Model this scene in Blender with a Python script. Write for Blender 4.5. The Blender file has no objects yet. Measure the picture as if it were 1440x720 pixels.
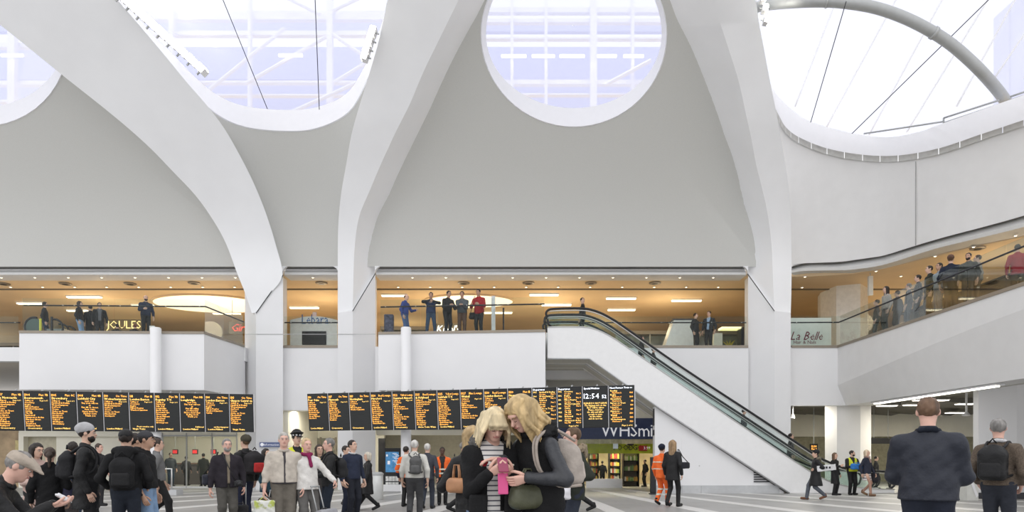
import bpy, bmesh, math, random
import numpy as np
from mathutils import Vector, Matrix
random.seed(7)
rng = np.random.default_rng(11)
SC = bpy.context.scene
COL = SC.collection
PI = math.pi

# ------------------------------------------------------------------ camera
FPX, CX, HY, CH = 960.0, 720.0, 642.0, 1.37          # focal length in pixels of the 1440x720 frame, horizon row, eye height
cam_d = bpy.data.cameras.new('camera')
cam_d.sensor_width = 36.0
cam_d.lens = FPX / 1440.0 * 36.0
cam_d.shift_y = (HY - 360.0) / 1440.0
cam_d.clip_end = 400
cam = bpy.data.objects.new('camera', cam_d)
cam.location = (0, 0, CH)
cam.rotation_euler = (PI / 2, 0, 0)
COL.objects.link(cam)
SC.camera = cam

# ------------------------------------------------------------------ world: bright overcast daylight
W = bpy.data.worlds.new('world')
SC.world = W
W.use_nodes = True
_bg = W.node_tree.nodes['Background']
_bg.inputs[0].default_value = (0.97, 0.975, 1.0, 1)
_bg.inputs[1].default_value = 1.0
sun_d = bpy.data.lights.new('daylight_sun', 'SUN')
sun_d.energy = 0.45
sun_d.angle = math.radians(60)
sun_d.color = (1.0, 0.98, 0.96)
sun = bpy.data.objects.new('daylight_sun', sun_d)
sun.rotation_euler = (math.radians(42), 0, math.radians(-12))
sun.location = (0, -10, 30)
COL.objects.link(sun)

# ------------------------------------------------------------------ exposure
vs = SC.view_settings
vs.view_transform = 'Standard'
vs.look = 'None'
vs.gamma = 1.0
vs.use_curve_mapping = False
vs.exposure = 0.38
try:
    SC.cycles.use_denoising = True
    SC.cycles.max_bounces = 6
    SC.cycles.diffuse_bounces = 4
    SC.cycles.transparent_max_bounces = 14
    SC.cycles.sample_clamp_indirect = 4.0
except Exception:
    pass

# ------------------------------------------------------------------ helpers
def P(px, py, Y):
    return Vector(((px - CX) / FPX * Y, Y, CH + (HY - py) / FPX * Y))
def XP(px, Y): return (px - CX) / FPX * Y
def ZP(py, Y): return CH + (HY - py) / FPX * Y

_mats = {}
def mat(name, col, rough=0.6, metal=0.0, var=0.06, scale=6.0, bump=0.0, bscale=60.0, emit=None, estr=0.0, spec=0.4, stretch=None):
    if name in _mats: return _mats[name]
    m = bpy.data.materials.new(name); m.use_nodes = True
    nt = m.node_tree; N = nt.nodes; L = nt.links
    b = N['Principled BSDF']
    b.inputs['Roughness'].default_value = rough
    b.inputs['Metallic'].default_value = metal
    b.inputs['Specular IOR Level'].default_value = spec
    tc = N.new('ShaderNodeTexCoord')
    src = tc.outputs['Object']
    if stretch:
        mp = N.new('ShaderNodeMapping'); mp.inputs['Scale'].default_value = stretch
        L.new(src, mp.inputs[0]); src = mp.outputs[0]
    if var > 0:
        nz = N.new('ShaderNodeTexNoise'); nz.inputs['Scale'].default_value = scale; nz.inputs['Detail'].default_value = 4
        L.new(src, nz.inputs['Vector'])
        rp = N.new('ShaderNodeValToRGB')
        rp.color_ramp.elements[0].position = 0.3; rp.color_ramp.elements[1].position = 0.7
        rp.color_ramp.elements[0].color = tuple(max(0, c * (1 - var)) for c in col) + (1,)
        rp.color_ramp.elements[1].color = tuple(min(1, c * (1 + var)) for c in col) + (1,)
        L.new(nz.outputs['Fac'], rp.inputs[0]); L.new(rp.outputs[0], b.inputs['Base Color'])
    else:
        b.inputs['Base Color'].default_value = tuple(col) + (1,)
    if bump > 0:
        n2 = N.new('ShaderNodeTexNoise'); n2.inputs['Scale'].default_value = bscale; n2.inputs['Detail'].default_value = 3
        L.new(src, n2.inputs['Vector'])
        bp = N.new('ShaderNodeBump'); bp.inputs['Strength'].default_value = bump; bp.inputs['Distance'].default_value = 0.02
        L.new(n2.outputs['Fac'], bp.inputs['Height']); L.new(bp.outputs[0], b.inputs['Normal'])
    if emit:
        b.inputs['Emission Color'].default_value = tuple(emit) + (1,)
        b.inputs['Emission Strength'].default_value = estr
    _mats[name] = m
    return m

def glassmat(name, tint, gloss=0.08, rough=0.02, haze=0.0, hazecol=(1, 1, 1)):
    if name in _mats: return _mats[name]
    m = bpy.data.materials.new(name); m.use_nodes = True
    nt = m.node_tree; N = nt.nodes; L = nt.links
    N.remove(N['Principled BSDF']); out = N['Material Output']
    tr = N.new('ShaderNodeBsdfTransparent'); tr.inputs[0].default_value = tuple(tint) + (1,)
    gl = N.new('ShaderNodeBsdfGlossy'); gl.inputs['Roughness'].default_value = rough
    lw = N.new('ShaderNodeFresnel'); lw.inputs[0].default_value = 1.45
    mx = N.new('ShaderNodeMixShader')
    ml = N.new('ShaderNodeMath'); ml.operation = 'MULTIPLY_ADD'; ml.inputs[1].default_value = 0.32; ml.inputs[2].default_value = 0.0
    L.new(lw.outputs[0], ml.inputs[0]); L.new(ml.outputs[0], mx.inputs[0]); L.new(tr.outputs[0], mx.inputs[1]); L.new(gl.outputs[0], mx.inputs[2])
    last = mx
    if haze > 0:
        tl = N.new('ShaderNodeBsdfTranslucent'); tl.inputs[0].default_value = tuple(hazecol) + (1,)
        df = N.new('ShaderNodeBsdfDiffuse'); df.inputs[0].default_value = tuple(hazecol) + (1,)
        m1 = N.new('ShaderNodeMixShader'); m1.inputs[0].default_value = 0.4
        L.new(tl.outputs[0], m1.inputs[1]); L.new(df.outputs[0], m1.inputs[2])
        m2 = N.new('ShaderNodeMixShader'); m2.inputs[0].default_value = haze
        L.new(mx.outputs[0], m2.inputs[1]); L.new(m1.outputs[0], m2.inputs[2]); last = m2
    L.new(last.outputs[0], out.inputs[0])
    _mats[name] = m
    return m

def emitmat(name, col, s):
    return mat(name, tuple(min(1, c) for c in col), 0.5, 0, 0.0, emit=col, estr=s)

class MB:
    """collects faces and links them as ONE mesh object"""
    def __init__(s): s.v = []; s.f = []
    def add(s, vs, fs):
        n = len(s.v); s.v.extend([tuple(p) for p in vs]); s.f.extend([tuple(i + n for i in q) for q in fs]); return s
    def box(s, a, b):
        (x0, y0, z0), (x1, y1, z1) = a, b
        return s.add([(x0,y0,z0),(x1,y0,z0),(x1,y1,z0),(x0,y1,z0),(x0,y0,z1),(x1,y0,z1),(x1,y1,z1),(x0,y1,z1)],
                     [(0,3,2,1),(4,5,6,7),(0,1,5,4),(1,2,6,5),(2,3,7,6),(3,0,4,7)])
    def prism_y(s, poly, y0, y1):       # poly: (x, z) seen from the front, extruded in depth
        n = len(poly)
        vs = [(x, y0, z) for x, z in poly] + [(x, y1, z) for x, z in poly]
        return s.add(vs, [tuple(range(n)), tuple(range(2*n-1, n-1, -1))] + [(i, i+n, (i+1) % n + n, (i+1) % n) for i in range(n)])
    def prism_z(s, poly, z0, z1):       # poly: plan (x, y)
        n = len(poly)
        vs = [(x, y, z0) for x, y in poly] + [(x, y, z1) for x, y in poly]
        return s.add(vs, [tuple(range(n-1, -1, -1)), tuple(range(n, 2*n))] + [(i, (i+1) % n, (i+1) % n + n, i+n) for i in range(n)])
    def grid(s, rows, close=False):     # rows of points
        m = len(rows[0]); vs = [p for r in rows for p in r]; fs = []
        for i in range(len(rows) - 1):
            for j in range(m if close else m - 1):
                k = (j + 1) % m
                fs.append((i*m+j, i*m+k, (i+1)*m+k, (i+1)*m+j))
        return s.add(vs, fs)
    def tube(s, path, r, n=8, closed=False):
        path = [Vector(p) for p in path]; rows = []
        L = len(path); up0 = Vector((0, 0, 1))
        prev = None
        for i, p in enumerate(path):
            if closed: t = path[(i+1) % L] - path[i-1]
            else: t = path[min(i+1, L-1)] - path[max(i-1, 0)]
            t.normalize()
            if prev is None:
                u = t.cross(up0)
                if u.length < 0.05: u = t.cross(Vector((1, 0, 0)))
            else:
                u = prev - t * prev.dot(t)
            u.normalize(); prev = u; w = t.cross(u)
            rr = r[i] if isinstance(r, (list, tuple)) else r
            rows.append([p + (u * math.cos(a) + w * math.sin(a)) * rr for a in [2*PI*k/n for k in range(n)]])
        if closed: rows.append(rows[0])
        s.grid(rows, True)
        if not closed:
            b = len(s.v)
            s.f.append(tuple(b - n + k for k in range(n)))
            s.f.append(tuple(b - n*L + k for k in range(n-1, -1, -1)))
        return s
    def lathe(s, prof, c, n=16, ax='z'):
        rows = []
        for r, h in prof:
            row = []
            for k in range(n):
                a = 2*PI*k/n; x, y = r*math.cos(a), r*math.sin(a)
                row.append((c[0]+x, c[1]+y, c[2]+h) if ax == 'z' else ((c[0]+x, c[1]+h, c[2]+y) if ax == 'y' else (c[0]+h, c[1]+x, c[2]+y)))
            rows.append(row)
        s.grid(rows, True)
        b = len(s.v); m = len(prof)
        s.f.append(tuple(b - n + k for k in range(n))); s.f.append(tuple(b - n*m + k for k in range(n-1, -1, -1)))
        return s
    def sphere(s, c, r, n=8, m=6):
        if not isinstance(r, (tuple, list)): r = (r, r, r)
        rows = []
        for i in range(m + 1):
            t = PI * i / m
            t = min(max(t, 0.02), PI - 0.02)
            rows.append([(c[0]+r[0]*math.sin(t)*math.cos(2*PI*k/n), c[1]+r[1]*math.sin(t)*math.sin(2*PI*k/n), c[2]+r[2]*math.cos(t)) for k in range(n)])
        return s.grid(rows, True)
    def build(s, name, material, parent=None, smooth=False, bevel=0.0):
        v = np.array(s.v, dtype=float).reshape(-1, 3)
        if parent is not None: v = v - np.array(root_loc(parent))
        me = bpy.data.meshes.new(name)
        me.from_pydata(v.tolist(), [], s.f); me.update()
        if isinstance(material, (list, tuple)):
            for m in material: me.materials.append(m)
        else: me.materials.append(material)
        if bevel >= 0:
            bm = bmesh.new(); bm.from_mesh(me); bmesh.ops.recalc_face_normals(bm, faces=bm.faces)
            if bevel > 0:
                bmesh.ops.remove_doubles(bm, verts=bm.verts, dist=1e-5)
                es = [e for e in bm.edges if len(e.link_faces) == 2 and e.calc_face_angle(0) > 0.6]
                bmesh.ops.bevel(bm, geom=es, offset=bevel, segments=2, affect='EDGES', profile=0.5)
            bm.to_mesh(me); bm.free()
        if smooth:
            me.polygons.foreach_set('use_smooth', [True] * len(me.polygons))
            if smooth == 2: me.set_sharp_from_angle(angle=math.radians(40))
        o = bpy.data.objects.new(name, me); COL.objects.link(o)
        if parent is not None: o.parent = parent
        return o

def root_loc(o):
    p = Vector((0, 0, 0))
    while o is not None:
        p += o.location; o = o.parent
    return p
def tag(o, label=None, cat=None, group=None, kind=None):
    if label: o['label'] = label
    if cat: o['category'] = cat
    if group: o['group'] = group
    if kind: o['kind'] = kind
    return o
def thing(name, loc, label, cat, group=None, rotz=0.0):
    o = bpy.data.objects.new(name, None); COL.objects.link(o)
    o.location = loc; o.rotation_euler = (0, 0, rotz); o.empty_display_size = 0.1
    return tag(o, label, cat, group)
def struct(name, mb, m, label=None, parent=None, smooth=False, bevel=0.0):
    o = mb.build(name, m, parent, smooth, bevel)
    if parent is None: tag(o, label, None, None, 'structure')
    return o
def dup(root, loc, label, rotz=None):
    r = root.copy(); COL.objects.link(r); r.location = loc
    if rotz is not None: r.rotation_euler = (0, 0, rotz)
    r['label'] = label
    for ch in list(root.children):
        c = ch.copy(); COL.objects.link(c); c.parent = r
        for g in list(ch.children):
            d = g.copy(); COL.objects.link(d); d.parent = c
    return r
def catmull(pts, sub=4):
    pts = [Vector(p) for p in pts]; out = []
    n = len(pts)
    for i in range(n - 1):
        p0, p1, p2, p3 = pts[max(i-1, 0)], pts[i], pts[i+1], pts[min(i+2, n-1)]
        for k in range(sub):
            t = k / sub
            out.append(0.5 * ((2*p1) + (p2-p0)*t + (2*p0-5*p1+4*p2-p3)*t*t + (3*p1-p0-3*p2+p3)*t**3))
    out.append(pts[-1]); return out
def area_lamp(name, parent, loc, size, energy, col, rot=(0, 0, 0), sy=None):
    d = bpy.data.lights.new(name, 'AREA'); d.energy = energy; d.color = col
    d.shape = 'RECTANGLE'; d.size = size; d.size_y = sy or size
    o = bpy.data.objects.new(name, d); COL.objects.link(o)
    o.location = Vector(loc) - (root_loc(parent) if parent else Vector((0,0,0))); o.rotation_euler = rot
    if parent: o.parent = parent
    return o

# ------------------------------------------------------------------ materials of the place
WHITE = mat('white_painted_panel', (0.79, 0.79, 0.80), 0.55, var=0.015, scale=1.2)
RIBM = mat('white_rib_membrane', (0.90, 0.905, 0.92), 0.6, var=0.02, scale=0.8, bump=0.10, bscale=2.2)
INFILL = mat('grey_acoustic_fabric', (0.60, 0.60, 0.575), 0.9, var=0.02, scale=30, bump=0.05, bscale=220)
WINGW = mat('pale_plaster', (0.74, 0.735, 0.73), 0.8, var=0.02, scale=2)
CREAM = mat('cream_paint', (0.80, 0.77, 0.66), 0.6, var=0.03, scale=2)
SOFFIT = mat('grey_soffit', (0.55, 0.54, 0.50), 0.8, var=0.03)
TAN = mat('warm_tan_ceiling', (0.80, 0.62, 0.40), 0.7, var=0.03, scale=1.0)
TANW = mat('warm_tan_wall', (0.62, 0.50, 0.34), 0.7, var=0.10, scale=1.5)
DARKM = mat('dark_metal', (0.05, 0.05, 0.055), 0.4, 0.6, var=0.05)
BLACKP = mat('black_plastic', (0.018, 0.018, 0.02), 0.5, var=0.05)
BRONZE = mat('bronze_edge', (0.30, 0.26, 0.21), 0.45, 0.3, var=0.05)
STEEL = mat('brushed_steel', (0.62, 0.62, 0.61), 0.3, 0.85, var=0.08, scale=4, stretch=(1, 1, 30))
STEELD = mat('painted_grey_steel', (0.40, 0.41, 0.41), 0.45, 0.2, var=0.04)
SKIRT = mat('grey_skirting', (0.52, 0.53, 0.54), 0.45, 0.2, var=0.05)
BANDM = mat('white_granite_band', (0.62, 0.61, 0.59), 0.45, var=0.05, scale=40)
GLASS = glassmat('balustrade_glass', (0.93, 0.965, 0.955), 0.06)
SHOPGL = glassmat('shop_glass', (0.88, 0.90, 0.88), 0.08)
ETFE = glassmat('etfe_foil', (0.80, 0.82, 0.93), 0.04, 0.2, 0.30, (0.93, 0.94, 1.0))
COLLAR = mat('white_oculus_rim', (0.90, 0.90, 0.94), 0.5, var=0.01)
WARMTUBE = emitmat('warm_tube', (1.0, 0.86, 0.62), 2.6)
WARMSPOT = emitmat('warm_spot', (1.0, 0.84, 0.60), 3.0)
OVALM = emitmat('oval_light_panel', (1.0, 0.88, 0.68), 0.75)
COOLTUBE = emitmat('cool_tube', (1.0, 0.96, 0.86), 3.0)
FLOOD = emitmat('flood_lens', (1.0, 0.97, 0.86), 16.0)
# ================================================================== THE SETTING
YF = 28.5                       # facade plane
ZU = 5.91                       # upper floor level
Z0 = 9.3                        # foot of the vault panels
# ---- floor
def floor_mat():
    m = mat('grey_stone_floor', (0.34, 0.335, 0.325), 0.42, var=0.06, scale=1.2)
    nt = m.node_tree; N = nt.nodes; L = nt.links; b = N['Principled BSDF']
    br = N.new('ShaderNodeTexBrick'); br.inputs['Scale'].default_value = 1.0
    br.inputs['Color1'].default_value = (1, 1, 1, 1); br.inputs['Color2'].default_value = (0.9, 0.9, 0.89, 1)
    br.inputs['Mortar'].default_value = (0.78, 0.77, 0.75, 1); br.inputs['Mortar Size'].default_value = 0.008
    br.inputs['Brick Width'].default_value = 0.9; br.inputs['Row Height'].default_value = 0.6
    tc = N.new('ShaderNodeTexCoord'); L.new(tc.outputs['Object'], br.inputs['Vector'])
    mx = N.new('ShaderNodeMix'); mx.data_type = 'RGBA'; mx.blend_type = 'MULTIPLY'; mx.inputs['Factor'].default_value = 1
    lk = b.inputs['Base Color'].links[0].from_socket
    L.new(lk, mx.inputs['A']); L.new(br.outputs['Color'], mx.inputs['B']); L.new(mx.outputs['Result'], b.inputs['Base Color'])
    return m
FLOORM = floor_mat()
floor = struct('floor', MB().box((-34, -14, -0.3), (34, 46, 0)), FLOORM, 'grey stone concourse floor with pale radiating bands')
fc = Vector((1.5, 42.0))
for i, a in enumerate(range(-9, 9)):
    ang = math.radians(2.4 + 5.2 * a)
    d = Vector((math.sin(ang), -math.cos(ang))); n = Vector((d.y, -d.x)) * -0.2
    p0 = fc + d * 13.2; p1 = fc + d * 32.0
    if p0.y > 28: p0 = fc + d * ((42 - 28) / -d.y if d.y < -0.05 else 16)
    MB().prism_z([tuple(p0 - n), tuple(p1 - n * 1.35), tuple(p1 + n * 1.35), tuple(p0 + n)], -0.02, 0.006).build('paving_band', BANDM, floor)

# ---- vault profile
def fi(px, Z): return YF - 5.5 * (max(0.0, Z - Z0) / 7.45) ** 1.7
def fr(px, Z):
    t = min(1.0, max(0.0, (Z - 7.6) / 6.0))
    return fi(px, Z) - 0.35 - 1.05 * t - 0.02 * max(0, Z - 13.6)
def fib(px, Z): return fi(px, Z) + 0.35
_gx = [900, 1112, 1160, 1200, 1244, 1287, 1311, 1355, 1433, 1520, 1640]
_gy = [28.5, 28.5, 28.3, 27.9, 27.1, 25.9, 25.2, 24.25, 22.8, 21.6, 20.2]
def gw(px, Z): return float(np.interp(px, _gx, _gy)) - 0.16 * max(0.0, Z - Z0) ** 1.25
def gwo(off): return lambda px, Z: gw(px, Z) + off
def onf(px, py, fn):
    Y = 26.0
    for _ in range(40):
        Y = 0.5 * Y + 0.5 * fn(px, CH + (HY - py) / FPX * Y)
    return P(px, py, Y)
def curve_px(pts, sub=4): return [(v.x, v.y) for v in catmull([(a, b, 0) for a, b in pts], sub)]
def loft(mb, cols, fns):        # columns of pixel curves with equal counts, each on its own surface
    cs = [curve_px(c) for c in cols]
    rows = [[onf(c[i][0], c[i][1], f) for c, f in zip(cs, fns)] for i in range(len(cs[0]))]
    mb.grid(rows); return rows

# ---- ribs
ribL = [[(354,440),(345,413),(333,383),(318,343),(300,310),(275,275),(242,240),(213,210),(180,180),(140,147),(78,98),(0,35),(-80,-25),(-200,-120)],
        [(360,440),(380,413),(397,387),(388,345),(374,300),(357,258),(338,220),(315,180),(290,147),(262,115),(225,70),(165,0),(100,-70),(0,-180)]]
ribC = [[(475,440),(475,400),(475,350),(476,310),(480,270),(487,230),(494,190),(505,150),(519,105),(532,60),(541,20),(545,0),(565,-60),(610,-150)],
        [(496,437),(497,390),(499,345),(505,305),(520,268),(537,228),(556,187),(577,145),(596,100),(618,55),(636,18),(645,0),(672,-60),(715,-150)],
        [(527,385),(528,362),(532,335),(541,308),(556,275),(573,235),(592,195),(612,153),(634,105),(657,60),(680,20),(690,0),(718,-55),(760,-140)]]
ribR = [[(1050,385),(1049,362),(1045,335),(1038,300),(1031,262),(1025,233),(1011,195),(1001,165),(980,113),(960,67),(940,30),(928,0),(905,-60),(870,-150)],
        [(1089,437),(1087,390),(1085,345),(1079,298),(1070,258),(1063,230),(1056,192),(1050,165),(1039,115),(1024,67),(1012,30),(1003,0),(985,-60),(950,-150)],
        [(1112,440),(1113,400),(1113,350),(1112,305),(1109,265),(1104,230),(1098,195),(1093,165),(1083,115),(1074,67),(1067,30),(1063,0),(1050,-60),(1020,-150)]]
mb = MB(); back = [(a, b) for a, b in ribL[0]]
loft(mb, [[(x + 6, y) for x, y in ribL[0]], ribL[0], ribL[1], [(x - 4, y) for x, y in ribL[1]]], [fib, fr, fr, fib])
struct('column_rib', mb, RIBM, 'broad white curved rib sweeping from the upper left corner to the left column', smooth=2)
mb = MB(); loft(mb, [[(x + 5, y) for x, y in ribC[0]], ribC[0], ribC[1], ribC[2]], [fib, fr, fr, fib])
struct('column_rib', mb, RIBM, 'white curved rib left of the middle round skylight, narrow grey inner face', smooth=2)
mb = MB(); loft(mb, [ribR[0], ribR[1], ribR[2], [(x - 5, y) for x, y in ribR[2]]], [fib, fr, fr, fib])
struct('column_rib', mb, RIBM, 'white curved rib right of the middle round skylight above the escalator', smooth=2)

# ---- vault panels with round openings
def circle_px(c, r, n=48, ry=None): return [(c[0] + r*math.cos(2*PI*k/n), c[1] + (ry or r)*math.sin(2*PI*k/n)) for k in range(n)]
def closed_smooth(pts, sub=5):
    n = len(pts); out = []
    for i in range(n):
        p0, p1, p2, p3 = [Vector((*pts[(i+k-1) % n], 0)) for k in range(4)]
        for k in range(sub):
            t = k / sub; q = 0.5*((2*p1)+(p2-p0)*t+(2*p0-5*p1+4*p2-p3)*t*t+(3*p1-p0-3*p2+p3)*t**3); out.append((q.x, q.y))
    return out
def ray_poly(c, d, poly):
    best = None
    for i in range(len(poly)):
        a, b = poly[i], poly[(i+1) % len(poly)]
        ex, ey = b[0]-a[0], b[1]-a[1]; den = d[0]*ey - d[1]*ex
        if abs(den) < 1e-9: continue
        t = ((a[0]-c[0])*ey - (a[1]-c[1])*ex) / den; u = ((a[0]-c[0])*d[1] - (a[1]-c[1])*d[0]) / den
        if t > 0 and -1e-6 <= u <= 1 + 1e-6 and (best is None or t < best): best = t
    return (c[0]+d[0]*best, c[1]+d[1]*best)
def panel_with_hole(name, label, hole, centre, outer, fn, m):
    ang = {math.atan2(y-centre[1], x-centre[0]) for x, y in outer}
    hs = [(math.atan2(y-centre[1], x-centre[0]), (x, y)) for x, y in hole]
    pts = sorted([(a, None) for a in ang] + hs, key=lambda q: q[0])
    rows = []
    for a, h in pts:
        d = (math.cos(a), math.sin(a))
        h = h or ray_poly(centre, d, hole); o = ray_poly(centre, d, outer)
        rows.append([onf(h[0]+(o[0]-h[0])*t, h[1]+(o[1]-h[1])*t, fn) for t in (0, .12, .3, .5, .75, 1)])
    rows.append(rows[0]); mb = MB(); mb.grid(rows)
    return struct(name, mb, m, label, smooth=True)
def oculus(label, hole, centre, inner, fn, sill=0.5):
    """white rim and foil pane, real pieces set behind the opening"""
    n = len(hole)
    f1 = lambda px, Z: fn(px, Z) + 0.0
    f2 = lambda px, Z: fn(px, Z) + sill
    mb = MB()
    A = [onf(x, y, lambda p, z: fn(p, z) - 0.05) for x, y in hole]; B = [onf(x, y, f2) for x, y in inner]
    A0 = [onf(centre[0]+(x-centre[0])*1.02, centre[1]+(y-centre[1])*1.02, lambda p, z: fn(p, z) + 0.05) for x, y in hole]
    rows = [list(r) for r in zip(A0, A, B)]; rows.append(rows[0]); mb.grid(rows)
    k = len([o for o in bpy.data.objects if o.name.startswith('window_')]) + 1
    w = struct('window_%d' % k, mb, COLLAR, label, smooth=2)
    mb = MB(); rows = []
    c3 = onf(centre[0], centre[1], f2)
    for p in B:
        rows.append([c3 + (p - c3) * t + Vector((0, 0.5, 0.6)) * (1 - t*t) for t in (1, .8, .55, .3, .01)])
    rows.append(rows[0]); mb.grid(rows)
    mb.build('foil_pane', ETFE, w, True)
    return w
h1 = circle_px((-22, 60), 117); i1 = circle_px((-22, 50), 114, ry=100)
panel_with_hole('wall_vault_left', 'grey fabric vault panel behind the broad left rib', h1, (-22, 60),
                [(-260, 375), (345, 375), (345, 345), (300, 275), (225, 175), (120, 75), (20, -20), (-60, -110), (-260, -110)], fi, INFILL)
oculus('round skylight cut by the left edge of the picture', h1, (-22, 60), i1, fi)
h2 = closed_smooth([(556,-40),(546,20),(535,60),(517,110),(490,157),(445,180),(400,184),(345,178),(305,160),(268,125),(215,60),(150,-20),(110,-90),(300,-140),(480,-120)])
i2 = [(385 + (x-385)*0.965, 20 + (y-20)*(0.82 if y > 20 else 0.97)) for x, y in h2]
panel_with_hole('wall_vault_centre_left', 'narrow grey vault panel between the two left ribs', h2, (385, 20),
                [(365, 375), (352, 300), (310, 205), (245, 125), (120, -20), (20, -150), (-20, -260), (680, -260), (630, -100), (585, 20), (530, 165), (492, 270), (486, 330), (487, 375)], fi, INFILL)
oculus('wide skylight between the broad left rib and the next rib', h2, (385, 20), i2, fi)
h3 = circle_px((807, 48), 130, 64); i3 = [(807 + (x-807)*0.95, 48 + (y-48)*(0.80 if y > 48 else .95)) for x, y in h3]
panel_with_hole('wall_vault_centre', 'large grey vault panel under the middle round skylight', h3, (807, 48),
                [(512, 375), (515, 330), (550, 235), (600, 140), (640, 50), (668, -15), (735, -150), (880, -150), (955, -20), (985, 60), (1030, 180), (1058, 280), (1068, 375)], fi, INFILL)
oculus('round skylight in the middle of the vault', h3, (807, 48), i3, fi)

# ---- right wing: curved upper wall, tile strip, white ring, steel arch
bot = [(1112, 377), (1116, 373), (1125, 370.5), (1150, 369.5), (1180, 368), (1215, 363.5), (1244, 359), (1287, 345.5), (1333, 332), (1376, 321), (1440, 303), (1540, 272)]
topc = [(1090, 160), (1096, 172), (1105, 187), (1123, 201), (1163, 217), (1213, 226), (1263, 227), (1320, 217), (1380, 197), (1440, 177), (1500, 157), (1580, 130)]
mb = MB(); cb, ct = curve_px(bot), curve_px(topc)
mb.grid([[onf(b[0] + (t[0]-b[0])*k/8, b[1] + (t[1]-b[1])*k/8, gw) for k in range(9)] for b, t in zip(cb, ct)])
wing_wall = struct('wall_right', mb, WINGW, 'pale curved wall above the right gallery', smooth=True)
mb = MB()
j0, j1 = [onf(1287, y, gwo(-0.015)) for y in (345, 227)], [onf(1288, y, gwo(-0.015)) for y in (345, 227)]
mb.grid([j0, j1]); mb.build('panel_joint', mat('joint_grey', (0.35, 0.35, 0.35), 0.8), wing_wall)
def shift(c, d): return [(x, y - d) for x, y in c]
mid = curve_px(shift(topc, 8.5), 12)
ctt = curve_px(topc, 12)
ring_top = curve_px([(1078, 105), (1084, 118), (1093, 134), (1112, 153), (1140, 171), (1197, 187), (1247, 193), (1290, 186), (1327, 173), (1407, 145), (1470, 123), (1560, 92)], 12)
mb = MB()
mb.grid([[onf(a[0], a[1], gwo(-0.16)), onf(a[0], a[1], gwo(-0.28)), onf((a[0]+b[0])/2, (a[1]+b[1])/2, gwo(-0.30)), onf(b[0], b[1], gwo(-0.24)), onf(b[0], b[1] + 3, gwo(0.5))] for a, b in zip(mid, ring_top)])
ring = struct('trim_1', mb, COLLAR, 'white curved rim of the large right skylight', smooth=2)
TILE = mat('grey_strip_tile', (0.60, 0.60, 0.58), 0.6, var=0.06)
n = len(ctt); step = 6
for i in range(0, n - step, step):
    mb = MB(); fr_ = []
    idx = list(range(i, i + step + 1))
    for s in (0, 1):
        pass
    rows = []
    for q in idx:
        e = 0.03 if q == idx[0] else (-0.03 if q == idx[-1] else 0)
        q2 = q + (1 if q < n - 1 else -1)
        ax = ctt[q][0] + (ctt[q2][0]-ctt[q][0]) * 3 * e; ay = ctt[q][1]
        bx = mid[q][0] + (mid[q2][0]-mid[q][0]) * 3 * e; by = mid[q][1]
        rows.append([onf(ax, ay, gwo(0.0)), onf(ax, ay, gwo(-0.09)), onf(bx, by, gwo(-0.12)), onf(bx, by, gwo(0.0))])
    mb.grid(rows); mb.build('strip_tile', TILE, ring, 2)
arch = [(1062, 11), (1073, 8), (1085, 6), (1120, 3), (1155, 2), (1190, 4), (1235, 12), (1283, 30), (1330, 57), (1368, 89), (1398, 121), (1416, 145), (1428, 166)]
def ga(px, Z): return float(np.interp(px, [1062, 1085, 1130, 1200, 1300, 1380, 1405, 1428], [23.5, 22.9, 22.1, 21.8, 21.8, 22.1, 22.7, 23.5]))
ap = [onf(v.x, v.y, ga) for v in catmull([(a, b, 0) for a, b in arch], 5)]
a_t = thing('steel_arch', ap[-1], 'thick grey tubular steel arch crossing the large right skylight', 'arch')
MB().tube(ap, 0.172, 14).build('tube', STEELD, a_t, True)
MB().tube([p + Vector((0.03, 0.25, 0.21)) for p in ap], 0.045, 8).build('cable_tray', DARKM, a_t, True)
for k in (21, 38): 
    p, q = ap[k], ap[k+1]
    MB().tube([p, p + (q - p) * 0.35], 0.195, 14).build('clamp_collar', STEELD, a_t, True)
def cable(name, a, b, Ya, Yb, r, m, label, cat='cable', group=None):
    o = MB().tube([P(a[0], a[1], Ya), P(b[0], b[1], Yb)], r, 6).build(name, m, None, True); return tag(o, label, cat, group)
cable('tension_cable', (1190, 2), (1140, 172), 21.5, 25.6, 0.014, DARKM, 'thin dark cable dropping from the left of the steel arch')
cable('tension_cable', (1392, -2), (1198, 188), 21.0, 25.0, 0.014, DARKM, 'thin dark cable slanting behind the right of the steel arch')
cable('tension_cable', (312, -4), (376, 153), 22.5, 25.6, 0.014, DARKM, 'slanting dark cable across the wide left skylight')
cable('tension_cable', (443, -4), (449, 154), 22.5, 25.6, 0.014, DARKM, 'upright dark cable across the wide left skylight')
# foil and seams of the right skylight
def gf(px, Z): return gw(px, Z) + 1.1
fo = curve_px([(1062, 120), (1093, 150), (1140, 186), (1197, 202), (1247, 208), (1290, 202), (1327, 190), (1407, 162), (1470, 140), (1560, 110)])
mb = MB(); mb.grid([[onf(x + (900 + (x-1060)*1.0 - x + 160) * 0, y + (-170 - y) * k / 8, gf) for k in range(9)] for x, y in fo])
w4 = struct('window_4', mb, ETFE, 'large foil skylight at the upper right behind the steel arch', smooth=True)
SEAM = glassmat('white_foil_seam', (1, 1, 1), 0.0, 0.3, 0.75, (1.0, 1.0, 1.0))
for a, b in [((1180,-10),(1118,150)),((1265,-10),(1160,183)),((1330,-10),(1222,190)),((1395,-10),(1275,186)),((1460,-60),(1345,150)),((1500,-40),(1395,115)),((1540,0),(1440,110))]:
    MB().tube([onf(a[0]+(b[0]-a[0])*k/6, a[1]+(b[1]-a[1])*k/6, gwo(0.93)) for k in range(7)], 0.03, 6).build('foil_seam', SEAM, w4, True)
o = thing('service_rail', P(1345, 165, 23.5), 'thin dark maintenance rail along the rim of the right skylight', 'rail')
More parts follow.
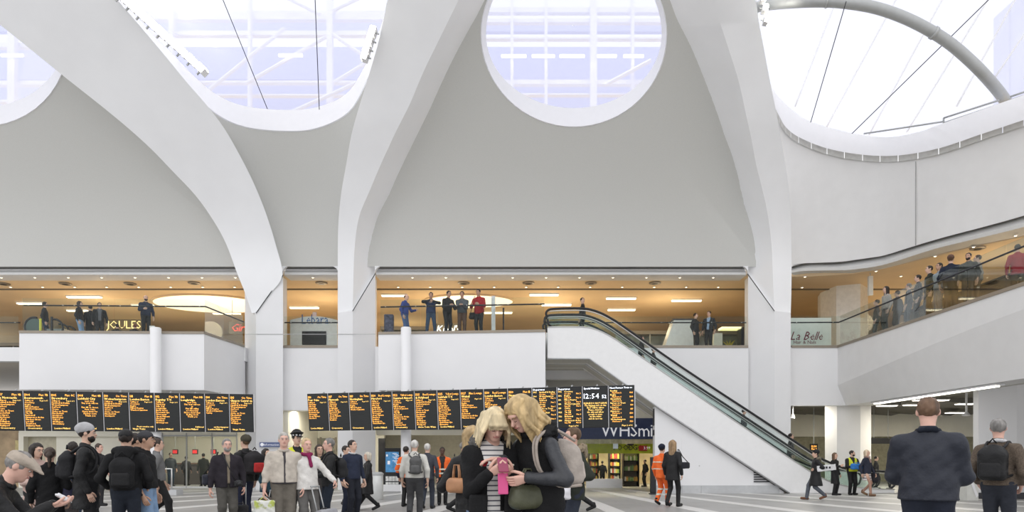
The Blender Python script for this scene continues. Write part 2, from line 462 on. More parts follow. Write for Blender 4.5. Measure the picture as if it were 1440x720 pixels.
for a, b, dz in [((1327,166),(1405,141),0),((1327,173),(1405,147),0),((1421,136),(1450,126),0),((1421,141),(1450,131),0),((1215,188),(1327,171),0),((1327,166),(1327,173),0)]:
    MB().tube([onf(a[0], a[1], gwo(-0.1)), onf(b[0], b[1], gwo(-0.1))], 0.03, 6).build('rail_tube', STEELD, o, True)

# ---- facade walls at the upper level, columns, lintels
mb = MB()
def col_poly(pts): return [(XP(a, y), y) for a, y in pts]
colL = col_poly([(345, 28.75), (360, 28.15), (398, 28.15), (398, 29.3), (345, 29.3)])
def column(name, poly_px, tops, label):
    """poly_px: plan corners (pixel column, depth); tops: pixel row of each corner's top"""
    pl = [(XP(a, y), y) for a, y in poly_px]; n = len(pl)
    zt = [ZP(t, y) for t, (a, y) in zip(tops, poly_px)]
    vs = [(x, y, 0) for x, y in pl] + [(x, y, z) for (x, y), z in zip(pl, zt)]
    fs = [(i, (i+1) % n, (i+1) % n + n, i + n) for i in range(n)] + [tuple(range(n, 2*n))]
    return struct(name, MB().add(vs, fs), WHITE, label)
column('column_left', [(345, 28.9), (360, 28.1), (398, 28.1), (398, 29.6), (345, 29.6)], [413, 440, 386, 380, 380], 'white column under the broad left rib')
column('column_centre', [(475, 28.1), (496, 28.1), (528, 28.75), (528, 29.6), (475, 29.6)], [440, 437, 384, 380, 380], 'white column right of the small gallery opening')
column('column_right', [(1052, 28.75), (1089, 28.1), (1112, 28.1), (1112, 29.6), (1052, 29.6)], [384, 437, 440, 380, 380], 'white column behind the escalator')
# closing pieces so no gap shows behind the lower rib ends
struct('wall_rib_backing', MB().box((XP(345, 29), 28.95, ZU), (XP(397, 29), 29.6, 9.9)), WHITE, 'white wall behind the left column head')
struct('wall_rib_backing', MB().box((XP(477, 29), 28.95, ZU), (XP(526, 29), 29.6, 9.9)), WHITE, 'white wall behind the middle column head')
struct('wall_rib_backing', MB().box((XP(1054, 29), 28.95, ZU), (XP(1110, 29), 29.6, 9.9)), WHITE, 'white wall behind the right column head')
GAPM = mat('dark_gap_shade', (0.16, 0.16, 0.155), 0.8, var=0)  # recess shade put into the colour of the strips above the lips
LIP = mat('pale_grey_lip', (0.72, 0.72, 0.71), 0.6, var=0.02)
def lintel(name, xa, xb, label, rl=True, rr=True):
    """recessed bull-nosed lip over an opening, rounded where it meets the columns"""
    x0, x1 = XP(xa, YF), XP(xb, YF); r = 0.32
    top, lo = Z0 + 0.35, 9.0
    poly = [(x0, top), (x0, lo - 0.0)]
    mb = MB(); prof = [(28.9, top), (28.9, 9.26), (28.80, 9.18), (28.74, 9.1), (28.74, 9.03), (28.8, lo), (29.6, lo)]
    mb.grid([[(x0, y, z) for y, z in prof], [(x1, y, z) for y, z in prof]])
    o = struct(name, mb, LIP, label, smooth=2)
    MB().box((x0, 28.52, Z0 - 0.012), (x1, 28.86, Z0 - 0.002)).build('gap_shade_strip', GAPM, o)  # dark strip painting the shade in the recess above the lip
    # shadow-gap corner fillets
    for sx, xx in ((1, x0), (-1, x1)):
        if (sx == 1 and not rl) or (sx == -1 and not rr): continue
        pts = [(xx, Z0 + 0.02)] + [(xx + sx * r * (1 - math.sin(t)), Z0 + 0.02 - r * (1 - math.cos(t))) for t in [PI/2 * k/6 for k in range(7)]]
        pts = [(xx, Z0 + 0.02), (xx + sx * r, Z0 + 0.02)] + [(xx + sx * r * (1 - math.sin(t)), Z0 + 0.02 - r * (1 - math.cos(t))) for t in [PI/2 * k/6 for k in range(1, 7)]]
        MB().prism_y(pts, 28.48, 28.62).build('corner_fillet', WHITE, o)
    return o
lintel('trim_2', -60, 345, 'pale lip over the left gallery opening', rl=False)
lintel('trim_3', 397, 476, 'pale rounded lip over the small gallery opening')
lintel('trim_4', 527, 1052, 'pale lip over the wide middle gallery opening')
# lip along the right wing
low = [(1112, 384), (1130, 381), (1150, 380.5), (1180, 380), (1200, 379), (1244, 372), (1311, 351), (1355, 340), (1433, 321), (1540, 292)]
tpc = [(1112, 375), (1130, 370), (1150, 369), (1180, 368), (1200, 365.5), (1244, 358), (1311, 338), (1355, 326), (1433, 305), (1540, 272)]
mb = MB(); A, B = curve_px(low), curve_px(tpc)
mb.grid([[onf(b[0], b[1]-6, gwo(0.3)), onf(b[0], b[1]+2, gwo(0.28)), onf((a[0]*2+b[0])/3, (a[1]*2+b[1])/3, gwo(0.12)), onf(a[0], a[1], gwo(0.16)), onf(a[0], a[1], gwo(0.2)) + Vector((1.2, 1.5, 0))] for a, b in zip(A, B)])
t5 = struct('trim_5', mb, LIP, 'pale curved lip over the right gallery', smooth=2)
mb = MB(); mb.grid([[onf(b[0], b[1] + .4, gwo(0.0)), onf(b[0], b[1] + 2.2, gwo(0.1)), onf(b[0], b[1] + 2.4, gwo(0.3))] for b in B]); mb.build('gap_shade_strip', GAPM, t5, True)  # same painted recess shade, following the curved lip

# ---- upper floor, ceiling, back wall of the gallery
LBX0, LBX1, RBX0, RBX1 = XP(27, 25.2) + .05, XP(287, 25.4) - .05, XP(532, 25.5) + .05, XP(767, 25.0) - .05
slab = MB().box((-34, YF + 0.42, ZU - 0.5), (13.9, 44, ZU)).box((LBX0, 25.4, ZU - 0.2), (LBX1, YF + 0.42, ZU)).box((RBX0, 25.7, ZU - 0.2), (RBX1, YF + 0.42, ZU)).box((13.9, 10, ZU - 0.5), (34, 44, ZU))
struct('floor_upper', slab, mat('pale_gallery_floor', (0.62, 0.56, 0.47), 0.4, var=0.05), 'pale stone floor of the upper gallery')
struct('ceiling_upper', MB().prism_z([(-34, 29.0), (12.6, 29.0), (14.3, 28.6), (15.2, 27.8), (15.9, 26.6), (16.8, 25.0), (18.2, 23.3), (21.3, 20.0), (34, 12), (34, 31.1), (-34, 31.1)], 9.02, 9.25), TAN, 'warm tan ceiling along the front of the gallery')
struct('ceiling_upper_rear', MB().box((-34, 31.25, 9.0), (34, 44, 9.3)), TAN, 'warm tan ceiling at the back of the gallery')
struct('trim_6', MB().box((-34, 31.1, 8.98), (34, 31.25, 9.2)), mat('slot_brown', (0.22, 0.18, 0.13), 0.8), 'dark slot running along the gallery ceiling')
backw = struct('wall_upper_back', MB().box((-34, 43, ZU), (34, 43.4, 9.3)), TANW, 'dim tan back wall of the gallery')
# ---- lower walls of the facade
def panel(name, xa, xb, z0, z1, label, y0=YF, th=0.4, m=WHITE):
    return struct(name, MB().box((XP(xa, y0), y0, z0), (XP(xb, y0), y0 + th, z1)), m, label)
ZS = 3.3
panel('wall_centre_left', 397.5, 475.5, ZS, ZU + 0.05, 'white wall under the small gallery opening')
struct('wall_centre_base', MB().box((XP(527.5, YF), YF, ZS), (XP(768, YF), YF + 0.4, 4.6)), WHITE, 'white wall strip behind the middle departure boards')
panel('wall_centre', 527.5, 1052.5, 4.6, ZU + 0.05, 'white wall behind the escalator')
struct('wall_centre_low', MB().box((XP(926, YF), YF, 0), (XP(1052.5, YF), YF + 0.4, 4.6)), WHITE, 'white lower wall right of the newsagent behind the escalator')
panel('wall_right_front', 1111.5, 1194, 3.50, ZU + 0.02, 'white wall panel under the salon sign')
panel('wall_left_end', -80, 345, 5.35, ZU + 0.02, 'white wall strip at the left edge under the gallery')
def seam(px0, py0, px1, py1, Y, w=0.012): 
    a, b = P(px0, py0, Y - 0.006), P(px1, py1, Y - 0.006)
    d = (b - a).normalized(); nn = Vector((-d.z, 0, d.x)) * w
    return MB().add([a - nn, b - nn, b + nn, a + nn], [(0, 1, 2, 3)])
JOINT = mat('panel_joint_grey', (0.42, 0.42, 0.42), 0.8, var=0)  # even grey of the joint line across the columns
wj = seam(345, 470, 528, 470, 28.09, 0.012)
struct('trim_7', wj, JOINT, 'fine joint line across the white columns')
for a, b, Y in [((360, 440.5), (398, 387), 28.07), ((496, 437.5), (528, 384.5), 28.07), ((1051, 385), (1089, 437.5), 28.07)]:
    k = len([o for o in bpy.data.objects if o.name.startswith('trim_')]) + 1
    pa, pb = P(a[0], a[1], 28.07 if a[0] not in (398, 528, 1051) else 28.3), P(b[0], b[1], 28.07)
    struct('trim_%d' % k, MB().tube([P(a[0], a[1], 28.06), P(b[0], b[1], 28.06)], 0.018, 5), DARKM, 'dark slanting joint line at the foot of a rib')
# ---- right wing lower fascia with a fold
XW = 13.6
ys = [28.5, 26, 24, 22, 20.2, 18, 15, 12]
fold = [4.35, 4.6, 4.8, 5.0, 5.15, 5.3, 5.5, 5.6]
mb = MB()
mb.grid([[(XW + 0.5, y, ZU), (XW, y, ZU), (XW, y, f), (XW + 0.34, y, 3.5), (XW + 1.2, y, 3.5)] for y, f in zip(ys, fold)])
struct('wall_right_fascia', mb, WINGW, 'white folded fascia under the right gallery')
mb = MB().prism_z(col_poly([(1160, 29.3), (1177, 28.7), (1210, 28.7), (1225, 29.4), (1225, 30.3), (1160, 30.3)]), 0, 3.7)
struct('column_concourse', mb, WINGW, 'white faceted pillar beyond the foot of the escalator')
mb = MB().prism_z([(15.1, 22.1), (16.35, 22.1), (16.7, 22.25), (16.7, 22.5), (15.2, 22.5)], 0, 5.5)
mb.add([P(1377, 545, 21.2), P(1430, 528, 21.2), P(1392, 457, 19.8), P(1384, 457, 19.8)], [(0, 1, 2, 3)])
cr = struct('column_near_right', mb, WHITE, 'white pillar behind the man with the black backpack')
MB().box((15.08, 22.07, 0), (16.75, 22.55, 0.2)).build('skirting', DARKM, cr)
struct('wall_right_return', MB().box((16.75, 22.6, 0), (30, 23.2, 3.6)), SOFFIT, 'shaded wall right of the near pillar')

# ---- balcony boxes projecting from the facade
def bal_box(name, plan, z0, z1, label):
    return struct(name, MB().prism_z(plan, z0, z1), WHITE, label)
LB = [(XP(27, 25.2), 25.2), (XP(287, 25.4), 25.4), (XP(343.5, 28.5), 28.5), (XP(343.5, 28.5), 28.6), (XP(27, 25.2) , 28.6)]
lb = bal_box('wall_balcony_left', LB, 3.84, ZU + 0.02, 'white projecting balcony front on the left')
RB = [(XP(532, 25.5), 25.5), (XP(767, 25.0), 25.0), (XP(767, 25.0), 28.6), (XP(532, 25.5) , 28.6)]
rb = bal_box('wall_balcony_centre', RB, 3.84, ZU + 0.02, 'white projecting balcony front above the departure boards')
def kerb(pts, parent, z=ZU + 0.02):
    for a, b in zip(pts[:-1], pts[1:]):
        a, b = Vector((*a, 0)), Vector((*b, 0)); d = (b - a).normalized(); nn = Vector((d.y, -d.x, 0)) * 0.03
        MB().prism_z([tuple((a + nn)[:2]), tuple((b + nn)[:2]), tuple((b - nn * 4)[:2]), tuple((a - nn * 4)[:2])], z, z + 0.09).build('edge_kerb', BRONZE, parent)
kerb(LB[:3], lb); kerb(RB[:2], rb)
for px, Y, lab, par in [(219, 25.0, 'slim round white column in front of the left balcony', None), (571, 24.95, 'slim round white column in front of the middle balcony', None)]:
    struct('column_slim', MB().lathe([(0.19, 0), (0.19, 6.05), (0.16, 6.09)], (XP(px, Y), Y, 0), 20), WHITE, lab, smooth=2)

# ---- ground floor behind the facade
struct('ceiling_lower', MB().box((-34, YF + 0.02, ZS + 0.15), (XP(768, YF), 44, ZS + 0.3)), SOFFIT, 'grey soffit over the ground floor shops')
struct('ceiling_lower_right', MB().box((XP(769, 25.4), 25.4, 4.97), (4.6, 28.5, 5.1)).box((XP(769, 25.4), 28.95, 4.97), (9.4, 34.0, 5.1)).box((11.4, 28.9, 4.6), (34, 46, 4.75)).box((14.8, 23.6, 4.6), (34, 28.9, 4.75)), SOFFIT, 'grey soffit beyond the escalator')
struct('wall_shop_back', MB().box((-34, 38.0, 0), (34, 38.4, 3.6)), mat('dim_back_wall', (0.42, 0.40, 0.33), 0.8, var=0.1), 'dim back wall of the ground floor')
# ================================================================== LETTERING (flat print, built-in font)
_gl = {}
def _prep(chars):
    obs = []
    for c in chars:
        cu = bpy.data.curves.new('g', 'FONT'); cu.body = c; cu.resolution_u = 1; cu.size = 1.0
        o = bpy.data.objects.new('g', cu); COL.objects.link(o); obs.append((c, o, cu))
    dg = bpy.context.evaluated_depsgraph_get()
    for c, o, cu in obs:
        me = bpy.data.meshes.new_from_object(o.evaluated_get(dg))
        v = np.array([tuple(p.co) for p in me.vertices]).reshape(-1, 3); f = [tuple(p.vertices) for p in me.polygons]
        if len(v):
            x0 = v[:, 0].min(); v[:, 0] -= x0; w = v[:, 0].max()
        else: w = 0.28
        _gl[c] = (v, f, w + 0.07)
        bpy.data.meshes.remove(me); bpy.data.objects.remove(o); bpy.data.curves.remove(cu)
_prep("ABCDEFGHIJKLMNOPQRSTUVWXYZabcdefghijklmnopqrstuvwxyz0123456789:.&' ")
_gl[' '] = (np.zeros((0, 3)), [], 0.3)
def text_w(s, size): return sum(_gl[c][2] for c in s if c in _gl) * size
def text_into(mb, s, size, fn, x=0.0, z=0.0, align='l', skew=0.0, sx=1.0, gap=0.0):
    """fn maps (x, z) of the flat print to a point of the scene"""
    w = text_w(s, size) * sx
    cx = x - (w if align == 'r' else w / 2 if align == 'c' else 0)
    for c in s:
        if c not in _gl: continue
        v, f, a = _gl[c]
        if len(v): mb.add([fn(cx + p[0]*size*sx + skew*p[1]*size, z + p[1]*size) for p in v], f)
        cx += (a + gap) * size * sx
    return w

# ================================================================== STEELWORK OUTSIDE THE SKYLIGHTS
RSTEEL = mat('white_roof_steel', (0.92, 0.92, 0.97), 0.6, var=0)
RBLUE = mat('pale_lavender_cladding', (0.66, 0.69, 0.90), 0.7, var=0.03)
def beam_px(t, a, b, Y, r, name='beam'):
    MB().tube([P(a[0], a[1], Y), P(b[0], b[1], Y)], r, 6).build(name, RSTEEL, t, False)
def bar_px(mb, x0, y0, x1, y1, Y, d=0.3):
    a, b = P(x0, y1, Y), P(x1, y0, Y); mb.box((a.x, Y, a.z), (b.x, Y + d, b.z))
t = thing('roof_truss', P(385, 160, 36), 'white steel roof truss seen through the wide left skylight', 'truss')
for q in [(120, 15, 620, 27), (120, 43, 620, 49), (120, 113, 620, 116), (120, 132, 620, 134)]:
    mb = MB(); bar_px(mb, *q, 36); mb.build('rail', RSTEEL, t)
for x, w in ((350, 4), (463, 8), (240, 6), (575, 6)):
    mb = MB(); bar_px(mb, x - w/2, -60, x + w/2, 190, 35.6); mb.build('post', RSTEEL, t)
for a, b in [((345,118),(458,52)),((468,48),(530,92)),((470,116),(522,84)),((405,160),(520,108)),((290,130),(400,40)),((390,-10),(450,20)),((540,-20),(468,15))]:
    beam_px(t, a, b, 35.3, 0.09, 'brace')
t = thing('roof_truss', P(807, 160, 36), 'white steel roof frame seen through the middle round skylight', 'truss')
for q in [(650, 10, 960, 17), (650, 26, 960, 31), (650, 52, 960, 54), (650, 112, 960, 118), (650, 131, 960, 133)]:
    mb = MB(); bar_px(mb, *q, 36); mb.build('rail', RSTEEL, t)
for x, w in ((835, 9), (768, 4), (720, 4), (890, 4)):
    mb = MB(); bar_px(mb, x - w/2, -60, x + w/2, 190, 35.6); mb.build('post', RSTEEL, t)
beam_px(t, (850, 120), (915, 85), 35.3, 0.1, 'brace')
t = thing('roof_truss', P(-10, 170, 36), 'white steel roof frame seen through the skylight at the left edge', 'truss')
for q in [(-150, 60, 120, 66), (-150, 113, 120, 119), (-150, 140, 120, 143)]:
    mb = MB(); bar_px(mb, *q, 36); mb.build('rail', RSTEEL, t)
mb = MB(); bar_px(mb, 10, -60, 20, 190, 35.6); mb.build('post', RSTEEL, t)
mb = MB(); bar_px(mb, -200, 66, 1000, 112, 40); bar_px(mb, -200, 28, 1000, 44, 40)
bar_px(mb, -200, 118, 1000, 170, 40)
tag(mb.build('roof_building', RBLUE), 'pale lavender rooftop building beyond the left skylights', 'building')
mb = MB().box((52.9, 60, 0), (66, 75, 49.5))
for q in range(6): mb.box((52.8, 60.5 + q*2.4, 30), (52.9, 61.0 + q*2.4, 49))
tag(mb.build('tower_block', mat('pale_lavender_tower', (0.74, 0.75, 0.84), 0.8, var=0.04, scale=0.2)), 'pale tower block beyond the right skylight', 'building')
lampn = 0
for x0, x1, y, lab in [(392, 425, 78, 'glowing strip lamp in the wide left skylight'), (705, 740, 79, 'leftmost glowing strip lamp in the middle skylight'), (748, 780, 79, 'second glowing strip lamp from the left in the middle skylight'),
                  (787, 822, 79, 'third glowing strip lamp from the left in the middle skylight'), (840, 867, 79, 'fourth glowing strip lamp from the left in the middle skylight'), (877, 905, 79, 'rightmost glowing strip lamp in the middle skylight'), (2, 32, 78, 'glowing strip lamp in the skylight at the left edge')]:
    a, b = P(x0, y, 35), P(x1, y, 35)
    t = thing('roof_strip_lamp', a, lab, 'lamp', 'strip lamps outside the skylights')
    MB().tube([a, b], 0.07, 8).build('tube', emitmat('roof_tube', (1, .98, .92), 2.2), t, True)
    MB().box((a.x, 35.05, a.z + 0.06), (b.x, 35.25, a.z + 0.14)).build('housing', RSTEEL, t)

# floodlights on the ribs
def flood(px, py, fn, ang, label, s=1.0, off=-0.25):
    p = onf(px, py, fn) + Vector((0, off, 0))
    t = thing('floodlight', p, label, 'floodlight', 'floodlights along the ribs')
    R = Matrix.Rotation(ang, 3, 'Y')
    def bx(a, b):
        m = MB().box(a, b); m.v = [tuple(p + R @ (Vector(q) * s)) for q in m.v]; return m
    bx((-0.09, -0.14, -0.14), (0.09, 0.14, 0.14)).build('housing', WHITE, t)
    bx((0.09, -0.12, -0.12), (0.12, 0.12, 0.12)).build('lens', FLOOD, t)
    bx((-0.08, -0.16, -0.13), (0.08, -0.14, 0.13)).build('front_lens', FLOOD, t)
    bx((-0.2, -0.02, -0.02), (-0.09, 0.02, 0.02)).build('bracket', STEELD, t)
for k in range(9):
    u = k / 8
    flood(176 + 112*u, 2 + 102*u, fr, -0.8, ['topmost', 'second', 'third', 'fourth', 'fifth', 'sixth', 'seventh', 'eighth', 'lowest'][k] + ' floodlight in the row on the broad left rib', 1.15)
for k, (x, y) in enumerate([(527, 52), (523, 64), (519, 76), (516, 86)]):
    flood(x, y, fr, PI + 0.3, ['topmost', 'second', 'third', 'lowest'][k] + ' lamp in the cluster on the second rib', 1.0)
for k, (x, y) in enumerate([(1068, 6), (1071, 20), (1073, 36)]):
    flood(x, y, fr, 0.2, ['topmost', 'middle', 'lowest'][k] + ' lamp in the cluster beside the large right skylight', 0.8)

# ================================================================== GALLERY CEILING LIGHTS
def yc(py, Z=9.0): return (Z - CH) * FPX / (HY - py)
tubes = [(95,142,418,'strip light over the two dark coats on the left balcony'),(25,60,427,'strip light near the left edge behind the balcony glass'),(186,217,430,'strip light behind the man on the left balcony'),(95,123,437,'low rear strip light above the left balcony escalator'),
         (408,448,433,'strip light over the phone kiosk'),(537,572,416,'strip light over the man in the blue jacket'),(745,785,415,'strip light above the top of the escalator, front one'),(762,803,429,'strip light just behind the head of the escalator'),
         (853,894,420,'front strip light right of the man at the escalator top'),(855,893,436,'rear strip light right of the man at the escalator top'),(945,986,423,'strip light nearest the right column'),(680,720,440,'rear strip light right of the red jacket'),(300,338,441,'strip light low under the left oval panel')]
for x0, x1, py, lab in tubes:
    Y = yc(py, 8.93)
    t = thing('strip_light', P((x0+x1)/2, py, Y), lab, 'light', 'strip lights of the gallery ceiling')
    MB().box((XP(x0, Y), Y - 0.09, 8.9), (XP(x1, Y), Y + 0.09, 8.945)).build('diffuser', WARMTUBE, t)
    MB().box((XP(x0, Y) - 0.03, Y - 0.11, 8.945), (XP(x1, Y) + 0.03, Y + 0.11, 9.0)).build('housing', WHITE, t)
for cx, w, py0, py1, lab in [(296, 76, 413, 438, 'large glowing oval ceiling panel over the left balcony'), (660, 61, 413, 431, 'large glowing oval ceiling panel behind the people at the middle railing')]:
    Ya, Yb = yc(py0), yc(py1); Yc = (Ya + Yb) / 2; rx = w / FPX * Yc; ry = abs(Yb - Ya) / 2
    c = Vector((XP(cx, Yc), Yc, 8.98))
    t = thing('oval_ceiling_light', c, lab, 'light')
    ring_ = [(c.x + rx*math.cos(2*PI*k/40), c.y + ry*math.sin(2*PI*k/40)) for k in range(40)]
    MB().prism_z(ring_, 8.93, 8.975).build('diffuser', OVALM, t)
    rows = [[(c.x + (rx+e)*math.cos(2*PI*k/40), c.y + (ry+e)*math.sin(2*PI*k/40), z) for e, z in ((0, 8.92), (0.08, 8.92), (0.08, 8.995))] for k in range(41)]
    m = MB(); m.grid(rows); m.build('rim', TAN, t)
spots = [(x, 390) for x in list(range(2, 345, 47)) + [440] + list(range(580, 1050, 47))] + [(x, 403.5) for x in list(range(15, 345, 45)) + list(range(560, 1040, 45))]
spots += [(1128, 404), (1132, 389), (1232, 381), (1267, 388), (1315, 360), (1369, 347), (1428, 331)]
proto = None; dl_count = {}
def ordw(k): 
    return ['first','second','third','fourth','fifth','sixth','seventh','eighth','ninth','tenth','eleventh','twelfth','thirteenth','fourteenth'][k]
for k, (x, y) in enumerate(spots):
    Y = yc(y, 9.0); c = Vector((XP(x, Y), Y, 9.005))
    bay = 'left balcony' if x < 345 else 'phone kiosk' if x < 480 else 'middle balcony' if x < 770 else 'escalator' if x < 1060 else 'right gallery'
    row = 'front' if y < 395 or x > 1060 else 'rear'
    dl_count[(bay, row)] = dl_count.get((bay, row), 0) + 1
    lab = '%s small downlight from the left in the %s ceiling row above the %s' % (ordw(dl_count[(bay, row)] - 1), row, bay)
    if proto is None:
        proto = thing('downlight', c, lab, 'downlight', 'downlights of the gallery ceiling')
        MB().lathe([(0.075, 0), (0.075, -0.02), (0.05, -0.025)], c, 12).build('trim_ring', WHITE, proto)
        MB().lathe([(0.042, -0.026), (0.038, -0.031)], c, 10).build('lens', WARMSPOT, proto)
    else: dup(proto, c, lab)
proto = None
for k, (x, y) in enumerate([(5, 399), (92, 399), (183, 399), (273, 398), (452, 398), (652, 398), (743, 398), (831, 398), (921, 398), (1375, 349)]):
    Y = yc(y, 9.0); c = Vector((XP(x, Y), Y, 9.01)); lab = '%s round grey air diffuser from the left in the gallery ceiling' % ordw(k)
    if proto is None:
        proto = thing('air_diffuser', c, lab, 'vent', 'air diffusers of the gallery ceiling')
        MB().lathe([(0.26, 0), (0.26, -0.03), (0.2, -0.05)], c, 16).build('rim', BRONZE, proto)
        MB().lathe([(0.15, -0.04), (0.12, -0.06)], c, 14).build('core', DARKM, proto)
    else: dup(proto, c, lab)
def gallery_lamp(x, y, e, sz=3.0):
    d = bpy.data.lights.new('gallery_lamp', 'POINT'); d.energy = e; d.color = (1.0, 0.80, 0.52); d.shadow_soft_size = 0.5
    o = bpy.data.objects.new('gallery_lamp', d); o.location = (x, y, 7.4); COL.objects.link(o)
for x in (-20, -14.5, -9, -3.5, 2, 7.5): gallery_lamp(x, 33.0, 75)
for x, y in ((15.8, 31), (18.5, 26), (21, 22), (19, 33)): gallery_lamp(x, y, 55)
for x in (-17, -6, 5): gallery_lamp(x, 39, 50)

# ================================================================== BALUSTRADES
def balustrade(pts, label, h=1.22, rail=0.98, npan=None, parentname='glass_balustrade', z0=ZU + 0.1):
    pts = [Vector((a, b, 0)) for a, b in pts]
    t = thing(parentname, (pts[0].x, pts[0].y, z0), label, 'balustrade')
    for s, (a, b) in enumerate(zip(pts[:-1], pts[1:])):
        L = (b - a).length; d = (b - a) / L; n = Vector((d.y, -d.x, 0)); k = max(1, round(L / 1.55))
        for i in range(k):
            p = a + d * (L * i / k + 0.012); q = a + d * (L * (i+1) / k - 0.012)
            vs = []
            for r_, zz in ((p, z0), (q, z0), (q, z0 + h), (p, z0 + h)):
                vs.append(r_ + n*0.008 + Vector((0, 0, zz))); vs.append(r_ - n*0.008 + Vector((0, 0, zz)))
            MB().add(vs, [(0,2,4,6),(1,7,5,3),(0,1,3,2),(2,3,5,4),(4,5,7,6),(6,7,1,0)]).build('glass_pane', GLASS, t)
            for e in (0.12, 0.88):
                c = p + (q - p) * e
                MB().tube([c + Vector((0, 0, z0 + rail)) - n*0.012, c + Vector((0, 0, z0 + rail)) - n*0.09], 0.016, 6).build('rail_bracket', STEEL, t)
    off = [p.copy() for p in pts]
    dn = Vector(((pts[1]-pts[0]).normalized().y, -(pts[1]-pts[0]).normalized().x, 0))
    MB().tube([p - dn*0.09 + Vector((0, 0, z0 + rail)) for p in pts], 0.028, 8).build('handrail', DARKM, t, True)
    return t
balustrade([(LB[0][0]+.05, 25.28), (LB[1][0]-.02, 25.5), (LB[2][0]-.02, 28.4)], 'glass balustrade with dark handrail on the left balcony')
balustrade([(RB[0][0]+.05, 25.58), (RB[1][0]-.03, 25.08)], 'glass balustrade with dark handrail in front of five people')
balustrade([(XP(398.5, YF), 28.56), (XP(474, YF), 28.56)], 'short glass balustrade in front of the phone kiosk')
balustrade([(XP(768, YF), 28.56), (XP(1051, YF), 28.56)], 'glass balustrade behind the escalator')
balustrade([(XP(1113, YF), 28.56), (XW + 0.08, 28.5), (XW + 0.08, 12.5)], 'long glass balustrade of the right gallery')
balustrade([(-22, 28.56), (XP(26, 28.56), 28.56)], 'glass balustrade at the far left edge')
mb = MB().box((XP(398, YF), YF - .03, ZU), (XP(475, YF), YF + .12, ZU + .1)); struct('trim_20', mb, BRONZE, 'bronze floor edge of the small opening')
mb = MB().box((XP(768, YF), YF - .03, ZU), (XP(1052, YF), YF + .12, ZU + .1)); struct('trim_21', mb, BRONZE, 'dark floor edge behind the escalator')
mb = MB().box((XP(1113, YF), YF - .03, ZU), (XW, YF + .12, ZU + .1)); struct('trim_22', mb, BRONZE, 'floor edge under the salon sign')
mb = MB().box((XW - 0.03, 12, ZU), (XW + .14, 28.5, ZU + .1)); struct('trim_23', mb, BRONZE, 'bronze floor edge of the right gallery')

# ================================================================== ESCALATOR
YN, YR = 25.2, 26.45
def E(px, py, Y=YN): 
    p = P(px, py, YN); return Vector((p.x, Y, p.z))
rail_px = [(770, 446), (768, 440), (772, 435), (784, 433.5), (810, 433), (827, 434), (845, 439.5), (862, 448.5), (880, 460.5), (960, 516.5), (1060, 582), (1145, 638), (1165, 649), (1185, 657), (1210, 661.5), (1240, 662.5), (1254, 665), (1261, 673), (1258, 684), (1248, 689)]
deck_px = [(770, 460), (800, 459.5), (827, 460.5), (845, 466), (862, 475), (880, 487), (960, 542), (1060, 610), (1130, 657), (1150, 669), (1170, 678), (1195, 684), (1225, 687), (1258, 688)]
under_px = [(1258, 694), (1110, 694), (928, 575), (829, 505), (770, 505)]
esc = thing('escalator', E(1000, 694), 'long escalator with white sides and glass balustrades rising to the gallery', 'escalator')
ESCW = mat('white_escalator_cladding', (0.80, 0.80, 0.80), 0.4, var=0.02)
def clad(y0, y1, nm):
    pl = [E(*q) for q in deck_px] + [E(*q) for q in under_px]
    MB().prism_y([(p.x, max(p.z, 0.0)) for p in pl], y0, y1).build(nm, ESCW, esc)
clad(YN, YN + 0.14, 'side_cladding'); clad(YR - 0.14, YR, 'side_cladding')
pl = [E(*q) for q in under_px[1:]]
mb = MB(); mb.grid([[(p.x, YN + 0.1, max(0.01, p.z + 0.03)), (p.x, YR - 0.1, max(0.01, p.z + 0.03))] for p in pl]); mb.build('underside', SOFFIT, esc)
# steps: treads and risers, one by one along the run
step_line = [(772, 466), (828, 467), (846, 473), (862, 481), (880, 493), (960, 548), (1060, 616), (1130, 664), (1160, 680), (1190, 689), (1245, 692)]
STEPM = mat('ribbed_step_metal', (0.34, 0.34, 0.34), 0.4, 0.6, var=0.1)
cs = catmull([tuple(E(*q)) for q in step_line], 12); acc = [0.0]
for a, b in zip(cs[:-1], cs[1:]): acc.append(acc[-1] + abs(b.x - a.x))
xs = np.arange(0.3, acc[-1] - 0.4, 0.40)
step_mesh = None
for i, x in enumerate(xs):
    zc = float(np.interp(x, acc, [p.z for p in cs])); xc = float(np.interp(x, acc, [p.x for p in cs]))
    if step_mesh is None:
        o = MB().box((xc - 0.2, YN + 0.16, zc - 0.2), (xc + 0.2, YR - 0.16, zc)).build('step', STEPM, esc)
        step_mesh = o; base = Vector((xc, 0, zc))
    else:
        c = step_mesh.copy(); COL.objects.link(c); c.parent = esc; c.location = Vector((xc, 0, zc)) - base
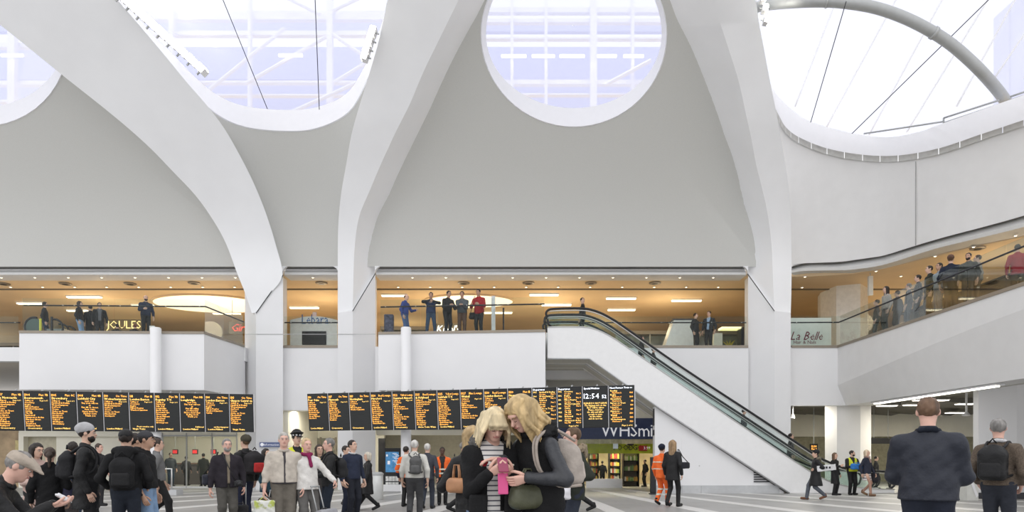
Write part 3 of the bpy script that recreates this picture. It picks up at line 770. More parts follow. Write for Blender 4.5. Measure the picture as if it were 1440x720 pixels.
for Y in (YN + 0.07, YR - 0.07):
    rr = catmull([tuple(E(*q, Y)) for q in rail_px], 4)
    MB().tube([p + Vector((0, 0, -0.0)) for p in rr], 0.042, 8).build('handrail', BLACKP, esc, True)
    MB().tube([p + Vector((0, 0, -0.075)) for p in rr[8:-8]], 0.022, 6).build('rail_trim', STEEL, esc, True)
    # glass in panes between handrail and deck
    rp = [E(*q, Y) for q in rail_px]; dp = [E(*q, Y) for q in deck_px]
    rx, rz = [p.x for p in rp[2:17]], [p.z for p in rp[2:17]]; dx, dz = [p.x for p in dp], [p.z for p in dp]
    X0, X1 = E(776, 0).x, E(1252, 0).x; k = 11
    for i in range(k):
        a, b = X0 + (X1-X0)*i/k + 0.006, X0 + (X1-X0)*(i+1)/k - 0.006
        xs_ = [a + (b-a)*j/5 for j in range(6)]
        front = [(x, float(np.interp(x, dx, dz)) - 0.01) for x in xs_] + [(x, float(np.interp(x, rx, rz)) - 0.03) for x in reversed(xs_)]
        MB().prism_y(front, Y - 0.006, Y + 0.006).build('glass_pane', GLASS, esc)
    # newel end discs
    MB().lathe([(0.31, -0.006), (0.31, 0.006)], tuple(E(779, 447, Y)), 20, 'y').build('newel_glass', GLASS, esc)
    MB().tube([E(770, 448, Y), E(771, 455, Y), E(777, 460, Y)], 0.042, 8).build('newel_rail', BLACKP, esc, True)
    MB().tube([E(1248, 689.5, Y), E(1190, 689, Y), E(1160, 684, Y)], 0.02, 6).build('chrome_edge', STEEL, esc, True)
# steel and grey strips along the deck and soffit edges
for Y in (YN - 0.012,):
    MB().tube([p for p in catmull([tuple(E(q[0], q[1], Y)) for q in deck_px], 4)], 0.018, 6).build('deck_edge', STEEL, esc, True)
    MB().tube([E(q[0], q[1] - 0.6, Y) for q in under_px[1:]], 0.03, 6).build('soffit_edge', SKIRT, esc, True)
MB().box((E(1112, 0).x, YN - 0.02, 0.0), (E(1262, 0).x, YR + 0.02, 0.035)).build('landing_plate', STEEL, esc)
esc2 = dup(esc, esc.location + Vector((0, 1.42, 0)), 'second escalator running just behind the first one')
# infill wall under the escalator
pw = [E(922, 694.5), E(922, 571), E(932, 578), E(1105, 692), E(1105, 694.5)]
uw = struct('wall_under_escalator', MB().prism_y([(p.x, max(0, p.z)) for p in pw], YN + 0.16, YN + 0.5), WHITE, 'white triangular wall under the escalator')
for a, b in [(922, 960), (960.6, 987), (987.6, 1098)]:
    MB().box((E(a, 0).x, YN + 0.13, 0.0), (E(b, 0).x, YN + 0.16, 0.30)).build('skirting_panel', SKIRT, uw)
o = MB().box((E(960, 0).x, YN + 0.145, 0.3), (E(986, 0).x, YN + 0.162, 2.03)).build('door_leaf', WHITE, uw)
MB().sphere(tuple(E(985, 655, YN + 0.14)), 0.025).build('lock', STEEL, o)
for i in range(6):
    z = 0.42 + i*0.085; MB().box((E(1062, 0).x, YN + 0.12, z), (E(1064, 0).x + 0.55 - i*0.09, YN + 0.16, z + 0.04)).build('vent_slat', DARKM, uw)
for y0, y1 in ((574, 598), (604, 612)):
    MB().box((E(922.4, 0).x - 0.02, YN + 0.2, E(0, y1).z), (E(922.4, 0).x, YN + 0.45, E(0, y0).z)).build('notice', DARKM, uw)

# ================================================================== DEPARTURE BOARDS
LEDO = emitmat('orange_led', (1.0, 0.44, 0.07), 1.7)
LEDY = emitmat('yellow_led', (1.0, 0.62, 0.15), 1.6)
LEDW = emitmat('white_led', (0.85, 0.9, 1.0), 2.0)
SCREEN = mat('black_led_screen', (0.022, 0.024, 0.024), 0.35, var=0.2, scale=3, stretch=(1, 1, 40))
POSTM = mat('silver_gap_post', (0.70, 0.70, 0.72), 0.35, 0.4)
C1 = ['University', 'Selly Oak', 'Longbridge', 'Barnt Green', 'Droitwich Spa', 'Worcester', 'Great Malvern', 'Hereford', 'Redditch', 'Bromsgrove', 'Cheltenham Spa', 'Gloucester']
C2 = ['Coventry', 'Rugby', 'Milton Keynes', 'Watford Junction', 'Canley', 'Tile Hill', 'Berkswell', 'Hampton in Arden', 'Marston Green', 'Lea Hall', 'Stechford', 'Adderley Park']
C3 = ['Sandwell & Dudley', 'Wolverhampton', 'Stafford', 'Crewe', 'Stoke on Trent', 'Macclesfield', 'Stockport', 'Manchester', 'Telford', 'Wellington', 'Shrewsbury', 'Welshpool']
BL = [('1257', 'Plat 9B', 'via Newcastle', 'Calling at', C3, 12, 'Crosscountry', ''), ('1304', 'Plat 7B', 'Bournemouth', 'Calling at', C2, 12, 'Crosscountry', ''), ('1305', 'Plat 4C', 'Shrewsbury', 'Calling at', C3, 11, 'London Midland', ''),
      ('1308', 'Plat 8B', 'Lichfield City', None, ['Last stop', 'This train will run', 'as', 'Plat 8B to Aston', 'Four Oaks', 'Please listen for', 'Further news', 'Thank you'], 8, 'London Midland', ''),
      ('1310', 'On Time', 'Wolverhampton', 'Calling at', C3, 7, 'London Midland', ''), ('1311', 'Plat 1B', 'London Euston', 'Calling at', C2, 4, 'Virgin Trains', 'Front coaches only'),
      ('1312', 'Plat 7B', 'Rugeley T.V.', 'Calling at', C1, 10, 'London Midland', ''), ('1312', 'Plat 10B', 'Longbridge', None, ['Last train', 'This train will run', 'as', 'Plat 10B calling', 'at University', 'Please stand clear', 'Rolling stock', 'Thank you'], 8, 'London Midland', 'Additional'),
      ('1314', 'On Time', 'London Euston', 'Calling at', C2, 5, 'London Midland', 'via Northampton'), ('1315', 'On Time', 'Glasgow Central via', 'Calling at', C3, 10, 'Virgin Trains', '')]
BR = [('1316', 'On Time', 'Four Oaks', 'Calling at', C1, 8, 'London Midland', ''), ('1317', 'On Time', 'Plymouth', 'Calling at', C1, 9, 'Crosscountry', ''), ('1319', 'On Time', 'Nottingham', 'Calling at', C2, 4, 'Crosscountry', ''),
      ('1320', 'Red Lounge', 'Hereford', 'Calling at', C1, 11, 'London Midland', ''), ('1322', 'Yellow Lounge', 'Stansted Airport', 'Calling at', C2, 12, 'Crosscountry', ''), ('1325', 'Red Lounge', '& Holyhead', 'Calling at', C3, 12, 'Arriva Trains Wales', ''),
      ('1325', 'Yellow Lounge', 'Lichfield T.V.', 'Calling at', C1, 12, 'London Midland', ''), ('1327', 'Blue Lounge', 'Walsall', 'Calling at', C2, 9, 'London Midland', ''), ('1330', 'Red Lounge', 'London Euston', 'Calling at', C2, 4, 'Virgin Trains', ''),
      ('1330', 'Plat 1B', 'Newcastle', 'Calling at', C3, 12, 'Crosscountry', ''), 'D1', 'D2', 'S', 'N']
def board(loc, rz, w, h, spec, label, last=False):
    t = thing('departure_board', loc, label, 'departure board', 'departure boards over the concourse', rz)
    tl = 0.11                                                   # forward tilt
    L = Vector(loc)
    def M(x, y, z):                                             # local board frame -> unrotated thing frame
        return L + Vector((x, y * math.cos(tl) - z * math.sin(tl), z * math.cos(tl) + y * math.sin(tl)))
    def bx(x0, y0, z0, x1, y1, z1):
        m = MB().box((x0, y0, z0), (x1, y1, z1)); m.v = [tuple(M(*q)) for q in m.v]; return m
    bx(0.012, 0, 0, w - 0.012, 0.13, h).build('housing', BLACKP, t, bevel=0.006)
    bx(0.035, -0.006, 0.03, w - 0.035, 0.001, h - 0.03).build('screen', SCREEN, t)
    bx(w - 0.011, 0.01, 0, w + 0.011, 0.06, h).build('gap_post', POSTM, t)
    m = MB().tube([M(w*0.5, 0.12, h*0.9), M(w*0.5, 0.5, h*1.02)], 0.03, 6); m.build('hanger_arm', STEELD, t)
    f = lambda x, z: tuple(M(x, -0.009, z))
    k = h / 1.36; lw = w - 0.09; x0 = 0.05; xr = w - 0.05
    mo, my, mw = MB(), MB(), MB()
    def fit(mb, s, size, x, z, al='l', maxw=None):
        ww = text_w(s, size); sx = min(1.0, (maxw or lw) / max(ww, 1e-6)); text_into(mb, s, size, f, x, z, al, sx=sx)
    if isinstance(spec, tuple):
        tm, pl_, dest, call, lst, nl, op, extra = spec
        fit(mo, tm, 0.105*k, x0, h - 0.165*k); fit(mo, pl_, 0.10*k, xr, h - 0.165*k, 'r', lw*0.62)
        fit(my, dest, 0.105*k, x0, h - 0.27*k)
        z = h - 0.345*k
        if call:
            fit(mo, call, 0.072*k, x0, z); fit(my, 'Page 1 of 1', 0.06*k, xr - 0.02, z, 'r')
            z -= 0.073*k
            for s in lst[:nl]: fit(mo, s, 0.076*k, x0, z); z -= 0.0715*k
        else:
            for s in lst[:nl]: fit(mo, s, 0.076*k, w/2, z, 'c'); z -= 0.0715*k
        if extra: fit(my, extra, 0.07*k, xr, 0.155*k, 'r')
        fit(my, op, 0.08*k, x0 + 0.05, 0.07*k)
    elif spec in ('D1', 'D2'):
        fit(mw, 'Departures', 0.085*k, x0, h - 0.10*k)
        z = h - 0.18*k; ds = [C3, C2][spec == 'D2']
        for i in range(8):
            fit(my, '13%02d' % (2 + 4*i), 0.07*k, x0, z); fit(my, ds[i], 0.072*k, x0 + 0.2, z, 'l', lw - 0.2)
            fit(mo, ['On time', 'Exp 13%02d' % (3 + 4*i)][i % 2], 0.066*k, x0 + 0.2, z - 0.068*k); fit(mo, 'Plat %d' % (3 + i), 0.066*k, xr, z - 0.068*k, 'r')
            z -= 0.136*k
        fit(my, 'Page 1 of 4', 0.07*k, xr - 0.1, 0.05*k, 'r')
    elif spec == 'S':
        fit(mw, 'Special Notices', 0.085*k, x0, h - 0.10*k)
        text_into(mw, '12:54', 0.23*k, f, x0, h - 0.40*k, gap=0.09); text_into(mw, '52', 0.16*k, f, xr, h - 0.40*k, 'r')
        z = h - 0.58*k
        for s in ['PLEASE DO NOT LEAVE', 'The luggage left on the', 'floor will be taken', 'Please stand to', 'the side and allow', 'people to pass', 'on the stairs', 'and do not run']:
            fit(my, s, 0.075*k, w/2, z, 'c'); z -= 0.072*k
    else:
        fit(mw, 'Next Fastest Train to', 0.08*k, x0, h - 0.10*k)
        z = h - 0.19*k
        for i, s in enumerate(['Reading', 'Rugby', 'Shrewsbury', 'Burton on Trent', 'Leicester', 'Nuneaton', 'Walsall', 'Wolverhampton']):
            fit(my, s, 0.072*k, x0 + 0.02, z); fit(mo, 'Platform %d' % (2 + i), 0.068*k, x0 + 0.08, z - 0.066*k); fit(mo, '13%02d' % (5 + 3*i), 0.068*k, xr, z - 0.066*k, 'r')
            z -= 0.132*k
        fit(my, 'Page 2 of 4', 0.07*k, xr - 0.03, 0.05*k, 'r')
    for m_, nm, mt in ((mo, 'lettering', LEDO), (my, 'lettering', LEDY), (mw, 'white_lettering', LEDW)):
        if m_.v: m_.build(nm, mt, t, bevel=-1)['kind'] = 'stuff'
    return t
def board_row(pa, Ya, pb, Yb, n, z0, h, specs, side):
    a, b = Vector((XP(pa, Ya), Ya, z0)), Vector((XP(pb, Yb), Yb, z0))
    d = (b - a) / n; rz = math.atan2(d.y, d.x)
    for i in range(n):
        s = specs[i]
        if isinstance(s, tuple): lab = 'board showing %s at %s' % (s[2] if s[2] != '& Holyhead' else 'Holyhead', s[0]) + (' via Northampton' if 'Northampton' in s[7] else '')
        else: lab = {'D1': 'list board headed Departures, the left one of two', 'D2': 'list board headed Departures, the right one of two', 'S': 'board headed Special Notices with the clock', 'N': 'rightmost board headed Next Fastest Train to'}[s]
        board(a + d * i, rz, d.length, h, s, 'black ' + lab + ' in the %s row' % side)
board_row(-3, 23.8, 357.5, 25.3, 10, 2.27, 1.40, BL, 'left')
board_row(434.5, 25.1, 893, 22.0, 14, 2.31, 1.36, BR, 'right')
# ================================================================== GROUND FLOOR SHOPS
NAVY = mat('navy_sign', (0.035, 0.05, 0.12), 0.4, var=0.1)
SIGNW = mat('white_sign_letters', (0.80, 0.80, 0.84), 0.5, var=0, emit=(0.8, 0.82, 0.9), estr=0.25)
LIME = mat('lime_green_fascia', (0.42, 0.50, 0.03), 0.5, var=0.15, scale=3)
REDS = mat('red_sign', (0.45, 0.02, 0.03), 0.5, var=0.1)
def flat(Y): return lambda x, z: (x, Y, z)
def lamp_panel(px0, px1, Y, Z, label, e, depth=0.5, col=(1.0, 0.93, 0.78), m=COOLTUBE):
    x0, x1 = XP(px0, Y), XP(px1, Y); c = Vector(((x0+x1)/2, Y + depth/2, Z))
    t = thing('ceiling_light', c, label, 'light', 'ceiling lights of the ground floor')
    MB().box((x0, Y, Z - 0.03), (x1, Y + depth, Z - 0.005)).build('diffuser', m, t)
    MB().box((x0 - 0.03, Y - 0.03, Z - 0.005), (x1 + 0.03, Y + depth + 0.03, Z + 0.03)).build('frame', WHITE, t)
    if e: area_lamp('lamp_light', t, (c.x, c.y, Z - 0.06), x1 - x0, e, col, sy=depth)
    return t
# left shop front (cream, boarded)
Yl = 30.0
mb = MB().box((XP(26, Yl), Yl, 2.25), (XP(212, Yl), Yl + .35, 2.42)).box((XP(26, Yl), Yl, 0), (XP(33, Yl), Yl + .35, 2.25)).box((XP(76, Yl), Yl + .15, 0), (XP(212, Yl), Yl + .35, 2.25)).box((XP(26, Yl), Yl + .02, 2.42), (XP(212, Yl), Yl + .3, 3.4))
lw_ = struct('wall_shop_left', mb, CREAM, 'cream painted shop front behind the queue at the left')
MB().box((XP(33, Yl), Yl + .3, 0), (XP(76, Yl), Yl + .33, 2.25)).build('window_panel', mat('beige_glass', (0.50, 0.46, 0.34), 0.15, var=0.1), lw_)
MB().box((XP(-60, Yl), Yl + .8, 0), (XP(26, Yl), Yl + .9, 3.4)).build('side_panel', mat('warm_brown_shop', (0.45, 0.33, 0.20), 0.5, var=0.3, scale=2), lw_)
MB().box((XP(5, Yl), Yl + .7, 0.3), (XP(20, Yl), Yl + .78, 2.1)).build('poster', mat('yellow_poster', (0.62, 0.52, 0.25), 0.5, var=0.2), lw_)
# ticket office
Yt = 29.6
to = thing('ticket_office_front', (XP(280, Yt), Yt, 0), 'glazed ticket office front with slim dark frames', 'shop front')
for a, b in [(229, 262), (262.7, 298), (298.7, 333)]:
    MB().box((XP(a, Yt), Yt, 0.06), (XP(b, Yt), Yt + 0.02, 2.25)).build('glass_pane', SHOPGL, to)
    MB().box((XP(a, Yt), Yt, 2.28), (XP(b, Yt), Yt + 0.02, 3.35)).build('top_pane', mat('cream_top_panel', (0.72, 0.69, 0.58), 0.5, var=0.04), to)
for a in (228.5, 262.3, 298.3, 333): MB().box((XP(a, Yt) - 0.02, Yt - 0.03, 0), (XP(a, Yt) + 0.02, Yt + 0.05, 2.4)).build('mullion', STEELD, to)
MB().box((XP(228, Yt), Yt - .03, 2.24), (XP(333, Yt), Yt + .05, 2.30)).build('transom', STEELD, to)
MB().box((XP(228, Yt), Yt - .02, 0), (XP(333, Yt), Yt + .05, 0.08)).build('sill', STEEL, to)
struct('wall_ticket_office', MB().box((XP(226, 35), 35.0, 0), (XP(345, 35), 35.3, 3.4)), CREAM, 'cream back wall of the ticket office')
tc_ = thing('ticket_counter', (XP(285, 33.5), 33.5, 0), 'long dark ticket counter behind the glass', 'counter')
MB().box((XP(236, 33.5), 33.5, 0), (XP(336, 33.5), 34.2, 1.0)).build('body', mat('dark_counter', (0.10, 0.09, 0.09), 0.5), tc_)
MB().box((XP(235, 33.5), 33.4, 1.0), (XP(337, 33.5), 34.3, 1.06)).build('counter_top', mat('brown_counter_top', (0.25, 0.17, 0.12), 0.4), tc_)
for k, x in enumerate((246, 274, 300)):
    t = thing('counter_display', (XP(x, 33), 33, 1.6), ['left', 'middle', 'right'][k] + ' red window display hanging in the ticket office', 'display', 'red displays of the ticket office')
    MB().box((XP(x - 3.6, 33), 33, 1.48), (XP(x + 3.6, 33), 33.08, 1.72)).build('case', BLACKP, t)
    MB().box((XP(x - 3.0, 33), 32.985, 1.52), (XP(x + 3.0, 33), 33.0, 1.68)).build('face', emitmat('red_led', (0.55, 0.03, 0.03), 0.7), t)
    MB().tube([(XP(x, 33), 33.04, 1.72), (XP(x, 33), 33.04, 3.4)], 0.012, 5).build('rod', STEELD, t)
lamp_panel(236, 262, 31.2, 3.42, 'left light panel in the ticket office ceiling', 60); lamp_panel(276, 312, 31.2, 3.42, 'right light panel in the ticket office ceiling', 60)
# signed wall beside the ticket office
t = thing('information_sign', P(379, 625, 27.9), 'navy information sign with white symbol on the left column', 'sign')
Ys = 28.02
MB().box((XP(365, Ys), Ys, ZP(628.5, Ys)), (XP(393, Ys), Ys + 0.05, ZP(622, Ys))).build('plate', mat('slate_blue_sign', (0.13, 0.17, 0.33), 0.4, var=0), t)
m = MB(); m.lathe([(0.07, 0), (0.07, 0.004)], (XP(368.4, Ys), Ys - 0.006, ZP(625.2, Ys)), 12, 'y'); m.build('symbol', SIGNW, t)
m = MB(); text_into(m, 'Information', 0.135, flat(Ys - 0.006), XP(371, Ys), ZP(626.8, Ys)); tag(m.build('lettering', SIGNW, t, bevel=-1), kind='stuff')
# passage between the two columns
struct('wall_passage', MB().box((XP(397.5, YF), YF + .1, 0), (XP(404, YF), 33, 3.5)).box((XP(397, 33), 33, 0), (XP(540, 33), 33.3, 3.5)), CREAM, 'cream passage wall left of the middle column')
struct('trim_24', MB().box((XP(397.5, YF), YF + .02, 3.28), (XP(476, YF), YF + .5, 3.45)), CREAM, 'cream beam over the passage')
lamp_panel(408, 445, 29.3, 3.43, 'strip light over the passage between columns', 45, 0.3); lamp_panel(408, 426, 31.5, 3.43, 'short strip light deeper in the passage', 30, 0.3)
d = struct('door_1', MB().box((XP(430, 32.9), 32.86, 0), (XP(472, 32.9), 32.98, 2.25)), mat('dim_glass_door', (0.28, 0.27, 0.22), 0.2, var=0.1), 'dim glazed door at the end of the passage')
for x in (430, 451, 472): MB().box((XP(x, 32.9) - .03, 32.82, 0), (XP(x, 32.9) + .03, 32.98, 2.3)).build('door_frame', BRONZE, d)
# shops between the middle column and the newsagent
struct('trim_25', MB().box((XP(529, 29.5), 29.5, 2.30), (XP(768, 29.5), 29.8, 2.52)), CREAM, 'cream beam under the right row of boards')
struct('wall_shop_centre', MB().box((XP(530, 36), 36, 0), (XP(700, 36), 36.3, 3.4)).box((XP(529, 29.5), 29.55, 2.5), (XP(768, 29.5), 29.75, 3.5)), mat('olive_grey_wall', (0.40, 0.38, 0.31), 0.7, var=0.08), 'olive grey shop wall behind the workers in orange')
MB_ = MB().box((XP(532, 31), 31, 0), (XP(541, 31), 31.2, 2.2)); struct('wall_dark_panel', MB_, DARKM, 'dark panel left of the information kiosk')
lamp_panel(531, 552, 30.2, 3.43, 'strip light left of the slim middle column', 30, 0.3); lamp_panel(600, 650, 30.6, 3.43, 'strip light above the worker in the orange jacket', 60, 0.4); lamp_panel(690, 740, 30.6, 3.43, 'strip light behind the two women', 60, 0.4)
for k, (x, y) in enumerate([(612, 33), (596, 31.5), (635, 31.5)]):
    c = Vector((XP(x, y), y, 3.44)); tt = thing('soffit_spot', c, ['deep', 'left', 'right'][k] + ' small spot lamp in the lower soffit', 'light', 'spots of the lower soffit')
    MB().lathe([(0.09, 0), (0.09, -0.03), (0.06, -0.035)], c, 12).build('ring', WHITE, tt); MB().lathe([(0.05, -0.036), (0.045, -0.04)], c, 10).build('lens', WARMSPOT, tt)
# information kiosk
Yk = 27.2
kz = lambda py: ZP(py, Yk)
t = thing('information_kiosk', (XP(551.5, Yk), Yk, 0), 'tall black information kiosk with blue screen and leaflet rack', 'kiosk')
MB().box((XP(540, Yk), Yk, 0), (XP(563, Yk), Yk + .3, kz(630))).build('body', BLACKP, t, bevel=0.02)
MB().box((XP(542.3, Yk), Yk - .01, kz(664)), (XP(560.8, Yk), Yk, kz(635.5))).build('screen', mat('blue_map_screen', (0.05, 0.18, 0.36), 0.3, var=0.5, scale=7, emit=(0.05, 0.17, 0.33), estr=0.5), t)
m = MB()
for i in range(9): m.box((XP(552, Yk) + (i % 3)*0.06, Yk - .014, kz(638 + i*1.7)), (XP(553.5 + (i*7 % 5), Yk) + 0.12, Yk - .009, kz(637.3 + i*1.7)))
m.box((XP(543, Yk), Yk - .014, kz(642)), (XP(545.5, Yk), Yk - .009, kz(639))).box((XP(545, Yk), Yk - .014, kz(653)), (XP(548.5, Yk), Yk - .009, kz(648)))
m.build('map_marks', SIGNW, t)
for r in range(2):
    for c in range(4):
        x0 = XP(542.6 + c*4.6, Yk); z0 = kz(676.5 + r*8.2)
        MB().box((x0, Yk - .05, z0), (x0 + 0.115, Yk, z0 + 0.19)).build('leaflet', mat('pale_leaflet', (0.66, 0.66, 0.64), 0.6, var=0.3, scale=9), t)
t = tag(MB().box((XP(536, 26.6), 26.6, 0), (XP(580, 26.6), 27.1, 0.26)).build('plinth', WHITE, None, bevel=0.02), 'low white plinth in front of the information kiosk', 'plinth')
t = thing('litter_bin', (XP(531, 21.6), 21.6, 0), 'grey cylindrical litter bin behind the woman in black', 'bin')
MB().lathe([(0.16, 0), (0.18, 0.05), (0.18, 0.78), (0.15, 0.82)], (XP(531, 21.6), 21.6, 0), 18).build('body', mat('light_grey_bin', (0.55, 0.56, 0.55), 0.4, 0.3), t, 2)
MB().lathe([(0.19, 0.78), (0.19, 0.84), (0.12, 0.88), (0.11, 0.86)], (XP(531, 21.6), 21.6, 0), 18).build('lid', STEELD, t, 2)
# barrier beside the slim left column
t = thing('barrier_rail', (XP(230, 24.4), 24.4, 0), 'brushed steel barrier rail on a grey plinth by the slim left column', 'barrier')
MB().box((XP(218, 24.3), 24.3, 0), (XP(248, 24.3), 24.8, 0.19)).build('plinth', SKIRT, t)
MB().tube([(XP(214, 24.4), 24.45, 0.93), (XP(240.5, 24.4), 24.45, 0.93), (XP(240.5, 24.4), 24.45, 0.15)], 0.028, 8).build('rail', STEEL, t, True)
# newsagent
Yw = 30.0; wz = lambda py: ZP(py, Yw)
ws = thing('newsagent_front', (XP(850, Yw), Yw, 0), 'newsagent shop front with navy sign and lime green fascia', 'shop front')
MB().box((XP(768, Yw), Yw, wz(617.5)), (XP(925, Yw), Yw + .2, wz(588))).build('sign_board', NAVY, ws)
m = MB(); text_into(m, 'WHSmith', 0.80, flat(Yw - 0.012), XP(845, Yw), wz(613.8), sx=0.93); tag(m.build('sign_lettering', SIGNW, ws, bevel=-1), kind='stuff')
MB().box((XP(768, Yw), Yw + .02, wz(588)), (XP(930, Yw), Yw + .3, 5.0)).build('upper_wall', SOFFIT, ws)
MB().box((XP(768, Yw), Yw + .02, wz(624)), (XP(925, Yw), Yw + .2, wz(617.5))).build('soffit_strip', mat('gold_strip', (0.50, 0.45, 0.30), 0.4, var=0.2), ws)
fa = MB().box((XP(768, Yw), Yw + 0.8, wz(637.5)), (XP(926, Yw), Yw + 1.0, wz(622.5))).build('fascia', LIME, ws)
m = MB(); text_into(m, 'FOOD', 0.34, flat(Yw + 0.79), XP(863, Yw + .8), ZP(633, Yw + .8), sx=1.0); text_into(m, 'TO', 0.2, flat(Yw + 0.79), XP(882, Yw + .8), ZP(632, Yw + .8)); text_into(m, 'GO', 0.34, flat(Yw + 0.79), XP(889.5, Yw + .8), ZP(633, Yw + .8)); tag(m.build('fascia_lettering', BLACKP, fa, bevel=-1), kind='stuff')
MB().box((XP(903, Yw), Yw + 0.77, ZP(634, Yw + .8)), (XP(915, Yw), Yw + 0.79, ZP(626.5, Yw + .8))).build('offer_sign', REDS, fa)
m = MB(); text_into(m, '3.99', 0.19, flat(Yw + 0.765), XP(905, Yw + .8), ZP(632, Yw + .8)); tag(m.build('offer_lettering', SIGNW, fa, bevel=-1), kind='stuff')
for a, b in [(824, 843), (843.5, 858), (858.5, 874.5)]:
    MB().box((XP(a, Yw - .2), Yw - .2, 0.42), (XP(b, Yw - .2), Yw - .18, 2.1)).build('glass_pane', SHOPGL, ws)
MB().box((XP(824, Yw - .2), Yw - .24, 0.0), (XP(875, Yw - .2), Yw - .1, 0.40)).build('steel_base', STEEL, ws)
MB().box((XP(862, Yw - .2), Yw - .23, ZP(631, Yw)), (XP(869, Yw - .2), Yw - .21, ZP(624, Yw))).build('sticker', mat('white_sticker', (0.7, 0.8, 0.85), 0.5), ws)
MB().box((XP(884, Yw), Yw + .3, wz(626)), (XP(893, Yw), Yw + .6, wz(622))).build('camera_box', BLACKP, ws)
struct('wall_newsagent', MB().box((XP(765, 35), 35.0, 0), (XP(960, 35), 35.3, 4.9)).box((XP(766, 30), 30.2, 0), (XP(768, 30), 35, 4.9)), mat('bright_shop_wall', (0.62, 0.52, 0.34), 0.6, var=0.3, scale=1.2), 'warm stocked wall inside the newsagent')
PK = [mat('packet_%d' % i, c, 0.5, var=0.1) for i, c in enumerate([(0.55, 0.30, 0.08), (0.6, 0.55, 0.45), (0.35, 0.06, 0.05), (0.62, 0.5, 0.1), (0.2, 0.3, 0.12), (0.5, 0.5, 0.52)])]
packs = []
def shelf(pa, pb, Y, htop, label, nsh, cnt, back):
    x0, x1 = XP(pa, Y), XP(pb, Y)
    t = thing('shelf_unit', ((x0+x1)/2, Y, 0), label, 'shelf', 'shelf units of the newsagent')
    MB().box((x0, Y + .45, 0), (x1, Y + .5, htop)).build('back_panel', back, t)
    for x in (x0, x1 - 0.04): MB().box((x, Y, 0), (x + 0.04, Y + .5, htop)).build('side_panel', BLACKP, t)
    for i in range(nsh):
        z = 0.25 + i * (htop - 0.35) / nsh
        MB().box((x0, Y - 0.02, z - 0.03), (x1, Y + .45, z)).build('shelf_board', BLACKP, t)
        for j in range(cnt):
            w = (x1 - x0 - 0.12) / cnt; hh = random.uniform(0.18, 0.30); xa = x0 + 0.06 + j * w
            m = MB().box((xa, Y + 0.03, z), (xa + w * 0.8, Y + 0.2, z + hh * 0.8)).box((xa + w*0.25, Y + 0.07, z + hh*0.8), (xa + w*0.55, Y + 0.15, z + hh))
            o = m.build('packet', random.choice(PK)); tag(o, 'small bright packet on the ' + label.replace('dark ', '').replace('shelf unit', 'shelf'), 'packet', 'packets in the newsagent')
    MB().box((x0, Y - 0.02, htop), (x1, Y + .5, htop + 0.12)).build('header', mat('shelf_header', (0.7, 0.66, 0.55), 0.5, emit=(1, .9, .65), estr=0.6), t)
shelf(876.5, 899, 31.2, 1.75, 'dark shelf unit right of the steel base', 3, 7, mat('shelf_back', (0.25, 0.22, 0.18), 0.6))
shelf(828, 842, 32.0, 1.7, 'dark shelf unit left behind the shop glass', 4, 5, mat('shelf_back', (0.25, 0.22, 0.18), 0.6))
shelf(857, 873, 32.5, 1.7, 'dark shelf unit in the middle behind the shop glass', 4, 5, mat('shelf_back', (0.25, 0.22, 0.18), 0.6))
shelf(800, 822, 32.5, 1.7, 'dark shelf unit behind the man in the green jacket', 4, 6, mat('shelf_back', (0.25, 0.22, 0.18), 0.6))
lamp_panel(790, 830, 31.6, 2.45, 'left light panel inside the newsagent', 70, 0.6, (1, .85, .55)); lamp_panel(840, 880, 31.6, 2.45, 'middle light panel inside the newsagent', 70, 0.6, (1, .85, .55)); lamp_panel(884, 915, 31.6, 2.45, 'right light panel inside the newsagent', 60, 0.6, (1, .85, .55))
struct('ceiling_newsagent', MB().box((XP(768, 31), Yw + 1.05, 2.5), (8.5, 35, 2.6)), CREAM, 'cream ceiling of the newsagent')
lamp_panel(890, 914, 28.8, 4.95, 'strip light under the soffit beside the last board', 20, 0.2)
t = thing('totem_sign', (XP(919, 24.6), 24.6, 0), 'narrow black totem at the foot of the triangular wall', 'sign')
MB().box((XP(915, 24.6), 24.6, 0.05), (XP(923, 24.6), 24.75, 1.35)).build('panel', BLACKP, t, bevel=0.02); MB().box((XP(914, 24.6), 24.5, 0), (XP(924, 24.6), 24.85, 0.05)).build('base', DARKM, t)

# ================================================================== CONCOURSE AT THE RIGHT
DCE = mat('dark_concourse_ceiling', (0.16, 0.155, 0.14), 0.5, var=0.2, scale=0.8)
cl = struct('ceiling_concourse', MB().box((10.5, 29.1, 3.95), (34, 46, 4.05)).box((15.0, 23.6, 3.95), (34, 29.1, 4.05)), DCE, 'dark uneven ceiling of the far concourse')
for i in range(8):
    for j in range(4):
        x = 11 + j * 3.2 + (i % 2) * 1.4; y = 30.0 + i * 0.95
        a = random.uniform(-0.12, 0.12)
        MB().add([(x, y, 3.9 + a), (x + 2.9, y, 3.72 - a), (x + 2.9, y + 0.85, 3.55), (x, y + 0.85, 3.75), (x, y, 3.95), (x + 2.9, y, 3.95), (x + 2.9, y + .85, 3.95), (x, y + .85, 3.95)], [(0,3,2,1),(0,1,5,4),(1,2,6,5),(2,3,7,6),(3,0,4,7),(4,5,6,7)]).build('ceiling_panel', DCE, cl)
struct('wall_concourse_upper', MB().box((10.0, 37.0, 2.45), (34, 37.4, 4.2)), CREAM, 'cream upper wall across the far concourse')
struct('wall_concourse_dark', MB().box((10.0, 37.35, 0), (34, 37.9, 2.45)), mat('olive_concourse_wall', (0.30, 0.28, 0.19), 0.6, var=0.2), 'dim lower wall of the far concourse')
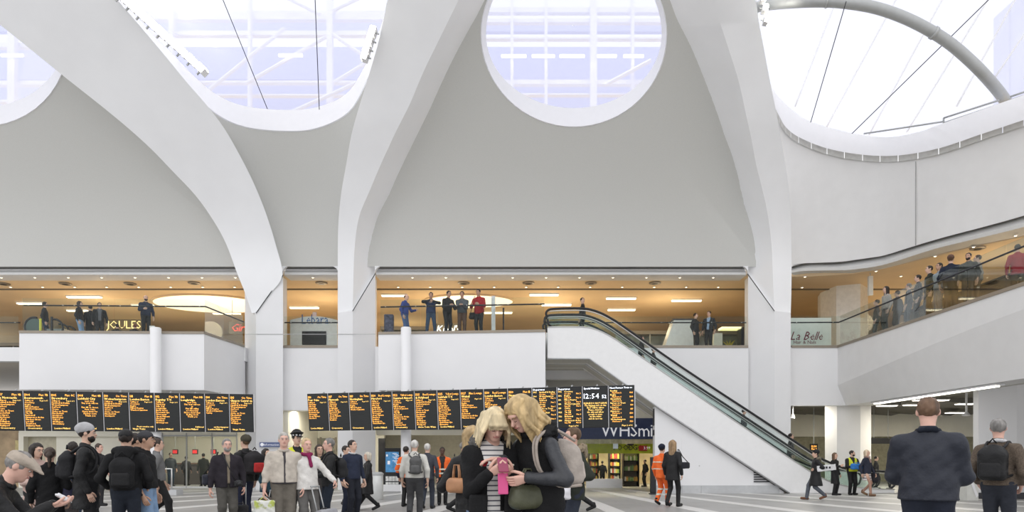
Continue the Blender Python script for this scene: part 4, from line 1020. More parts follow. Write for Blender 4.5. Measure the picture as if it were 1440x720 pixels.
for x0, x1, Y, Z, lab, e in [(1238, 1262, 30.0, 3.62, 'light panel above the woman in the striped skirt', 70), (1276, 1300, 29.6, 3.62, 'light panel left of the man in the navy jacket', 60), (1350, 1372, 29.0, 3.62, 'light panel beside the near pillar', 60), (1118, 1150, 29.3, 3.62, 'strip light over the foot of the escalator', 50), (1290, 1335, 27.5, 3.66, 'large light panel over the far concourse', 90), (1335, 1360, 33, 3.5, 'rear light panel of the far concourse', 60)]:
    lamp_panel(x0, x1, Y, Z, lab, e, 0.35)
tt = thing('fascia_light', (XW + 0.7, 23, 3.46), 'long strip light under the right gallery fascia', 'light')
MB().box((XW + 0.5, 19.9, 3.40), (XW + 0.62, 26.6, 3.44)).build('diffuser', COOLTUBE, tt); MB().box((XW + 0.42, 19.8, 3.44), (XW + 0.7, 26.7, 3.49)).build('housing', WHITE, tt)
struct('ceiling_wing', MB().box((XW + 0.34, 12, 3.52), (15.2, 28.9, 3.62)), SOFFIT, 'narrow soffit under the right gallery edge')
t = thing('hanging_sign', (XP(1237, 33), 33, 2), 'black hanging sign in the far concourse', 'sign')
MB().box((XP(1225, 33), 33, ZP(624, 33)), (XP(1254, 33), 33.15, ZP(616, 33))).build('panel', BLACKP, t)
for x in (1230, 1250): MB().tube([(XP(x, 33), 33.07, ZP(616, 33)), (XP(x, 33), 33.07, 3.7)], 0.015, 5).build('rod', STEELD, t)
t = thing('small_display', (XP(1145, 32), 32, 1.9), 'small orange display behind the foot of the escalator', 'display')
MB().tube([(XP(1145, 32), 32.05, ZP(624, 32)), (XP(1145, 32), 32.05, 3.9)], 0.02, 6).build('rod', STEELD, t)
MB().box((XP(1140, 32), 32, ZP(634, 32)), (XP(1150, 32), 32.1, ZP(624, 32))).build('case', BLACKP, t)
m = MB(); text_into(m, '12:54', 0.13, flat(31.99), XP(1141, 32), ZP(629, 32)); text_into(m, 'Plat 2', 0.11, flat(31.99), XP(1141, 32), ZP(632.5, 32)); tag(m.build('lettering', LEDO, t, bevel=-1), kind='stuff')
t = thing('ticket_desk', (XP(1370, 21.3), 21.3, 0), 'white desk with slanted brace left of the near pillar', 'desk')
Yd = 21.3
MB().prism_y([(XP(1360, Yd), 0), (XP(1360, Yd), ZP(658, Yd)), (XP(1376, Yd), ZP(658, Yd)), (XP(1376, Yd), 0)], Yd, Yd + .6).build('body', mat('pale_desk', (0.62, 0.62, 0.58), 0.5), t)
MB().add([P(1361, 668, Yd - .02), P(1364, 667, Yd - .02), P(1376, 697, Yd - .02), P(1373, 700, Yd - .02), P(1361, 668, Yd), P(1364, 667, Yd), P(1376, 697, Yd), P(1373, 700, Yd)], [(0,1,2,3),(0,4,5,1),(1,5,6,2),(2,6,7,3),(3,7,4,0)]).build('brace', WHITE, t)
t = thing('pendant_lamp', (XP(1359, 24), 24, 3), 'white pendant lamp on a rod beside the near pillar', 'lamp')
MB().tube([(XP(1359, 24), 24, 3.95), (XP(1359, 24), 24, ZP(582, 24))], 0.035, 8).build('rod', WHITE, t); MB().lathe([(0.03, 0.12), (0.14, 0.0), (0.10, -0.03)], (XP(1359, 24), 24, ZP(584, 24)), 14).build('shade', WHITE, t, 2)
t = thing('pendant_lamp', (XP(1115, 30), 30, 3), 'small white pendant lamp left of the faceted pillar', 'lamp')
MB().tube([(XP(1115, 30), 30, 3.9), (XP(1115, 30), 30, ZP(583, 30))], 0.025, 8).build('rod', WHITE, t); MB().lathe([(0.03, 0.2), (0.10, 0.0), (0.06, -0.03)], (XP(1115, 30), 30, ZP(588, 30)), 14).build('shade', WHITE, t, 2)

# ================================================================== GALLERY SHOPS
t = thing('phone_kiosk', (XP(442, 30.5), 30.5, ZU), 'white phone kiosk with blue letters and black screen', 'kiosk')
Yk = 30.6
arc = [(XP(408, Yk), ZU), (XP(474, Yk), ZU)] + [(XP(474 - 66*k/10, Yk), ZP(450 - 5.5*math.sin(PI*k/10), Yk)) for k in range(11)]
MB().prism_y(arc, Yk, Yk + .25).build('board', mat('white_kiosk', (0.82, 0.84, 0.84), 0.4), t)
m = MB(); text_into(m, 'Lebara', 0.62, flat(Yk - 0.01), XP(424.5, Yk), ZP(455.5, Yk), sx=0.72); tag(m.build('lettering', mat('kiosk_blue', (0.06, 0.16, 0.42), 0.4), t, bevel=-1), kind='stuff')
MB().box((XP(425, Yk), Yk - .06, ZP(485, Yk)), (XP(459, Yk), Yk, ZP(466, Yk))).build('screen', BLACKP, t, bevel=0.02)
MB().box((XP(439, Yk), Yk + .05, ZP(446, Yk)), (XP(444.5, Yk), Yk + .1, ZP(438.5, Yk))).build('top_flag', mat('pink_flag', (0.8, 0.68, 0.66), 0.5), t)
t = thing('salon_sign', (XP(1140, 29.6), 29.6, ZU), 'frosted panel with salon name in maroon script', 'sign')
Yk = 29.4
MB().box((XP(1111, Yk), Yk, ZU), (XP(1169, Yk), Yk + .04, ZP(447, Yk))).build('panel', mat('frosted_panel', (0.66, 0.70, 0.66), 0.4, var=0.03), t)
MARO = mat('maroon_print', (0.16, 0.02, 0.04), 0.5)
m = MB(); text_into(m, 'La Belle', 0.52, flat(Yk - .008), XP(1111.5, Yk), ZP(478, Yk), skew=0.35, sx=0.88); text_into(m, 'Hair & Nails', 0.215, flat(Yk - .008), XP(1116, Yk), ZP(483.5, Yk), sx=0.95); tag(m.build('lettering', MARO, t, bevel=-1), kind='stuff')
struct('column_gallery', MB().prism_z([(XP(1158, 31.5), 31.8), (XP(1176, 30.6), 30.6), (XP(1210, 30.2), 30.2), (XP(1224, 30.8), 31.0), (XP(1224, 32), 32.4), (XP(1158, 32), 32.6)], ZU, 9.02), mat('cream_white_pillar', (0.80, 0.78, 0.73), 0.6), 'pale pillar in the right gallery beside the salon sign')
def glow_sign(txt, px, py, Y, size, m_, label, sx=1.0, skew=0):
    t = thing('shop_sign', P(px, py, Y), label, 'sign'); mm = MB(); w = text_into(mm, txt, size, flat(Y - .03), XP(px, Y), ZP(py, Y), sx=sx, skew=skew); tag(mm.build('lettering', m_, t, bevel=-1), kind='stuff')
    MB().box((XP(px, Y) - .1, Y, ZP(py, Y) - .12), (XP(px, Y) + w + .1, Y + .05, ZP(py, Y) + size * .9)).build('back_plate', mat('sign_back', (0.24, 0.20, 0.13), 0.6), t)
    for q in (.05, w - .05): MB().tube([(XP(px, Y) + q, Y + .02, ZP(py, Y) + size*.9), (XP(px, Y) + q, Y + .02, 8.99)], .012, 5).build('hanger', STEELD, t)
glow_sign('JOULES', 150, 462, 38, 0.62, emitmat('gold_letters', (0.9, 0.72, 0.32), 0.9), 'gold lettered shop sign at the back of the left gallery')
glow_sign("Kiehl's", 614, 467, 36, 0.5, emitmat('white_glow_letters', (0.95, 0.97, 1.0), 1.4), 'glowing white script shop sign behind the railing', skew=0.25)
glow_sign('Gira', 325, 466, 33, 0.52, emitmat('red_glow', (0.85, 0.10, 0.06), 0.9), 'red lettered shop sign left of the left column', skew=0.3)
def shopfront(px0, px1, Y, ztop, label, m_):
    t = thing('gallery_shop', (XP((px0+px1)/2, Y), Y, ZU), label, 'shop')
    x0, x1 = XP(px0, Y), XP(px1, Y)
    MB().box((x0, Y + .6, ZU), (x1, Y + .7, ztop)).build('back', m_, t)
    MB().box((x0, Y - .05, ztop), (x1, Y + .8, ztop + .18)).build('canopy', BRONZE, t)
    k = max(2, int((x1 - x0) / 1.6))
    for i in range(k): MB().box((x0 + (x1-x0)*i/k + .02, Y, ZU + .05), (x0 + (x1-x0)*(i+1)/k - .02, Y + .02, ztop)).build('glass_pane', SHOPGL, t)
    for i in range(k + 1): MB().box((x0 + (x1-x0)*i/k - .03, Y - .02, ZU), (x0 + (x1-x0)*i/k + .03, Y + .06, ztop)).build('mullion', STEELD, t)
    return t
WARMSH = mat('lit_shop_display', (0.60, 0.50, 0.34), 0.5, var=0.55, scale=1.6, emit=(1, .8, .5), estr=0.12)
GREYSH = mat('grey_shop_display', (0.36, 0.37, 0.38), 0.4, var=0.5, scale=1.3)
shopfront(120, 345, 38.5, 7.6, 'lit shop front at the back of the left gallery', WARMSH)
shopfront(-80, 118, 38.5, 7.6, 'dark shop front at the far left of the gallery', GREYSH)
shopfront(535, 600, 36.8, 8.2, 'grey shop front behind the man in the blue jacket', GREYSH)
shopfront(605, 770, 37.5, 7.8, 'pale shop front behind the red jacket', WARMSH)
shopfront(868, 1052, 37.0, 8.0, 'grey shop front at the back behind the escalator', GREYSH)
# display unit and counters near the right column
t = thing('display_counter', (XP(1000, 31), 31, ZU), 'lit display counter with yellow flowers near the right column', 'counter')
Yk = 31.0
MB().box((XP(1016, Yk), Yk, ZU), (XP(1042, Yk), Yk + .5, ZP(462, Yk))).build('case', glassmat('case_glass', (0.8, 0.82, 0.7), 0.08), t)
MB().box((XP(1015, Yk), Yk - .02, ZP(462, Yk)), (XP(1043, Yk), Yk + .55, ZP(459.5, Yk))).build('top', emitmat('case_top', (1, .9, .55), 0.9), t)
MB().box((XP(1042, Yk), Yk - .02, ZU), (XP(1046, Yk), Yk + .55, ZP(460, Yk))).build('side_post', DARKM, t)
for i in range(12):
    a = random.uniform(0.2, 2.9); r_ = random.uniform(.25, .5); c = Vector((XP(1028, Yk), Yk + .2, ZU + .35)); e = c + Vector((math.cos(a)*r_, random.uniform(-.1, .1), math.sin(a)*r_*.9))
    MB().tube([c, (c+e)/2 + Vector((0, 0, .06)), e], [0.012, 0.035, 0.006], 5).build('leaf', mat('yellow_leaf', (0.62, 0.52, 0.08), 0.5), t)
MB().box((XP(1003, Yk), Yk - .1, ZU), (XP(1015, Yk), Yk + .4, ZP(469, Yk))).build('white_cabinet', mat('pale_cabinet', (0.70, 0.72, 0.62), 0.5), t)
t = thing('white_counter', (XP(958, 31.5), 31.5, ZU), 'white angled counter behind the glass right of the escalator', 'counter'); Yk = 31.0
MB().prism_y([(XP(930, Yk), ZU), (XP(948, Yk), ZP(450, Yk)), (XP(974, Yk), ZP(450, Yk)), (XP(976, Yk), ZU)], Yk, Yk + .8).build('body', mat('white_counter_face', (0.74, 0.76, 0.74), 0.35), t)
MB().box((XP(946, Yk), Yk - .05, ZP(450, Yk)), (XP(977, Yk), Yk + .85, ZP(448.5, Yk))).build('top', DARKM, t)
t = thing('totem_post', (XP(694, 27.2), 27.2, ZU), 'slim pale totem right of the red jacket', 'sign'); Yk = 27.2
MB().box((XP(691, Yk), Yk, ZU), (XP(696.5, Yk), Yk + .12, ZP(416, Yk))).build('panel', mat('pale_totem', (0.58, 0.60, 0.60), 0.4, var=0.2), t); MB().box((XP(689, Yk), Yk - .06, ZU), (XP(698.5, Yk), Yk + .2, ZU + .04)).build('base', STEELD, t)
t = thing('post_sign', (XP(708, 27.2), 27.2, ZU), 'thin black post beside the pale totem', 'post')
MB().tube([(XP(708, Yk), Yk, ZU), (XP(708, Yk), Yk, ZP(433, Yk))], 0.035, 8).build('pole', BLACKP, t); MB().lathe([(0.14, 0), (0.14, 0.03), (0.04, 0.06)], (XP(708, Yk), Yk, ZU), 14).build('base', BLACKP, t)
# head of the second escalator on the left balcony
e2 = thing('upper_escalator', (XP(60, 27), 27.0, ZU), 'dark head of a second escalator on the left balcony', 'escalator')
for k, (x, Y, r) in enumerate([(48, 26.6, 0.33), (76, 26.9, 0.32), (85, 27.9, 0.33), (96, 28.3, 0.3)]):
    c = Vector((XP(x, Y), Y, ZU + 0.52))
    MB().lathe([(r, -.01), (r, .01)], c, 24, 'y').build('newel_glass', mat('dark_green_newel', (0.06, 0.09, 0.08), 0.2, var=0.1) if k == 0 else GLASS, e2)
    MB().tube([c + Vector((-(r+.03)*math.cos(a), 0, (r+.03)*math.sin(a))) for a in [(-PI*0.45 + PI*1.05*q/14) for q in range(15)]] if k == 0 else [c + Vector(((r+.03)*math.sin(a), 0, (r+.03)*math.cos(a))) for a in [PI*0.9*q/12 - 0.2 for q in range(13)]], 0.04, 8).build('handrail', BLACKP, e2, True)
MB().box((XP(66, 27.2), 27.2, ZU), (XP(90, 27.2), 28.2, ZU + .55)).build('step_comb', STEPM, e2)
t = thing('yellow_post', (XP(56, 26.3), 26.3, ZU), 'thin yellow safety post at the escalator head', 'post')
MB().box((XP(55, 26.3), 26.3, ZU), (XP(57.3, 26.3), 26.36, ZU + .78)).build('strip', mat('safety_yellow', (0.55, 0.52, 0.06), 0.5), t); MB().box((XP(54.4, 26.3), 26.27, ZU), (XP(58, 26.3), 26.39, ZU + .04)).build('foot', DARKM, t)
t = thing('black_post', (XP(72, 26.3), 26.3, ZU), 'thin black post at the escalator head', 'post')
MB().box((XP(71, 26.3), 26.3, ZU), (XP(73.3, 26.3), 26.36, ZU + .85)).build('strip', BLACKP, t); MB().box((XP(70, 26.3), 26.26, ZU), (XP(74.3, 26.3), 26.4, ZU + .04)).build('foot', DARKM, t)
t = thing('safety_sign', (XP(213, 26.4), 26.4, ZU), 'red and white safety sign right of the balcony man', 'sign')
MB().box((XP(210, 26.4), 26.4, ZU), (XP(217, 26.4), 26.45, ZU + .52)).build('plate', mat('white_red_plate', (0.75, 0.72, 0.70), 0.5), t)
m = MB(); cc = (XP(213.5, 26.4), 26.39, ZU + .3); m.lathe([(0.085, 0), (0.085, .006)], cc, 16, 'y'); m.build('red_ring', REDS, t)
# dark kiosk row in the right gallery
t = thing('gallery_kiosk', (17.0, 23, ZU), 'dark kiosk with counter behind the people of the right gallery', 'kiosk')
MB().prism_z([(15.6, 27.2), (15.6, 18.2), (16.6, 18.2), (16.6, 27.2)], ZU, ZU + 1.12).build('counter', mat('dark_brown_counter', (0.07, 0.055, 0.045), 0.4, var=0.2), t)
MB().prism_z([(15.5, 27.3), (15.5, 18.1), (16.7, 18.1), (16.7, 27.3)], ZU + 1.12, ZU + 1.17).build('worktop', BLACKP, t)
struct('wall_gallery_right', MB().box((25.5, 12, ZU), (25.8, 44, 9.1)), TANW, 'warm wall at the back of the right gallery')
t = thing('hanging_screen', (XP(1227, 29), 29, 8), 'narrow pale hanging screen beside the gallery pillar', 'screen'); Yk = 28.3
MB().box((XP(1222, Yk), Yk, ZP(415, Yk)), (XP(1228, Yk), Yk + .12, ZP(388, Yk))).build('panel', mat('pale_screen', (0.60, 0.58, 0.52), 0.4), t); MB().tube([(XP(1225, Yk), Yk + .06, ZP(388, Yk)), (XP(1225, Yk), Yk + .06, 9.0)], .015, 5).build('rod', STEELD, t)
t = thing('potted_plant', (16.0, 18.9, ZU + 1.17), 'small green plant on the dark kiosk counter', 'plant')
MB().lathe([(0.08, 0), (0.11, .2), (0.10, .2)], (16.0, 18.9, ZU + 1.17), 12).build('pot', BLACKP, t)
for i in range(14):
    a = i * 2.4; e = Vector((16.0 + math.cos(a)*.2, 18.9 + math.sin(a)*.2, ZU + 1.45 + random.uniform(0, .25))); b0 = Vector((16.0, 18.9, ZU + 1.36))
    MB().tube([b0, (b0+e)/2 + Vector((0, 0, .08)), e], [.01, .04, .005], 5).build('leaf', mat('leaf_green', (0.10, 0.16, 0.06), 0.5), t)
# ================================================================== PEOPLE: implicit-surface figures
def surface_nets(d, org, res):
    s = d < 0
    c = np.zeros(tuple(n - 1 for n in d.shape), np.int8)
    for a in (0, 1):
        for b in (0, 1):
            for e in (0, 1):
                c += s[a:d.shape[0]-1+a, b:d.shape[1]-1+b, e:d.shape[2]-1+e]
    act = (c > 0) & (c < 8)
    ii, jj, kk = np.nonzero(act); n = len(ii)
    if n == 0: return np.zeros((0, 3)), np.zeros((0, 4), int)
    idx = np.full(act.shape, -1, np.int64); idx[ii, jj, kk] = np.arange(n)
    pos = np.zeros((n, 3)); w = np.zeros(n)
    for ax in range(3):
        o1, o2 = [q for q in range(3) if q != ax]
        for a in (0, 1):
            for b in (0, 1):
                of = [0, 0, 0]; of[o1] = a; of[o2] = b
                v0 = d[ii+of[0], jj+of[1], kk+of[2]]; of2 = list(of); of2[ax] = 1
                v1 = d[ii+of2[0], jj+of2[1], kk+of2[2]]
                m = (v0 < 0) != (v1 < 0)
                t = np.where(m, v0 / np.where(m, v0 - v1, 1), 0)
                for q in range(3):
                    pos[:, q] += np.where(m, t if q == ax else of[q], 0)
                w += m
    pos = pos / w[:, None] + np.stack([ii, jj, kk], 1)
    V = pos * res + np.array(org)
    F = []
    sx = (s[:-1, 1:-1, 1:-1] != s[1:, 1:-1, 1:-1]); i, j, k = np.nonzero(sx); j += 1; k += 1
    q = np.stack([idx[i, j-1, k-1], idx[i, j, k-1], idx[i, j, k], idx[i, j-1, k]], 1); fl = s[i, j, k]; q[~fl] = q[~fl][:, ::-1]; F.append(q)
    sy = (s[1:-1, :-1, 1:-1] != s[1:-1, 1:, 1:-1]); i, j, k = np.nonzero(sy); i += 1; k += 1
    q = np.stack([idx[i-1, j, k-1], idx[i-1, j, k], idx[i, j, k], idx[i, j, k-1]], 1); fl = s[i, j, k]; q[~fl] = q[~fl][:, ::-1]; F.append(q)
    sz = (s[1:-1, 1:-1, :-1] != s[1:-1, 1:-1, 1:]); i, j, k = np.nonzero(sz); i += 1; j += 1
    q = np.stack([idx[i-1, j-1, k], idx[i, j-1, k], idx[i, j, k], idx[i-1, j, k]], 1); fl = s[i, j, k]; q[~fl] = q[~fl][:, ::-1]; F.append(q)
    return V, np.concatenate(F)

class Sdf:
    def __init__(s): s.p = []; s.cuts = []; s.noise = 0.0; s.nk = 22.0
    def rc(s, a, b, ra, rb, k=0.03, sy=1.0, op=1): s.p.append(('rc', np.array(a, float), np.array(b, float), ra, rb, k, sy, op)); return s
    def el(s, c, r, R=None, k=0.03, op=1): s.p.append(('el', np.array(c, float), np.array(r, float), R, None, k, 1.0, op)); return s
    def bx(s, c, h, r, R=None, k=0.01, op=1): s.p.append(('bx', np.array(c, float), np.array(h, float), R, r, k, 1.0, op)); return s
    def mesh(s, res):
        lo, hi = np.full(3, 9.), np.full(3, -9.)
        bbs = []
        for q in s.p:
            t, A, B = q[0], q[1], q[2]
            if t == 'rc':
                R = np.array([q[3], q[3]*max(q[6], .05), q[3]]), np.array([q[4], q[4]*max(q[6], .05), q[4]])
                l = np.minimum(A - R[0], B - R[1]); h = np.maximum(A + R[0], B + R[1])
            else:
                e = B + (q[4] or 0) if t == 'bx' else B
                if q[3] is not None: e = np.abs(q[3]) @ e
                l, h = A - e, A + e
            m = q[5] + 2.5 * res
            bbs.append((l - m, h + m))
            if q[7] == 1: lo = np.minimum(lo, l); hi = np.maximum(hi, h)
        lo = lo - 3 * res; hi = hi + 3 * res
        n = np.ceil((hi - lo) / res).astype(int) + 1
        ax = [lo[i] + res * np.arange(n[i]) for i in range(3)]
        d = np.full(tuple(n), 1.0, np.float32)
        for q, (bl, bh) in zip(s.p, bbs):
            a = np.maximum(0, np.floor((bl - lo) / res).astype(int)); b = np.minimum(n, np.ceil((bh - lo) / res).astype(int) + 1)
            if np.any(b <= a): continue
            sl = tuple(slice(a[i], b[i]) for i in range(3))
            x, y, z = ax[0][sl[0]][:, None, None], ax[1][sl[1]][None, :, None], ax[2][sl[2]][None, None, :]
            t, A, B, C, D, k, sy, op = q
            if t == 'rc':
                sc = np.array([1, 1/sy, 1]); A2, B2 = A*sc, B*sc; ba = B2 - A2; L = max(1e-9, ba @ ba)
                px, py, pz = x - A2[0], y/sy - A2[1], z - A2[2]
                h = np.clip((px*ba[0] + py*ba[1] + pz*ba[2]) / L, 0, 1)
                di = (np.sqrt((px - h*ba[0])**2 + (py - h*ba[1])**2 + (pz - h*ba[2])**2) - (C + (D - C)*h)) * min(1, sy)
            else:
                px, py, pz = x - A[0], y - A[1], z - A[2]
                if C is not None:
                    px, py, pz = C[0,0]*px + C[1,0]*py + C[2,0]*pz, C[0,1]*px + C[1,1]*py + C[2,1]*pz, C[0,2]*px + C[1,2]*py + C[2,2]*pz
                if t == 'el':
                    k0 = np.sqrt((px/B[0])**2 + (py/B[1])**2 + (pz/B[2])**2); k1 = np.sqrt((px/B[0]**2)**2 + (py/B[1]**2)**2 + (pz/B[2]**2)**2) + 1e-9
                    di = k0*(k0 - 1)/k1
                else:
                    qx, qy, qz = np.abs(px) - B[0], np.abs(py) - B[1], np.abs(pz) - B[2]
                    di = np.sqrt(np.maximum(qx, 0)**2 + np.maximum(qy, 0)**2 + np.maximum(qz, 0)**2) + np.minimum(np.maximum(np.maximum(qx, qy), qz), 0) - D
            cur = d[sl]
            if op == 1:
                h = np.clip(0.5 + 0.5*(cur - di)/k, 0, 1); d[sl] = cur*(1-h) + di*h - k*h*(1-h)
            else:
                h = np.clip(0.5 - 0.5*(cur + di)/k, 0, 1); d[sl] = cur*(1-h) - di*h + k*h*(1-h)
        x, y, z = ax[0][:, None, None], ax[1][None, :, None], ax[2][None, None, :]
        if s.noise:
            f = s.nk
            d += (s.noise * (np.sin(f*x + 0.7*f*z + 1.3) * np.sin(1.1*f*y - 0.6*f*z + .5) + 0.6*np.sin(0.5*f*z + 1.7*f*x + 2) * np.sin(1.9*f*z + .8*f*y))).astype(np.float32)
        for c in s.cuts: d = np.maximum(d, c(x, y, z))
        return surface_nets(d, lo, res)

def skinmat(t): 
    return mat('skin_' + t, {'light': (0.62, 0.40, 0.30), 'pink': (0.66, 0.40, 0.32), 'tan': (0.48, 0.29, 0.20), 'dark': (0.09, 0.045, 0.03)}[t], 0.5, var=0.06, scale=14)
def cloth(c, rough=0.85, sheen=None):
    return mat('cloth_%d_%d_%d' % tuple(int(v*255*4) for v in c), c, rough, var=0.14, scale=9, bump=0.35, bscale=38, spec=0.2)
def hairmat(c): return mat('hair_%d_%d_%d' % tuple(int(v*999) for v in c), c, 0.5, var=0.35, scale=22, bump=0.5, bscale=40, spec=0.35, stretch=(1, 1, 0.12))
BLK, CHAR, NVY, GRY = (0.017, 0.017, 0.018), (0.03, 0.03, 0.032), (0.018, 0.022, 0.038), (0.10, 0.095, 0.085)
JEAN, LJEAN, BEI, WHT = (0.035, 0.05, 0.085), (0.20, 0.30, 0.45), (0.50, 0.45, 0.39), (0.66, 0.64, 0.61)
ORG, HIV = (0.80, 0.15, 0.035), (0.62, 0.66, 0.05)
HB, HD, HG, HW, HBL, HBR = (0.022, 0.016, 0.013), (0.045, 0.03, 0.022), (0.20, 0.19, 0.18), (0.52, 0.50, 0.47), (0.55, 0.40, 0.21), (0.11, 0.065, 0.035)

def mesh_child(name, V, F, m, root, s=1.0, smooth=True):
    me = bpy.data.meshes.new(name)
    V = np.asarray(V, np.float32) * s; nf = len(F)
    if isinstance(F, np.ndarray):
        me.vertices.add(len(V)); me.vertices.foreach_set('co', V.ravel())
        me.loops.add(nf*4); me.loops.foreach_set('vertex_index', F.ravel().astype(np.int32))
        me.polygons.add(nf); me.polygons.foreach_set('loop_start', np.arange(0, nf*4, 4, dtype=np.int32))
        me.update(calc_edges=True); me.validate()
    else:
        me.from_pydata(V.tolist(), [], [tuple(f) for f in F])
    me.materials.append(m)
    if smooth: me.polygons.foreach_set('use_smooth', [True]*len(me.polygons))
    me.update()
    o = bpy.data.objects.new(name, me); COL.objects.link(o); o.parent = root
    return o
def mb_child(name, mb, m, root, s=1.0, smooth=True): return mesh_child(name, np.array([tuple(q) for q in mb.v]), mb.f, m, root, s, smooth)
def rotx(a): c, s = math.cos(a), math.sin(a); return np.array([[1,0,0],[0,c,-s],[0,s,c]])
def rotz(a): c, s = math.cos(a), math.sin(a); return np.array([[c,-s,0],[s,c,0],[0,0,1]])
def roty(a): c, s = math.cos(a), math.sin(a); return np.array([[c,0,s],[0,1,0],[-s,0,c]])
def ik(S, T, l1, l2, pole):
    S, T = np.array(S, float), np.array(T, float); v = T - S; L = np.linalg.norm(v); mx = (l1 + l2)*0.995
    if L > mx: T = S + v/L*mx; v = T - S; L = mx
    a = (l1*l1 - l2*l2 + L*L)/(2*L); h = math.sqrt(max(0, l1*l1 - a*a)); u = v/L
    p = np.array(pole, float); p = p - u*(p @ u); p = p/(np.linalg.norm(p) + 1e-9)
    return S + u*a + p*h, T

def person(px, top, Y, yaw, label, zb=0.0, f=False, g=1.0, skin='light', topc=BLK, kind='jacket', hem=0.92, flare=0.0, legc=JEAN, skirt=None, shoe=BLK, hair='short', hc=HB, hat=None, hatc=BLK,
           lean=0.0, pitch=0.0, hyaw=0.0, roll=0.0, rh=None, lh=None, rpole=None, lpole=None, rhand=None, lhand=None, stride=0.0, res=None, hood=None, bands=None, legbands=None, scarf=None, beard=None, inner=None, vest=None, sleeve=None, collar=None, X=None, vestcut=None, legs=True, cross=0.0, hairfn=None, seat=False):
    X = XP(px, Y) if X is None else X
    if res is None: res = 0.0085 if Y < 7 else 0.013 if Y < 12 else 0.017 if Y < 17 else 0.021 if Y < 23 else 0.024
    ryaw = yaw - math.degrees(math.atan2(X, Y))                              # yaw is as seen along the line of sight
    root = thing('person', (X, Y, zb), label, 'person', None, math.radians(ryaw))
    ln = math.radians(lean); RL = rotx(ln)                                   # lean forward: towards -y
    piv = np.array([0, 0, 0.95])
    drop = 0.43 if seat else max(0.0, 0.05*(stride/0.3)**2) if stride else 0.0
    def up(p): return piv + RL @ (np.array(p, float) - piv) - np.array([0, 0, drop])
    RH = RL @ rotz(math.radians(hyaw)) @ rotx(math.radians(pitch)) @ roty(math.radians(roll))
    npv = up((0, 0.0, 1.497))
    def hd(p): return npv + RH @ (np.array(p, float) + np.array([0, -0.012, 0.128]))
    sh = (0.165 if f else 0.19)*g**0.5; hw = 0.09
    gt = g*(0.92 if f else 1.0)
    ztop = hd((0, 0.01, 0.118))[2] + (0.03 if hat in ('beanie', 'police', 'hood') else 0.015 if hat else 0.012 if hair not in ('bald', None) else 0)
    s = (ZP(top, Y) - zb)/ztop
    # --- skeleton
    A = {}
    for sd, tgt, pole, nm in ((-1, rh, rpole, 'r'), (1, lh, lpole, 'l')):
        S = up((sd*sh, 0.005, 1.362)); swing = (stride*0.5*(-sd))
        T = np.array(tgt, float) if tgt is not None else np.array([sd*(sh + 0.085), -0.05 + swing - lean*0.004, 0.86 - drop])
        E_, W_ = ik(S, T, 0.285, 0.255, pole if pole is not None else (sd*0.5, 0.9, -0.35))
        A[nm] = (S, E_, W_)
    Lg = {}
    for sd, nm in ((-1, 'r'), (1, 'l')):
        hip = np.array([sd*hw*0.95, 0, 0.92 - drop]); fy = -stride*(-sd)*1.0
        back = fy > 0.05
        ank = np.array([sd*(hw - cross), fy, 0.075 + (0.09 if back and stride > 0.12 else 0)])
        if seat: ank = np.array([sd*hw*1.1, -0.44, 0.075])
        kn, an = ik(hip, ank, 0.435, 0.425, (sd*0.1, -1, 0.8 if seat else 0))
        toe = an + (np.array([sd*0.02, -0.165, -0.03]) if not (back and stride > 0.12) else np.array([0, -0.14, -0.115]))
        Lg[nm] = (hip, kn, an, toe)
    # --- body: one continuous surface
    b = Sdf()
    cov = 0.9
    b.rc(up((0,0,.97)), up((0,0,1.15)), .145*gt*cov, .125*gt*cov, .06, .7); b.rc(up((0,0,1.15)), up((0,0,1.27)), .125*gt*cov, .135*gt*cov, .06, .68)
    b.rc(up((-sh*.75,0.01,1.35)), up((sh*.75,0.01,1.35)), .05, .05, .05); [b.rc(up((e*.02,.012,1.455)), up((e*sh*.8,.01,1.375)), .035, .03, .04) for e in (-1, 1)]; b.rc(up((0,.012,1.40)), up((0,-.004,1.53)), .056, .052, .04)
    for nm in 'rl':
        S, E_, W_ = A[nm]; b.rc(S, E_, .05*gt, .04*gt, .03); b.rc(E_, W_, .04, .027, .02)
        h_, k_, a_, t_ = Lg[nm]; b.rc(h_, k_, .085*gt, .052*gt, .04); b.rc(k_, a_, .05*gt, .036, .03); b.rc(a_ + np.array([0, .02, -.02]), t_ + np.array([0, 0.02, 0.01]), .035, .028, .02)
    b.el(hd((0, .012, .022)), (.075, .094, .092), RH, .03); b.el(hd((0, -.022, -.045)), (.057, .066, .068), RH, .04); b.el(hd((0, -.066, -.088)), (.026, .022, .022), RH, .03)
    b.rc(hd((0, -.087, .012)), hd((0, -.108, -.024)), .008, .014, .012); b.el(hd((0, -.075, .030)), (.052, .018, .012), RH, .02)
    for e in (-1, 1):
        b.el(hd((e*.077, .012, -.005)), (.012, .022, .032), RH, .01)
        if Y < 14: b.el(hd((e*.031, -.098, .006)), (.018, .016, .012), RH, .012, -1)
    b.rc(hd((-.018, -.092, -.053)), hd((.018, -.092, -.053)), .008, .008, .01)
    hands = []
